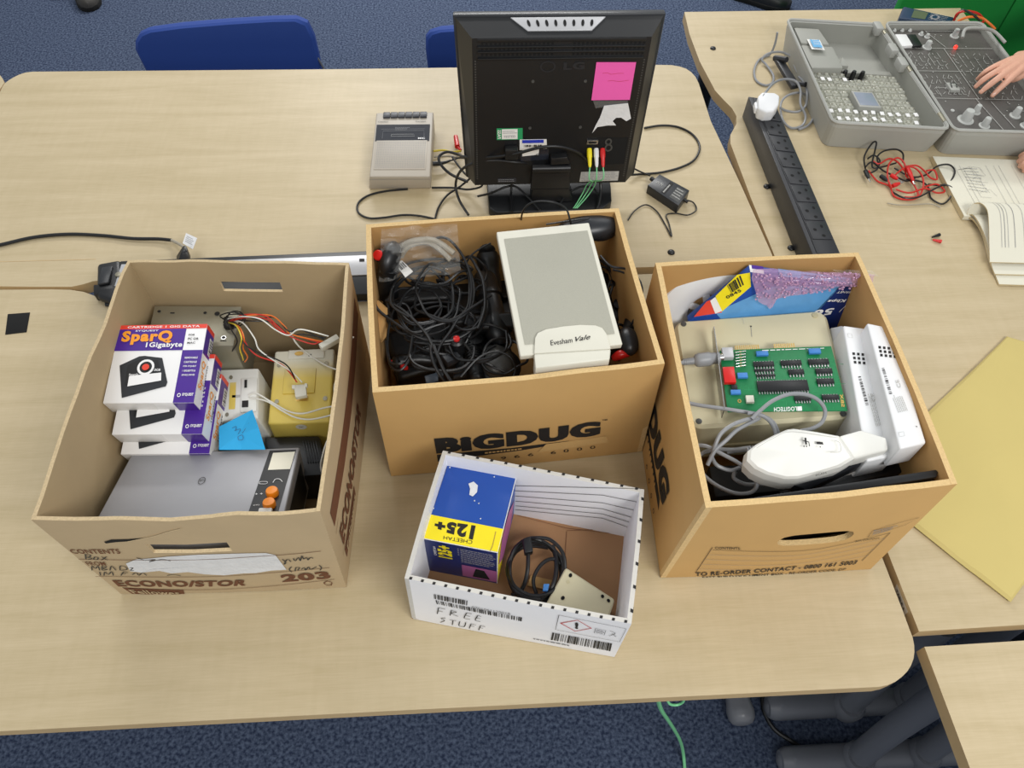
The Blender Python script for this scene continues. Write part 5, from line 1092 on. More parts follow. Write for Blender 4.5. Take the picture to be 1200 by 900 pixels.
sticker(Fb, [(679, 213), (724, 211.5), (725.5, 200.5), (681, 201.5)], 'light_grey_ink', 'rating_label', 'pale rating label', lambda k: k.micro([(680, 212.5), (723, 211), (724.5, 201), (682, 202)], 5, 'grey_ink', 5, 2, .3))
sticker(Fb, [(583, 214), (605, 213.5), (605, 208.5), (583, 209)], 'smoked_window', 'model_label', 'small grey label', lambda k: k.micro([(584, 213.5), (604, 213), (604, 209.5), (584, 210)], 2, 'grey_ink', 5, 2, .3))
# connector bay
k = Ink(Fb, .0004); k.area([(687, 194), (731, 192), (736.5, 161), (689, 162)], 'dark_void'); k.build('connector_recess', mo_)
u, v = uvpx(Fb, 694, 165.5)
def bx(F_, px, py, w, h, d, mt, name, off=0, bev=.0005):
    u, v = uvpx(F_, px, py); X = (F_(u+.01, v)-F_(u, v)).normalized(); Y = (F_(u, v+.01)-F_(u, v)).normalized(); c = F_(u, v, off)
    t_ = [c+X*a*w/2+Y*b*h/2+F_.n*d for a, b in ((-1, -1), (1, -1), (1, 1), (-1, 1))]; m = MB(); m.hull([p-F_.n*d for p in t_], t_, mt, bev); return m.build(name, mo_)
bx(Fb, 694, 165.5, .022, .008, .005, 'bright_steel', 'video_socket'); bx(Fb, 694, 165.5, .015, .004, .0058, 'dark_void', 'video_socket_hole')
k = Ink(Fb, .0008); k.disc((713, 166), .022, .025, 'mid_grey', 2, .55); k.disc((713, 173), .025, .028, 'mid_grey', 2, .6); k.build('round_sockets', mo_)
ends = []
for x, cname, l in [(690.5, 'yellow_print', 'yellow'), (698.5, 'white_plastic', 'white'), (706, 'red_plastic', 'red')]:
    u, v = uvpx(Fb, x, 173.5); c = Fb(u, v, .002); d = (nb*.9-Vector((0, 0, .75))).normalized(); Rr = Vector((0, 0, 1)).rotation_difference(d).to_matrix()
    t = thing('phono_plug', f'{l} phono plug on green cable in the back of the monitor', 'plug', c+d*.02); m = MB(); m.lathe([(.0045, 0), (.0052, .004), (.0052, .016), (.0042, .019), (.0035, .032), (.0022, .037)], cname, c, 14, Rr); m.build('plug_body', t)
    e = c+d*.037; ends.append(e)
for i, e in enumerate(ends):
    g = at(676-i*2, 244, .02); P = [e, e+Vector((0, -.012, -.02)), at(698-i*4, 214, .07), at(690-i*4, 228, .03), g, at(668-i*2, 252, .006)]
    wcable('video_cable', P, .0013, 'green_cable', ['left', 'middle', 'right'][i]+' one of the three pale green leads hanging from the monitor', 'cable')
# stand
fnb = -ex.cross(Vector((0, 0, 1))); fnb = Vector((0, -1, 0)) if fnb.y > 0 else fnb
bq = [at(571, 221, .022), at(716, 218, .022), at(717, 235, .022), at(704, 246, .02), at(582, 249, .02), at(573, 243, .022)]
m = MB(); bq = [bq[0]+Vector((0, .10, 0)), bq[1]+Vector((0, .10, 0))]+bq[1:]+[bq[0]]; m.slab(bq, .022, 'black_plastic', .003); m.build('stand_base', mo_)
m = MB(); s0 = [onp(x, y, P0+nb*.012, nb) for x, y in [(622, 222), (668, 221), (667, 196), (624, 197)]]; m.hull([p-nb*.03 for p in s0], s0, 'black_plastic', .002)
nk = [at(624, 222, .06), at(667, 221, .06), at(672, 236, .024), at(622, 237, .024)]; m.hull([p+Vector((0, .035, 0)) for p in nk], nk, 'black_plastic', .002); m.build('stand_neck', mo_)
m = MB(); a, b = onp(624, 198, P0+nb*.02, nb), onp(668, 197, P0+nb*.02, nb); m.tube([a, b], .008, 'black_plastic', 16); m.build('hinge', mo_)
# ================================================================== cassette recorder
q = px4([(441, 132), (508, 131), (504, 207), (433, 207)], (.05, .05, .042, .042))
cr_ = thing('cassette_recorder', 'light grey-beige cassette recorder with six black keys on the back table', 'cassette recorder', (q[0]+q[2])/2*1-Vector((0, 0, ((q[0]+q[2])/2).z)))
mat('taupe_plastic', '#b1a89a', .45, var=.03); m = MB(); lo = [Vector((p.x, p.y, .001)) for p in q]; lo[2] = at(505, 221, .001); lo[3] = at(432.5, 222, .001); m.hull(lo, q, 'taupe_plastic', .003, 3); m.build('body', cr_)
F_ = Face(q[3], q[2], q[1], q[0])
k = Ink(F_, .0008); k.poly([(439.5, 165.5), (503, 165), (504, 145.5), (441.5, 146)], 'smoked_window'); o = k.build('cassette_window', cr_); o['label'] = 'dark cassette window'
k = Ink(F_, .0014); k.stroke([(447, 152), (498, 151.5)], .0005, 'grey_ink', n=1); k.stroke([(448, 163), (449, 154), (497, 153.5), (497, 162.5)], .0006, 'grey_ink', n=1); k.stroke([(459, 158), (485, 157.7), (486, 160), (458, 160.3), (459, 158)], .0006, 'light_grey_ink', n=1); k.micro([(463, 153), (480, 153), (480, 149), (463, 149)], 3, 'grey_ink', 2, 1, .3); k.text('MIC', [(490, 163.6), (498, 163.5), (498, 161.5), (490, 161.6)], 'white_print', .03); k.text('Cassette', [(443, 143.3), (455, 143), (455, 141.5), (443, 141.8)], 'pen', 0, 1); k.text('Compact', [(487, 143), (499, 143), (499, 141.2), (487, 141.4)], 'pen', .02, 1); k.build('lettering', cr_)
raised(F_, .055, .10, .92, .54, .0014, 'taupe_plastic', .0006).build('speaker_grille', cr_)
k = Ink(F_, .0012, uv=True)
for i in range(30):
    for j in range(20): a, b = .08+i*.0277, .12+j*.0205; k.mb.add([F_(a, b, .0022), F_(a+.011, b, .0022), F_(a+.011, b+.008, .0022), F_(a, b+.008, .0022)], [[0, 1, 2, 3]], 'grey_ink')
k.build('grille_holes', cr_)
for i in range(6):
    u0 = .13+i*.128; P = [F_(u0, .90, .004), F_(u0+.118, .90, .004), F_(u0+.118, .985, .004), F_(u0, .985, .004)]; m = MB(); m.slab(P, F_.n*-.006, mat('key_grey', '#3b3c42', .4), .001); m.build('key', cr_)
k = Ink(Face(lo[3], lo[2], q[2], q[3]), .0004, uv=True); k.stroke([(0, .8), (1, .8)], .001, 'grey_ink', n=1); k.build('front_seam', cr_)
# plug + leads
cable('audio_lead', [(508, 177, .012), (520, 176, .008), (530, 178, .006), (540, 177, .02)], .0022, 'yellow_wire', 'short yellow lead between the cassette recorder and the monitor')
cable('audio_lead', [(509, 184, .012), (522, 183, .008), (536, 184, .01)], .002, 'light_grey_cable', 'short pale lead below the yellow one')
t = thing('phono_plug', 'red phono plug beside the left edge of the monitor', 'plug', at(535, 166, .0)); m = MB(); m.tube([at(534, 160, .012), at(536, 172, .012)], [.005, .006], 'red_plastic', 12); m.tube([at(536, 172, .012), at(540, 176, .012)], .003, 'red_plastic', 8); m.build('plug_body', t)
t = thing('power_connector', 'black power connector plugged into the cassette recorder side', 'plug', at(514, 191, .0)); m = MB(); m.tube([at(507, 192, .016), at(516, 191.5, .016)], .005, 'black_plastic', 12); m.tube([at(516, 191.5, .016), at(523, 190, .014), at(528, 188, .012)], [.004, .003, .002], 'black_plastic', 10); m.build('plug_body', t)
bl = lambda p, l, r=.0022: cable('black_cable', p, r, 'black_rubber', l, sp=10)
bl([(526, 189, .012), (538, 185, .01), (546, 186, .02)], 'black cable from the recorder plug to the monitor', .0018)
bl([(478, 221.5, .003), (452, 224, .003), (432, 229, .003), (420, 238, .003), (420, 249, .003), (432, 255.5, .003), (450, 255, .003), (472, 252, .003), (492, 253, .003), (511, 257, .003)], 'black cable curving on the table in front of the cassette recorder')
bl([(506, 220, .003), (530, 220, .004), (550, 222, .01), (565, 217, .03), (549, 207, .03), (540, 198, .03), (530, 184, .03)], 'black cable from the recorder towards the monitor stand')
bl([(510, 256, .003), (514, 243, .004), (524, 229, .006), (540, 218, .01), (552, 208, .02), (556, 204, .03)], 'black cable rising beside the left edge of the monitor')
bl([(549, 252, .01), (538, 234, .02), (534, 216, .04), (540, 200, .08), (556, 191, .11), (580, 188, .12), (605, 190, .12), (630, 192, .10), (648, 190, .09), (660, 186, .10)], 'black cable looping from the carton up across the monitor back', .0028)
bl([(548, 213, .03), (528, 204, .03), (516, 192, .04), (515, 183, .05), (524, 178, .055), (537, 181, .07), (546, 184, .1), (575, 184, .13), (605, 180, .15), (632, 173, .17), (655, 172, .17), (676, 178, .15), (690, 190, .11), (701, 205, .07), (704, 220, .045), (702, 238, .03), (699, 245, .025)], 'thick black cable arching across the back of the monitor', .003)
bl([(600, 248, .03), (599, 225, .035), (600, 205, .07), (598, 192, .10)], 'black cable hanging straight down left of the monitor stand', .0026)
bl([(560, 230, .01), (576, 226, .03), (593, 219, .04), (605, 219, .04), (620, 232, .035), (633, 246, .03)], 'black cable draped over the monitor base', .0024)
bl([(655, 241, .03), (664, 228, .035), (680, 219, .04), (694, 220, .04), (701, 228, .035)], 'short black cable bow on the right of the monitor base', .0022)
bl([(755, 150, .003), (775, 147, .003), (795, 149, .003), (812, 158, .003), (820, 172, .003), (814, 187, .003), (798, 196, .003), (775, 202, .003), (752, 204, .003), (738, 205, .01)], 'black cable making a wide loop right of the monitor', .0024)
bl([(740, 196, .02), (750, 201, .01), (762, 206, .008)], 'short black cable joining the small black adapter', .0018)
bl([(801, 234, .008), (812, 237, .004), (816, 246, .003), (806, 252, .003), (792, 250, .003), (781, 252, .003), (784, 262, .003), (787, 277, .003), (780, 264, .003), (770, 248, .003), (757, 240, .003), (744, 247, .003), (736, 258, .003)], 'thin black cable zigzagging from the small adapter to the carton', .0014)
t = thing('power_connector', 'black square power plug in the back of the monitor', 'plug', onp(600, 183, P0+nb*.01, nb)); m = MB(); a = [onp(x, y, P0+nb*.022, nb) for x, y in [(592, 188), (607, 187.5), (607, 176), (592, 176.5)]]; m.hull([p-nb*.02 for p in a], a, 'black_plastic', .002); m.build('plug_body', t)
t = thing('signal_connector', 'black monitor plug beside the hinge', 'plug', onp(655, 186, P0+nb*.01, nb)); m = MB(); a = [onp(x, y, P0+nb*.024, nb) for x, y in [(645, 194), (668, 192), (665, 184), (646, 186)]]; m.hull([p-nb*.02 for p in a], a, 'black_plastic', .002); m.build('plug_body', t)
q = px4([(773, 204), (808, 223), (795, 241), (759, 217)], .022)
t = thing('signal_converter', 'small black converter box with grey labels right of the monitor', 'converter', (q[0]+q[2])/2-Vector((0, 0, .022)))
m = MB(); m.slab(q, .0215, 'dark_plastic', .001); m.build('housing', t); F_ = Face(q[3], q[2], q[1], q[0]); k = Ink(F_, .0004, uv=True); k.area([(.66, .12), (.95, .85)], 'mid_grey'); k.micro([(.68, .2), (.93, .2), (.93, .8), (.68, .8)], 4, 'light_grey_ink', 3, 2, .3); k.area([(.4, .1), (.52, .9)], 'black_ink'); k.micro([(.42, .15), (.42, .85), (.5, .85), (.5, .15)][::-1], 1, 'light_grey_ink', 3, 2, .5); k.text('AV IN', [(.1, .4), (.3, .4), (.3, .55), (.1, .55)], 'light_grey_ink'); k.build('labels', t)
m = MB(); m.tube([at(763, 209, .012), at(768, 213, .012)], .005, 'black_plastic', 10); m.tube([at(799, 232, .012), at(806, 237, .009)], [.005, .003], 'black_plastic', 10); m.build('end_plugs', t)
# cable from the left with plug and tag
cable('power_cable', [(-30, 293, .004), (0, 287, .004), (40, 278, .004), (80, 274.5, .004), (120, 276, .004), (155, 279.5, .005), (185, 280, .006), (201, 281.5, .008)], .0034, 'black_rubber', 'thick black power cable lying across the left end of the back table')
t = thing('mains_plug', 'black mains plug with clear tag behind the left carton', 'plug', at(216, 297, .02)); m = MB(); m.tube([at(201, 281.5, .008), at(210, 286, .02), at(216, 290, .03)], .003, 'light_grey_cable', 8, 4)
m2 = MB(); m2.hull(px4([(206, 300), (224, 300), (224, 312), (207, 312)], .022), px4([(215, 287), (218, 287), (220, 294), (212, 296)], .045), 'black_plastic', .003); m2.build('plug_body', t); m.build('cord_end', t)
m = MB(); m.slab(px4([(214, 285), (218, 273), (231, 279), (226, 292)], (.03, .035, .035, .03)), .0006, 'torn_paper'); k = m.build('tag', t); k['label'] = 'clear printed tag'
k = Ink(Face(at(214, 285, .0302), at(226, 292, .0302), at(231, 279, .0352), at(218, 273, .0352)), .0005, uv=True); k.micro([(.15, .2), (.85, .2), (.85, .8), (.15, .8)], 4, 'grey_ink', 3, 2, .3); k.build('tag_print', t)

# ================================================================== right table: socket strip
zs = .055
q = [at(877, 113, zs), at(907, 118, zs), at(986, 300, zs), at(953, 300, zs)]
st_ = thing('socket_strip', 'long black metal strip of eight mains sockets on the right table', 'socket strip', (q[0]+q[2])/2-Vector((0, 0, zs)))
lo = [Vector((p.x, p.y, .001)) for p in q]
m = MB(); m.hull(lo, q, 'strip_black', .0015); m.build('casing', st_)
F_ = Face(q[3], q[2], q[1], q[0])
a = [F_(.16, .01, .0015), F_(.93, .01, .0015), F_(.93, .995, .0015), F_(.16, .995, .0015)]; m = MB(); m.hull([p-F_.n*.002 for p in a], a, 'strip_top', .0005); m.build('face_plate', st_)
for i in range(9):
    v0 = .93-i*.107; v1 = v0-.095
    if v1 < 0: break
    m = MB(); a = [F_(.2, v1, .0028), F_(.9, v1, .0028), F_(.9, v0, .0028), F_(.2, v0, .0028)]; m.hull([p-F_.n*.0016 for p in a], a, 'strip_top', .0004); o = m.build('socket', st_)
    k = Ink(F_, .0032, uv=True); k.b = .0031; vc = (v0+v1)/2
    for (du, dv, w, h) in ((.16, .025, .05, .007), (-.13, .005, .065, .006), (.10, -.028, .065, .006)): k.disc((.55+du, vc+dv), w, h*1.25, 'dark_void', 1)
    k.b = .0034; hh = k.build('pin_holes', o)
# plug
t = thing('mains_plug', 'white three-pin mains plug in the far end of the black socket strip', 'plug', at(898, 121, .06))
c = at(898, 119, .085); m = MB(); P = [at(*p) for p in [(888, 113, .085), (893, 107.5, .088), (908, 108, .09), (914, 112, .088), (913, 122, .085), (907, 130, .082), (897, 131, .08), (889, 127, .08)]]
m.slab(P, .027, 'white_plastic', .004, 3); m.build('plug_body', t); m = MB(); m.slab(px4([(884, 119), (891, 118), (893, 127), (885, 127)], .075), .015, 'white_plastic', .003); m.build('cord_grip', t)
gcb = lambda p, l: cable('grey_mains_cable', p, .0028, 'grey_cable', l, sp=10)
gcb([(911, 38, .06), (908, 52, .03), (902, 64, .004), (890, 70, .003), (884, 82, .003), (886, 94, .003), (896, 100, .003), (905, 97, .004), (906, 88, .005), (898, 76, .006), (893, 70, .01), (900, 63, .02), (915, 61, .02), (928, 68, .02), (932, 80, .02), (938, 90, .02), (944, 98, .02)], 'grey mains cable curling from the far corner of the open case')
gcb([(889, 121, .075), (896, 110, .085), (906, 98, .07), (918, 93, .05), (932, 95, .04), (938, 106, .03), (938, 122, .02), (944, 136, .01), (940, 147, .004), (927, 150, .004), (917, 140, .008), (915, 122, .012), (923, 112, .02), (938, 109, .02), (951, 117, .01), (955, 132, .004), (948, 146, .004), (936, 152, .004)], 'grey mains cable looping beside the white plug')
gcb([(914, 126, .02), (922, 130, .01), (935, 131, .01), (944, 124, .015), (946, 110, .03), (943, 98, .03), (936, 90, .03)], 'grey mains cable strand against the case side')

# ================================================================== open grey case
cg = thing('training_case', 'grey plastic case lying open with circuit training panel on the right table', 'case', at(1050, 110, 0))
zr = .07
def tray(rim, z, mt_in, wall, name, floorz, flmat, basef):
    o = [at(x, y, z) for x, y in rim]; c = sum(o, Vector())/4; i_ = [p+(c-p).normalized()*wall*1.35 for p in o]
    b = [Vector((p.x, p.y, .001))+(Vector((c.x, c.y, 0))-Vector((p.x, p.y, 0)))*basef for p in o]
    rF = Face(o[3], o[2], o[1], o[0])
    def ro(P, r): F_ = Face(P[3], P[2], P[1], P[0]); return rounded(F_, r, 4)
    O_, I_, Bt = ro(o, .016), ro(i_, .01), ro(b, .018); If = [Vector((p.x, p.y, floorz)) for p in I_]; Om = [p+Vector((0, 0, -.012)) for p in O_]; n = len(O_)
    m = MB()
    for A, B in ((O_, I_), (Om, O_), (Bt, Om)): m.add(A+B, [[k_, (k_+1) % n, n+(k_+1) % n, n+k_] for k_ in range(n)], 'case_grey', False)
    m.add(I_+If, [[k_, (k_+1) % n, n+(k_+1) % n, n+k_] for k_ in range(n)], mt_in); m.add(If, [list(range(n))], flmat); m.add(Bt, [list(range(n))[::-1]], 'case_grey')
    m.build(name, cg); return o, i_
LR = [(922, 23), (1030, 29), (1113, 152), (976, 144)]
lo_, li_ = tray(LR, zr, 'case_grey_in', .008, 'left_shell', .02, 'case_grey_in', .05)
RR = [(1037, 27), (1150, 27), (1250, 157), (1118, 153)]
ro_, ri_ = tray(RR, zr, 'case_grey_in', .007, 'right_shell', .05, 'case_grey_in', .04)
# rim lip
def lip(P, w, h, nm):
    m = MB(); F_ = Face(P[3], P[2], P[1], P[0]); R1 = rounded(F_, .016, 4); m.tube([p+Vector((0, 0, .001)) for p in R1], .0035, 'case_grey', 6, closed=True); m.build(nm, cg)
lip(lo_, .004, .003, 'left_rim'); lip(ro_, .004, .003, 'right_rim')
FL_ = Face(li_[3], li_[2], li_[1], li_[0]); FR_ = Face(*[Vector((p.x, p.y, .058)) for p in (ri_[3], ri_[2], ri_[1], ri_[0])])
Lf = Face(*[Vector((p.x, p.y, .022)) for p in (li_[3], li_[2], li_[1], li_[0])])
# hinges / latches between the shells
for v in (.93, .55, .1):
    a = lo_[1]*(v)+lo_[2]*(1-v); b = ro_[0]*v+ro_[3]*(1-v); m = MB(); m.tube([a+(lo_[1]-lo_[2]).normalized()*-.015, a+(lo_[1]-lo_[2]).normalized()*.015], .005, 'steel', 10); m.build('hinge', cg)
for v in (.97, .74, .6):
    a = lo_[1]*v+lo_[2]*(1-v)-Vector((.008, 0, .003)); m = MB(); m.box(a, (.02, .035, .022), 'case_grey', .004); m.build('latch_block', cg)
# handle on the left side
hp = [at(907, 64, .03), at(922, 66, .035), at(928, 74, .045)]; m = MB()
a, b = at(908, 68, .025), at(932, 98, .025); s1, s2 = at(922, 70, .04), at(944, 99, .04)
m.tube([s1, a, a*.98+b*.02], .007, 'strip_black', 8); m.hull([p-Vector((0, 0, .012)) for p in (at(906, 64, .03), at(917, 66, .03), at(938, 99, .03), at(928, 101, .03))], [at(906, 64, .03), at(917, 66, .03), at(938, 99, .03), at(928, 101, .03)], 'strip_black', .004); m.tube([s2, b], .006, 'strip_black', 8); m.build('handle', cg)
# moulded box and ledge inside the left shell
m = MB(); m.slab([FL_(.05, .80, -.008), FL_(.36, .80, -.008), FL_(.33, .975, -.008), FL_(.05, .975, -.008)], .035, 'case_grey_in', .003); m.slab([FL_(.06, .56, -.014), FL_(.40, .58, -.014), FL_(.40, .80, -.012), FL_(.05, .80, -.012)], .03, 'case_grey_in', .004); m.build('battery_cover', cg)
k = Ink(Face(FL_(.1, .72, -.0075), FL_(.3, .72, -.0075), FL_(.3, .83, -.0075), FL_(.1, .83, -.0075)), .003, uv=True); k.area([(0.1, 0), (.8, 1)], 'paper'); k.area([(.2, .12), (.7, .88)], mat('pale_blue_print', '#6fb1dd', .5), 2); k.micro([(.25, .2), (.65, .2), (.65, .8), (.25, .8)], 4, 'paper', 3, 3, .25); o = k.build('blue_label', cg); o['label'] = 'blue and white sticker'
m = MB(); m.slab([Lf(.45, .62, .012), Lf(.97, .62, .012), Lf(.97, .66, .012), Lf(.45, .66, .012)], .012, 'case_grey_in', .002); m.slab([Lf(.42, .66, .02), Lf(.52, .66, .02), Lf(.5, .75, .022)], .018, 'case_grey_in', .001); m.build('inner_rib', cg)
# right panel
m = MB(); m.slab([FR_(.01, .01), FR_(.99, .01), FR_(.99, .99), FR_(.01, .99)][::1], .004, 'panel_grey', .0005); pnl = m.build('panel', cg)
k = Ink(FR_, .0012, uv=True); R = random.Random(12)
for (x0, y0, x1, y1, nx, ny) in ((.05, .58, .42, .76, 7, 5), (.5, .52, .95, .76, 6, 6), (.05, .34, .45, .54, 8, 4), (.5, .3, .95, .5, 7, 4)):
    for i in range(nx):
        for j in range(ny):
            x = x0+(x1-x0)*i/nx; y = y0+(y1-y0)*j/ny; k.stroke([(x, y), (x+R.choice((0, .0, .035)), y+R.choice((.02, .035)))], .0009, 'light_grey_ink', n=1)
            if R.random() < .4: k.stroke([(x, y), (x+.03, y)], .0009, 'light_grey_ink', n=1)
for a_, b_ in [((.02, .79), (.98, .79)), ((.02, .56), (.98, .56)), ((.47, .3), (.47, .79)), ((.02, .3), (.98, .3)), ((.5, .02), (.44, .3)), ((.5, .8), (.4, .97)), ((.62, .05), (.57, .28)), ((.4, .97), (.7, .97)), ((.72, .2), (.95, .2))]: k.stroke([a_, b_], .0012, 'light_grey_ink', n=1)
k.stroke([(.12, .32), (.12, .4), (.38, .4), (.38, .36)], .001, 'light_grey_ink', n=1)
for i in range(40): x, y = R.uniform(.03, .97), R.uniform(.04, .97); k.disc((x, y), .006, .0035, 'light_grey_ink', 2, 0, 8)
k.build('panel_printing', pnl)
for (x, y, r, h) in [(1118, 43, .0075, .02), (1086, 56, .008, .018), (1131, 141, .0125, .026), (1143, 132, .0075, .02), (1153, 148, .0085, .022), (1189, 136, .0085, .022), (1201, 148, .008, .016), (1048, 36.5, .0035, .006), (1057, 36.5, .0035, .006), (1066, 36.5, .0035, .006), (1079, 41, .0045, .008), (1086, 44, .005, .01), (1116, 130, .003, .003)]:
    u, v = uvpx(FR_, x, y); m = MB(); m.lathe([(r*1.45, 0), (r*1.45, .002), (r, .003), (r*.8, h*.9), (r*.7, h), (0, h)], 'knob_grey', FR_(u, v, .0), 20); m.build('knob', cg)
def fq(c): return [FR_(*uvpx(FR_, x, y, .008), .008) for x, y in c]
m = MB(); m.slab(fq([(1049, 40), (1062, 40), (1070, 53), (1057, 54)]), .008, 'white_print', .001); m.build('meter', cg)
m = MB(); m.slab(fq([(1063, 40), (1073, 40), (1081, 53), (1071, 54)]), .008, 'black_plastic', .001); m.build('relay', cg)
m = MB(); m.slab([FR_(.23, .36, .008), FR_(.32, .36, .008), FR_(.32, .43, .008), FR_(.23, .43, .008)], .008, 'case_grey', .001); m.tube([FR_(.25, .38, .009), FR_(.25, .41, .012), FR_(.3, .41, .012), FR_(.3, .38, .009)], .001, 'black_wire', 6); m.build('small_module', cg)
m = MB(); m.lathe([(.004, 0), (.004, .006), (0, .009)], mat('lit_red', '#ff2a1e', .3, emit=2.5), FR_(.6, .8, 0), 14); o = m.build('indicator_lamp', cg); o['label'] = 'lit red indicator'
# component blocks in the left shell, each a loose clear cube
proto = None; R = random.Random(31); cnt = 0
lay = []
for i in range(11): lay.append((.12+i*.076, .05, False))
for i in range(10): lay.append((.14+i*.08, .115, i not in (6, 8)))
for i in range(11): lay.append((.09+i*.08, .18, True))
for r, v in enumerate((.25, .31, .37)):
    for i in range(4): lay.append((.08+i*.078, v, False))
    for i in range(4): lay.append((.67+i*.078, v, False))
for r, v in enumerate((.435, .495, .555)):
    for i in range(12):
        if (r, i) not in ((2, 5), (2, 6), (2, 7)): lay.append((.08+i*.076, v, r == 1 and i in (1, 2, 4)))
names_ = 'small clear plastic component block seated in the left shell of the grey case'
def block(white):
    t = thing('component_block', ('small clear component block with a white label in the grey case' if white else names_), 'component block', (0, 0, 0), 'clear blocks with white labels' if white else 'clear component blocks in the case')
    m = MB(); m.slab([(-.008, .009, .018), (.008, .009, .018), (.008, -.009, .018), (-.008, -.009, .018)], .018, 'clear_block', .0015); m.build('block_body', t)
    m = MB(); m.lathe([(.004, .0181), (.0042, .021), (.003, .022), (0, .022)], 'clear_block', (0, 0, 0), 12); m.tube([(-.006, 0, .019), (-.006, 0, .021), (.006, 0, .021), (.006, 0, .019)], .0008, 'steel', 5); m.build('contact_spring', t)
    if white: m = MB(); m.slab([(-.0045, .006, .0235), (.0045, .006, .0235), (.0045, -.006, .0235), (-.0045, -.006, .0235)], .002, 'white_print', .0004); m.build('white_label', t)
    return t
pw, pb = block(True), block(False); fw_, fb_ = True, True
for (u, v, w_) in lay:
    c = Lf(min(u, .96), v, .0); src = pw if w_ else pb
    if (w_ and fw_) or (not w_ and fb_):
        src.location = c+Vector((0, 0, TZ))
        if w_: fw_ = False
        else: fb_ = False
    else: dup(src, c+Vector((R.uniform(-.0015, .0015), R.uniform(-.0015, .0015), R.uniform(0, .003))), None, R.choice((0, 0, .1, -.12, .2)))
t = thing('display_module', 'grey square display module amid the clear component blocks', 'display module', Lf(.5, .31, 0)); m = MB(); m.slab([Lf(.39, .235, .024), Lf(.60, .235, .024), Lf(.60, .385, .024), Lf(.39, .385, .024)], .024, 'case_grey', .001); m.build('frame', t)
m = MB(); m.slab([Lf(.405, .25, .0245), Lf(.585, .25, .0245), Lf(.585, .372, .0245), Lf(.405, .372, .0245)], .002, mat('lcd', '#8c94a2', .2), .0003); m.build('display', t)
for (u, v, l) in [(.44, .585, 'first'), (.53, .585, 'middle'), (.62, .585, 'third')]:
    t = thing('black_terminal', l+' of three small black terminals in a row at the back of the component blocks', 'terminal', Lf(u, v, 0)); m = MB(); m.lathe([(.006, 0), (.006, .02), (.0045, .026), (0, .027)], 'black_plastic', Lf(u, v, 0), 14); m.build('terminal_body', t)
# knocked-over clear case handle strap at right top
m = MB(); m.tube([at(1128, 44, .09), at(1132, 34, .10), at(1150, 33, .10), at(1165, 37, .09), at(1178, 50, .08)], .004, 'case_grey', 8, 6); m.build('carry_strap', cg)

# ================================================================== multimeter and leads
q = px4([(1060, 9), (1118, 19), (1112, 27), (1054, 22)], (.045,)*4)
q = [at(1059, 7, .05), at(1119, 20, .05), at(1112, 28, .05), at(1054, 21, .05)]
mm_ = thing('multimeter', 'dark blue handheld multimeter lying behind the grey case', 'multimeter', (q[0]+q[2])/2-Vector((0, 0, .05))); m = MB(); m.slab(q, .048, mat('meter_blue', '#1c3350', .4), .004); m.build('body', mm_)
F_ = Face(q[3], q[2], q[1], q[0]); k = Ink(F_, .0006, uv=True); k.area([(.22, .15), (.5, .85)], mat('lcd_olive', '#5e6650', .3)); k.disc((.66, .5), .09, .3, 'grey_ink'); k.disc((.66, .5), .05, .16, 'meter_blue', 3); k.micro([(.55, .1), (.95, .1), (.95, .9), (.55, .9)], 5, 'light_grey_ink', 4, 2, .15); k.build('face_markings', mm_)
cable('test_lead', [(1118, 24, .05), (1122, 16, .07), (1132, 13, .08), (1146, 16, .07), (1153, 24, .05), (1150, 27, .05)], .003, 'red_wire', 'red test lead curving behind the multimeter')
cable('test_lead', [(1122, 25, .06), (1135, 20, .075), (1150, 21, .07), (1160, 28, .06), (1166, 34, .05)], .003, 'orange_wire', 'orange-red test lead above the case corner')
cable('test_lead', [(1120, 20, .06), (1128, 12, .08), (1140, 17, .08), (1148, 24, .07)], .0028, 'black_wire', 'black test lead beside the multimeter')

# ================================================================== tangle of test leads
R = random.Random(77)
G2 = 'tangled red and black test leads in front of the case'
rd = lambda p, l: cable('test_lead', p, .0019, 'red_wire', l, sp=10)
bk2 = lambda p, l: cable('test_lead', p, .0019, 'black_wire', l, sp=10)
bk2([(1014, 198, .005), (1013, 183, .02), (1022, 168, .03), (1027, 167, .03), (1025, 178, .02), (1022, 195, .01), (1032, 196, .01), (1050, 191, .01)], 'black test lead arching highest at the left of the tangle')
bk2([(1030, 193, .01), (1028, 184, .015), (1036, 177, .02), (1050, 175, .02), (1058, 180, .02), (1058, 190, .015)], 'black test lead forming a small arch in the middle of the tangle')
bk2([(1048, 197, .01), (1068, 207, .01), (1085, 205, .01), (1098, 195, .015), (1112, 193, .02), (1119, 201, .015), (1113, 213, .01), (1102, 217, .005), (1088, 216, .01)], 'black test lead looping widest at the upper right of the tangle')
bk2([(1062, 210, .01), (1080, 213, .01), (1088, 220, .005), (1091, 232, .004), (1104, 239, .003), (1113, 232, .004), (1116, 221, .01), (1106, 217, .012), (1090, 224, .01), (1076, 231, .008), (1060, 232, .006), (1046, 225, .005)], 'black test lead looping at the lower right of the tangle')
bk2([(1014, 196, .01), (1022, 190, .012), (1035, 200, .012), (1048, 206, .012), (1062, 212, .012), (1072, 209, .01)], 'black test lead running through the middle of the tangle')
bk2([(1017, 186, .015), (1024, 182, .015), (1031, 188, .012), (1028, 198, .01), (1020, 203, .008)], 'small black loop at the left end of the tangle')
rd([(1018, 200, .008), (1028, 212, .005), (1042, 218, .005), (1048, 230, .004), (1062, 234, .004), (1076, 231, .005), (1082, 218, .01), (1080, 205, .015), (1070, 196, .015), (1058, 198, .015), (1048, 206, .01)], 'long red test lead looping around the tangle')
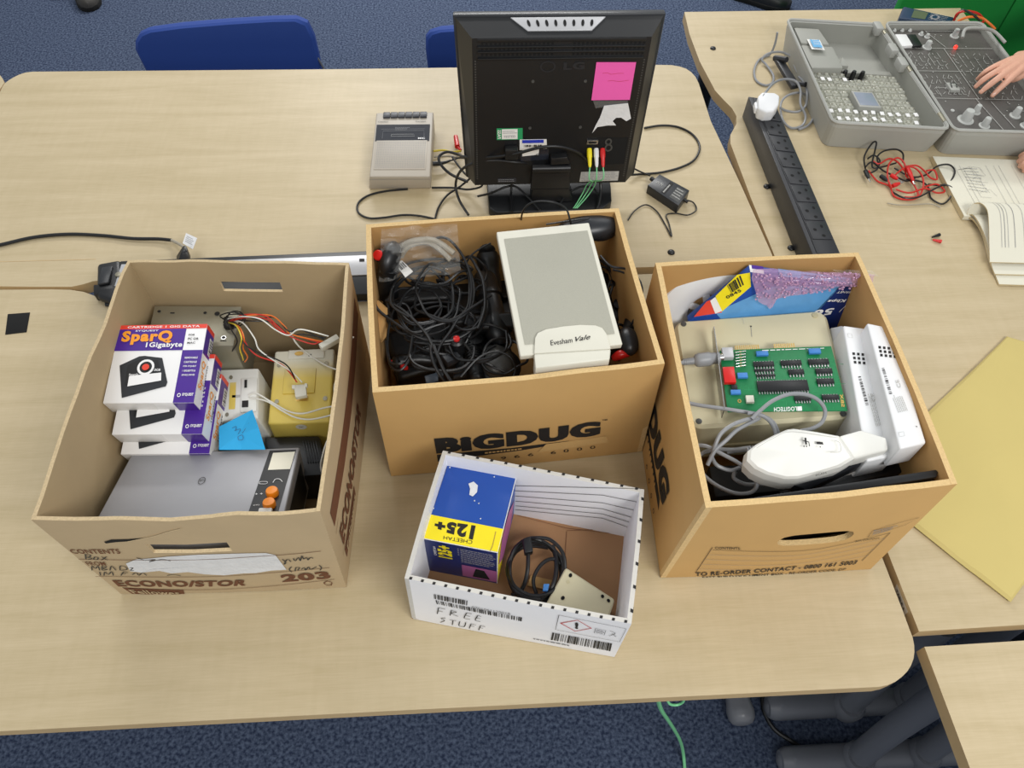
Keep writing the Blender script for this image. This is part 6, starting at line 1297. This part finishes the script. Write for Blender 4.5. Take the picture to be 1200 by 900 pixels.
rd([(1045, 220, .01), (1040, 208, .012), (1042, 192, .015), (1052, 185, .018), (1060, 192, .015), (1062, 206, .01), (1072, 218, .01), (1075, 230, .006), (1060, 231, .006)], 'red test lead rising at the middle of the tangle')
rd([(1062, 195, .012), (1074, 194, .012), (1083, 200, .012), (1090, 208, .01), (1098, 210, .008), (1095, 200, .012), (1086, 200, .015)], 'red test lead zigzagging to the right of the tangle')
rd([(1050, 222, .01), (1066, 226, .01), (1084, 221, .01), (1098, 226, .006), (1107, 224, .004), (1098, 216, .008), (1084, 219, .01)], 'red test lead with a sharp kink at the right of the tangle')
rd([(1022, 188, .012), (1030, 192, .012), (1042, 186, .012), (1052, 190, .012), (1060, 200, .014)], 'short red test lead at the back of the tangle')
cable('test_lead', [(1040, 238, .003), (1052, 240, .003), (1070, 240, .003), (1090, 239, .003), (1102, 243, .003)], .0012, 'light_grey_cable', 'thin pale lead under the front of the tangle')
for (p, l, mt) in [([(1063, 196, .018), (1070, 212, .018)], 'red', 'red_plastic'), ([(1044, 205, .015), (1052, 210, .015)], 'second red', 'red_plastic'), ([(1046, 218, .012), (1054, 215, .012)], 'lower red', 'red_plastic'), ([(1014, 200, .012), (1018, 209, .012)], 'black', 'black_plastic'), ([(1032, 206, .01), (1040, 212, .01)], 'second black', 'black_plastic')]:
    a, b = at(*p[0]), at(*p[1]); t = thing('crocodile_clip', l+' clip sleeve in the tangle of test leads', 'clip', a); m = MB(); m.tube([a, a*.5+b*.5, b], [.0045, .005, .003], mt, 10); m.build('sleeve', t); m = MB(); m.tube([b, b+(b-a).normalized()*.012], .0015, 'bright_steel', 6); m.build('metal_tip', t)
for (a, b, mt, l) in [((1092.5, 278, .004), (1101, 275, .004), 'black_plastic', 'tiny black plug sleeve lying on the right table'), ((1093, 281, .004), (1103, 283, .004), 'red_plastic', 'tiny red plug sleeve lying on the right table')]:
    m = MB(); m.tube([at(*a), at(*b)], [.0018, .0038], mt, 12); tag(m.build('plug_sleeve'), l, 'plug sleeve')

# ================================================================== book
bo = thing('open_book', 'open paperback manual with circuit diagrams lying on the right table', 'book', at(1160, 240, 0))
zb = .012
a, b, c, d = at(1093, 183, zb), at(1236, 189, zb), at(1262, 259, zb), at(1130, 253, zb)
m = MB(); m.slab([a, b, c, d], .011, 'cream_page', .0008); m.build('upper_pages', bo)
ed = MB(); f = Face(Vector((a.x, a.y, .001)), Vector((d.x, d.y, .001)), d, a); ed.add([f(0, 0, .0006), f(1, 0, .0006), f(1, 1, .0006), f(0, 1, .0006)], [[0, 1, 2, 3]], 'page_edge'); ed.build('page_edges', bo, False)
Fp = Face(d, c, b, a); k = Ink(Fp, .0006)
for y0, y1 in ((0, 0), (4, 4)): pass
k.stroke([(1122, 199), (1139, 197)], .0008, 'pen', n=1)
for pts in [[(1129, 199), (1136, 195), (1148, 197), (1152, 201)], [(1140, 204), (1153, 206)], [(1130, 200), (1150, 231)], [(1139, 198), (1146, 206), (1140, 210)], [(1148, 198), (1155, 206), (1146, 208)], [(1143, 214), (1158, 214)], [(1150, 231), (1162, 232)], [(1148, 226), (1160, 222), (1168, 230)], [(1136, 196), (1142, 205)], [(1148, 208), (1152, 218), (1160, 226)]]: k.stroke(pts, .0005, 'grey_ink', n=1)
for x0 in (1118, 1124, 1155, 1164, 1170, 1185, 1196): k.stroke([(x0, 194), (x0+26, 241)], .0007, 'light_grey_ink', n=1)
k.micro([(1136, 224), (1160, 228), (1146, 197), (1128, 196)], 8, 'light_grey_ink', 5, 2, .2); k.build('page_printing', bo)
def sweep(prof_l, prof_r, mt, name, th=.002):
    n = len(prof_l); m = MB(); A = [at(*p) for p in prof_l]; B = [at(*p) for p in prof_r]; A = spline(A, 5); B = spline(B, 5); n = len(A)
    d = Vector((0, 0, -th)); vs = A+B+[p+d for p in A]+[p+d for p in B]
    m.add(vs, [[i, i+1, n+i+1, n+i] for i in range(n-1)], mt, True); m.add(vs, [[2*n+i, 3*n+i, 3*n+i+1, 2*n+i+1] for i in range(n-1)]+[[i, 2*n+i, 2*n+i+1, i+1] for i in range(n-1)]+[[n+i, n+i+1, 3*n+i+1, 3*n+i] for i in range(n-1)]+[[0, n, 3*n, 2*n], [n-1, 3*n-1, 4*n-1, 2*n-1]], 'page_edge'); m.build(name, bo); return A, B
A, B = sweep([(1133, 252, .012), (1136, 243, .028), (1142, 238, .038), (1150, 238, .042), (1157, 246, .040), (1159, 262, .035), (1159.5, 285, .026), (1160, 307, .018)], [(1290, 257, .012), (1292, 248, .028), (1296, 243, .038), (1302, 243, .042), (1308, 251, .040), (1312, 266, .035), (1316, 288, .026), (1320, 311, .018)], 'cream_page', 'curled_pages', .002)
sweep([(1134, 252, .010), (1141, 252, .020), (1150, 266, .020), (1157, 285, .015), (1162, 310, .011), (1166, 321, .009)], [(1290, 257, .010), (1298, 257, .020), (1304, 270, .020), (1314, 289, .015), (1324, 314, .011), (1330, 325, .009)], 'cream_page', 'middle_pages', .003)
sweep([(1133, 253, .008), (1142, 258, .012), (1152, 275, .008), (1160, 305, .006), (1171, 333, .005)], [(1290, 258, .008), (1300, 263, .012), (1310, 279, .008), (1322, 310, .006), (1336, 338, .005)], 'cream_page', 'lower_pages', .004)
k = MB()
for j, s0 in enumerate((.09, .115, .14, .19, .26, .33)):
    vs = []; n = len(A)
    for i in range(int(n*.28), n-4): p = A[i]+(B[i]-A[i])*s0+Vector((0, 0, .0008)); q_ = A[i]+(B[i]-A[i])*(s0+.004)+Vector((0, 0, .0008)); vs += [p, q_]
    k.add(vs, [[2*i, 2*i+1, 2*i+3, 2*i+2] for i in range(len(vs)//2-1)], 'grey_ink' if j % 2 else 'light_grey_ink')
for i in (n-3, n-9, n-15):
    p = A[i]+(B[i]-A[i])*.3+Vector((0, 0, .0008)); w = (B[i]-A[i]).normalized()*.03; h = (A[i-1]-A[i]).normalized()*.001; k.add([p, p+w, p+w+h, p+h], [[0, 1, 2, 3]], 'grey_ink')
k.build('page_printing', bo, False)

# ================================================================== yellow foam
pf = [(1183, 393), (1215, 402), (1300, 440), (1290, 560), (1210, 668), (1188, 699), (1140, 662), (1076, 611), (1040, 560), (1060, 515), (1095, 481), (1140, 437)]
P = [at(x, y, .014) for x, y in pf]; c = sum(P, Vector())/len(P); fo = thing('foam_sheet', 'pale yellow crumpled sheet of foam lying right of the right carton', 'foam sheet', Vector((c.x, c.y, 0)))
m = MB(); n = len(P); rings = 10; vs = []
cc = c
for r in range(rings+1):
    for i in range(n):
        for h in range(4):
            p = cc+((P[i]*(1-h/4)+P[(i+1) % n]*h/4)-cc)*(r/rings); z = .0035*noise.noise(Vector((p.x*14, p.y*14, 2)))+.002*noise.noise(Vector((p.x*40, p.y*40, 5)))
            vs.append(Vector((p.x, p.y, .012+z-(.003 if r == rings else 0))))
K = n*4; m.add(vs, [[r*K+i, r*K+(i+1) % K, (r+1)*K+(i+1) % K, (r+1)*K+i] for r in range(rings) for i in range(K)], 'foam', True)
e = vs[-K:]; el = [Vector((p.x, p.y, .001))+(p-cc).normalized()*.003 for p in e]; em = [(p+q)/2+(p-cc).normalized()*.004 for p, q in zip(e, el)]
for A_, B_ in ((e, em), (em, el)): m.add(A_+B_, [[i, (i+1) % K, K+(i+1) % K, K+i] for i in range(K)], 'foam', True)
m.add(el, [list(range(K))[::-1]], 'foam'); m.build('sheet', fo)
# ================================================================== chairs beyond the back table
def chair(outline, label, ydepth):
    P0 = Vector((0, ydepth, 0)); n_ = Vector((0, 1, .12)).normalized()
    O = [onp(x, y, P0, n_) for x, y in outline]; xs = [p.x for p in O]; cx = (min(xs)+max(xs))/2; w = (max(xs)-min(xs))/2
    t = thing('blue_chair', label, 'chair', (cx, ydepth-.15, -TZ), 'blue chairs'); del t['group']
    top = O+[Vector((max(xs)-.005, ydepth+.02, -.2)), Vector((max(xs)-.04, ydepth+.025, -.25)), Vector((min(xs)+.04, ydepth+.025, -.25)), Vector((min(xs)+.005, ydepth+.02, -.2))]
    c = sum(top, Vector())/len(top); r = lambda P, f, d: [c+(p-c)*f+Vector((0, d, 0)) for p in P]
    m = MB(); n = len(top)
    L = [r(top, .97, 0), r(top, 1, .008), r(top, 1, .022), r(top, .96, .032)]
    for A, B in zip(L, L[1:]): m.add(A+B, [[i, (i+1) % n, n+(i+1) % n, n+i] for i in range(n)], 'chair_blue', True)
    m.add(L[0], [list(range(n))[::-1]], 'chair_blue'); m.add(L[-1], [list(range(n))], 'chair_blue'); m.build('backrest', t)
    m = MB(); m.slab([(cx-w*.95, ydepth-.02, -.27), (cx+w*.95, ydepth-.02, -.27), (cx+w*.9, ydepth-.42, -.26), (cx-w*.9, ydepth-.42, -.26)], .04, 'chair_blue', .015, 3); m.build('seat', t)
    for s_ in (-1, 1):
        m = MB(); m.tube([(cx+s_*(w-.03), ydepth+.03, -.1), (cx+s_*(w-.03), ydepth+.02, -.3), (cx+s_*(w-.02), ydepth+.06, -TZ+.005)], .011, 'dark_plastic', 10, 4); m.build('leg', t)
        m = MB(); m.tube([(cx+s_*(w-.03), ydepth-.36, -.3), (cx+s_*(w-.02), ydepth-.42, -TZ+.005)], .011, 'dark_plastic', 10); m.build('leg', t)
    m = MB(); m.tube([(max(xs)-.005, ydepth+.012, O[-1].z+.004), (max(xs)+.006, ydepth+.012, O[-1].z-.03)], .003, 'bright_steel', 8); m.build('backrest_fixing', t)
    return t
ch1 = chair([(158, 60), (158, 50), (163, 42), (173, 37.5), (210, 32.5), (270, 27.5), (320, 24.5), (348, 24), (360, 29), (368, 45), (374, 70)], 'blue upholstered chair behind the back table, left of the cassette recorder', 1.83)
ch2 = chair([(499, 60), (499, 46), (504, 40), (514, 37), (560, 34), (620, 31), (680, 31), (697, 34), (703, 42), (706, 60)], 'blue upholstered chair behind the back table, mostly hidden by the monitor', 1.83)

# ================================================================== green partition
gp = thing('green_partition', 'bright green fabric partition screen beyond the right table', 'partition', (1.6, 2.14, -TZ))
yp = 2.13; a = onp(1052, 14, Vector((0, yp, 0)), Vector((0, 1, 0))); b = onp(1171, 33, Vector((0, yp, 0)), Vector((0, 1, 0)))
m = MB(); m.hull([(a.x, yp, -TZ+.01), (b.x, yp, -TZ+.01), (b.x, yp+.03, -TZ+.01), (a.x, yp+.03, -TZ+.01)], [(a.x, yp, .6), (b.x, yp, .6), (b.x, yp+.03, .6), (a.x, yp+.03, .6)], 'green_fabric', .004); m.build('left_panel', gp)
m = MB(); e = Vector((b.x+1.1, yp-.12, 0)); nrm = Vector((.003, .03, 0)); f = Vector((b.x+.003, yp, 0))
m.hull([Vector((p.x, p.y, -TZ+.01)) for p in (f, e, e+nrm, f+nrm)], [Vector((p.x, p.y, .6)) for p in (f, e, e+nrm, f+nrm)], 'green_fabric', .004); m.build('right_panel', gp)

# ================================================================== shoes on the carpet at the top
def shoe(px, py, d, label, col):
    c = at(px, py, -TZ+.0); d = Vector(d).normalized(); R_ = Matrix.Rotation(math.atan2(d.y, d.x), 3, 'Z')
    t = thing('shoe', label, 'shoe', c); toe = c
    m = MB(); secs = [(0, .012, .022), (-.015, .032, .040), (-.05, .045, .05), (-.10, .048, .065), (-.15, .042, .085), (-.19, .038, .095), (-.25, .036, .10), (-.275, .022, .085)]; vs = []
    for x, w, h in secs:
        for k_ in range(13):
            a = math.pi*k_/12; vs.append(toe+R_@Vector((x, w*math.cos(a), .018+h*math.sin(a)*.9)))
    m.add(vs, [[i*13+k_, i*13+k_+1, (i+1)*13+k_+1, (i+1)*13+k_] for i in range(len(secs)-1) for k_ in range(12)]+[list(range(13)), [(len(secs)-1)*13+k_ for k_ in range(13)]], col, True); m.build('upper', t)
    so = [toe+R_@Vector((x, w*1.1*s_, .0)) for s_, rng in ((1, secs), (-1, secs[::-1])) for x, w, h in rng]
    m = MB(); m.hull([p+Vector((0, 0, .001)) for p in so], [p+Vector((0, 0, .02)) for p in so], 'dark_void', .002); m.build('sole', t)
    return t
mat('brown_leather', '#3a3733', .6)
shoe(107, 14, (.35, -1, 0), 'dark brown shoe toe on the carpet at the top left corner', 'brown_leather')
shoe(66, -2, (-.6, -1, 0), 'dark brown shoe at the top edge, left of the other shoe', 'brown_leather')
shoe(925, 12, (.9, -.5, 0), 'black shoe on the carpet beyond the far edge of the right table', 'black_plastic')

# ================================================================== grey chair skids and leads under the tables
zf = -TZ
def skid(p0, p1, posts, label, sy=(0., .3)):
    a, b = at(*p0, zf+.03), at(*p1, zf+.03); t = thing('skid_chair', label, 'chair', Vector((a.x, a.y, zf)))
    m = MB(); d = (b-a).normalized(); m.tube([a, a+d*.004, a+d*.015, a+d*.03, b], [.008, .022, .028, .029, .028], 'chair_grey', 18); m.ell(a+d*.03, (.034, .028, .029), 'chair_grey'); m.build('skid', t)
    for (x, y) in posts:
        q = at(x, y, zf+.04); m = MB(); m.tube([q, q+Vector((.015, .03, .2)), q+Vector((.02, .05, .44))], .026, 'chair_grey', 18, 4); m.lathe([(.033, -.01), (.034, .02), (.028, .03)], 'chair_grey', q, 18); m.build('leg', t)
    q0, q1 = at(*posts[0], zf+.04)+Vector((.03, .04, .42)), at(*posts[-1], zf+.04)+Vector((.1, .04, .42)); m = MB(); m.slab([q0+Vector((0, sy[1], .03)), q1+Vector((0, sy[1], .03)), q1+Vector((0, sy[0], .03)), q0+Vector((0, sy[0], .03))], .03, 'chair_grey', .012, 3); m.build('seat', t)
skid((897, 829), (1120, 818), [(992, 828), (1062, 820)], 'grey plastic skid chair pushed under the front table corner')
skid((912, 892), (1125, 880), [(1003, 889), (1080, 884)], 'grey plastic skid chair nearest the lower edge, beneath the square table corner', (-.32, -.03))
a, b = at(871, 850, zf+.03), at(858, 790, zf+.03)
t = thing('table_foot', 'rounded grey plastic foot poking out under the front table edge', 'table foot', Vector((a.x, a.y, zf))); m = MB(); d = (b-a).normalized()
m.tube([a, a+d*.004, a+d*.014, a+d*.03, a+d*.06, b], [.008, .022, .029, .031, .026, .024], 'knob_dark' if 'knob_dark' in MATS else mat('knob_dark', '#74767c', .35), 18, 3); m.build('foot', t)
cable('green_lead', [(771, 818, -.06), (775, 832, -.2), (787, 850, -.4), (797, 868, -.6), (801, 885, -.70), (803, 910, -.715)], .0035, 'green_cable', 'pale green lead hanging from the front table edge to the carpet')
cable('green_lead', [(781, 818, -.06), (785, 825, -.08), (793, 826, -.09), (800, 823, -.08), (802, 817, -.05)], .002, 'green_cable', 'small pale green loop under the front table edge')
cable('floor_cable', [(893, 815, -.71), (896, 835, -.713), (908, 855, -.713), (928, 869, -.713), (948, 883, -.713), (968, 905, -.713)], .005, 'black_rubber', 'black cable running over the carpet between the grey chair skids')

# ================================================================== person at the right table: only the hands reach into the picture
pe = thing('person', 'person at the right edge resting one hand on the case panel', 'person', (1.95, 1.5, -TZ))
m = MB()
def limb(pts, rs, sp=5): m.tube([Vector(p) for p in pts], rs, 'skin', 14, sp)
RWr = at(1212, 66, .105); RPalm = at(1197, 75, .105)
LWr = at(1235, 186, .05); LPalm = at(1216, 188, .045)
sr, sl = Vector((1.98, 1.80, .28)), Vector((1.98, 1.36, .28))
er, el_ = Vector((1.80, 1.95, .06)), Vector((1.76, 1.28, .05))
fing = [  # tip, mid, knuckle  (photo px, height)
    ([(1145.5, 92.5, .072), (1155, 84, .092), (1167, 77, .104), (1181, 71, .108)], .0062),
    ([(1143.5, 101.5, .07), (1153, 93, .088), (1167, 84, .104), (1186, 74, .110)], .0067),
    ([(1149.5, 108, .07), (1159, 100, .086), (1172, 90, .103), (1191, 77, .110)], .0069),
    ([(1163, 112, .07), (1171, 104, .084), (1182, 94, .10), (1196, 82, .107)], .0069)]
for pts, r in fing:
    W_ = [at(*p) for p in pts]; m.tube(W_, [r*.72, r, r*1.05, r*1.18], 'skin', 12, 5); m.ell(W_[0], (r*.8, r*.8, r*.75), 'skin'); m.tube([W_[-1], RWr], [r*1.3, .017], 'skin', 12)
thp = [at(1187, 93, .082), at(1193, 90, .09), at(1201, 84, .098), at(1210, 72, .103)]; m.tube(thp, [.0075, .0098, .0115, .015], 'skin', 12, 5); m.ell(thp[0], (.008, .008, .008), 'skin')
m.ell((RPalm+RWr)/2, (.034, .034, .013), 'skin'); limb([RWr, RWr*.6+er*.4, er], [.022, .034, .042]); limb([er, sr], [.042, .055])
lf = [([(1196.5, 183, .025), (1201, 181, .035), (1208, 181, .045), (1218, 183, .048)], .0075), ([(1194.5, 189, .022), (1200, 187, .034), (1208, 187, .045), (1219, 187, .048)], .008), ([(1196, 194.5, .022), (1201, 193, .034), (1209, 192, .045), (1220, 190, .048)], .008), ([(1201, 200, .022), (1207, 198, .034), (1214, 196, .043), (1223, 193, .047)], .0075)]
for pts, r in lf:
    W_ = [at(*p) for p in pts]; m.tube(W_, [r*.75, r, r*1.05, r*1.15], 'skin', 12, 5); m.ell(W_[0], (r*.8, r*.8, r*.75), 'skin'); m.tube([W_[-1], LWr], [r*1.3, .017], 'skin', 12)
thl = [at(1209, 172, .03), at(1215, 174, .04), at(1222, 178, .045), at(1231, 184, .05)]; m.tube(thl, [.008, .0098, .0115, .015], 'skin', 12, 5)
m.ell((LPalm+LWr)/2, (.036, .038, .014), 'skin'); limb([LWr, LWr*.6+el_*.4, el_], [.022, .034, .042]); limb([el_, sl], [.042, .055])
hd = Vector((1.96, 1.58, .62))
m.ell(Vector((2.0, 1.58, .14)), (.11, .17, .26), 'skin'); m.ell(Vector((2.05, 1.58, -.12)), (.13, .17, .15), 'skin'); limb([sl, Vector((1.99, 1.58, .31)), sr], [.055, .07, .055]); limb([(1.99, 1.58, .32), (1.97, 1.58, .5)], [.055, .05], 1)
m.ell(hd, (.095, .075, .115), 'skin'); m.ell(hd+Vector((-.03, 0, -.06)), (.06, .055, .055), 'skin'); m.ell(hd+Vector((-.098, 0, -.015)), (.018, .013, .022), 'skin')
for s_ in (-1, 1):
    m.ell(hd+Vector((.005, s_*.077, -.01)), (.018, .008, .03), 'skin'); limb([(2.05, 1.58+s_*.1, -.17), (1.85, 1.58+s_*.12, -.18), (1.66, 1.58+s_*.12, -.19)], [.085, .075, .06]); limb([(1.66, 1.58+s_*.12, -.19), (1.68, 1.58+s_*.12, -.45), (1.70, 1.58+s_*.12, -.66)], [.06, .05, .035]); m.ell(Vector((1.64, 1.58+s_*.12, -.67)), (.10, .04, .04), 'skin')
bo_ = m.build('body', pe)
rm = bo_.modifiers.new('blend', 'REMESH'); rm.mode = 'VOXEL'; rm.voxel_size = .0026; rm.use_smooth_shade = True
smo = bo_.modifiers.new('soften', 'SMOOTH'); smo.factor = .5; smo.iterations = 2
for (pts, r) in fing+lf:
    t0, t1 = at(*pts[0]), at(*pts[1]); d = (t1-t0).normalized(); m = MB(); Rz = Vector((1, 0, 0)).rotation_difference(d).to_matrix(); m.ell(t0+d*.002+Vector((0, 0, r*.70)), (.0062, .0042, .0022), 'nail', Rz); o = m.build('fingernail', pe)
m = MB(); m.ell(hd+Vector((.02, 0, .035)), (.098, .085, .10), mat('hair_brown', '#2e2119', .7)); m.build('hair', pe)
m = MB()
for s_ in (-1, 1): m.ell(hd+Vector((-.088, s_*.03, .012)), (.009, .013, .008), 'white_print'); m.ell(hd+Vector((-.094, s_*.03, .012)), (.004, .006, .006), 'dark_void')
m.build('eyes', pe); m = MB(); m.ell(hd+Vector((-.088, 0, -.06)), (.007, .022, .006), mat('lip', '#a86458', .5)); m.build('mouth', pe)
m = MB(); m.ell(Vector((2.0, 1.58, .13)), (.125, .185, .28), 'shirt'); m.ell(Vector((2.05, 1.58, -.1)), (.14, .18, .14), 'shirt'); m.tube([sl, Vector((2.0, 1.58, .30)), sr], [.068, .085, .068], 'shirt', 16, 4); m.tube([sr, er, er*.6+RWr*.4], [.068, .056, .046], 'shirt', 16, 5); m.tube([sl, el_, el_*.6+LWr*.4], [.068, .056, .046], 'shirt', 16, 5)
sh_ = m.build('shirt', pe)
m = MB()
for s_ in (-1, 1): m.tube([(2.06, 1.58+s_*.1, -.17), (1.85, 1.58+s_*.12, -.18), (1.66, 1.58+s_*.12, -.19), (1.68, 1.58+s_*.12, -.45), (1.70, 1.58+s_*.12, -.64)], [.10, .088, .072, .06, .055], mat('denim', '#28344c', .85), 16, 4)
m.build('trousers', pe)
for s_ in (-1, 1): m = MB(); m.ell(Vector((1.64, 1.58+s_*.12, -.675)), (.12, .05, .045), 'black_matte'); m.build('shoe', pe)
c3 = dup(ch1, (2.02, 1.58, -TZ), 'blue upholstered chair on which the person at the right edge sits', -math.pi/2)
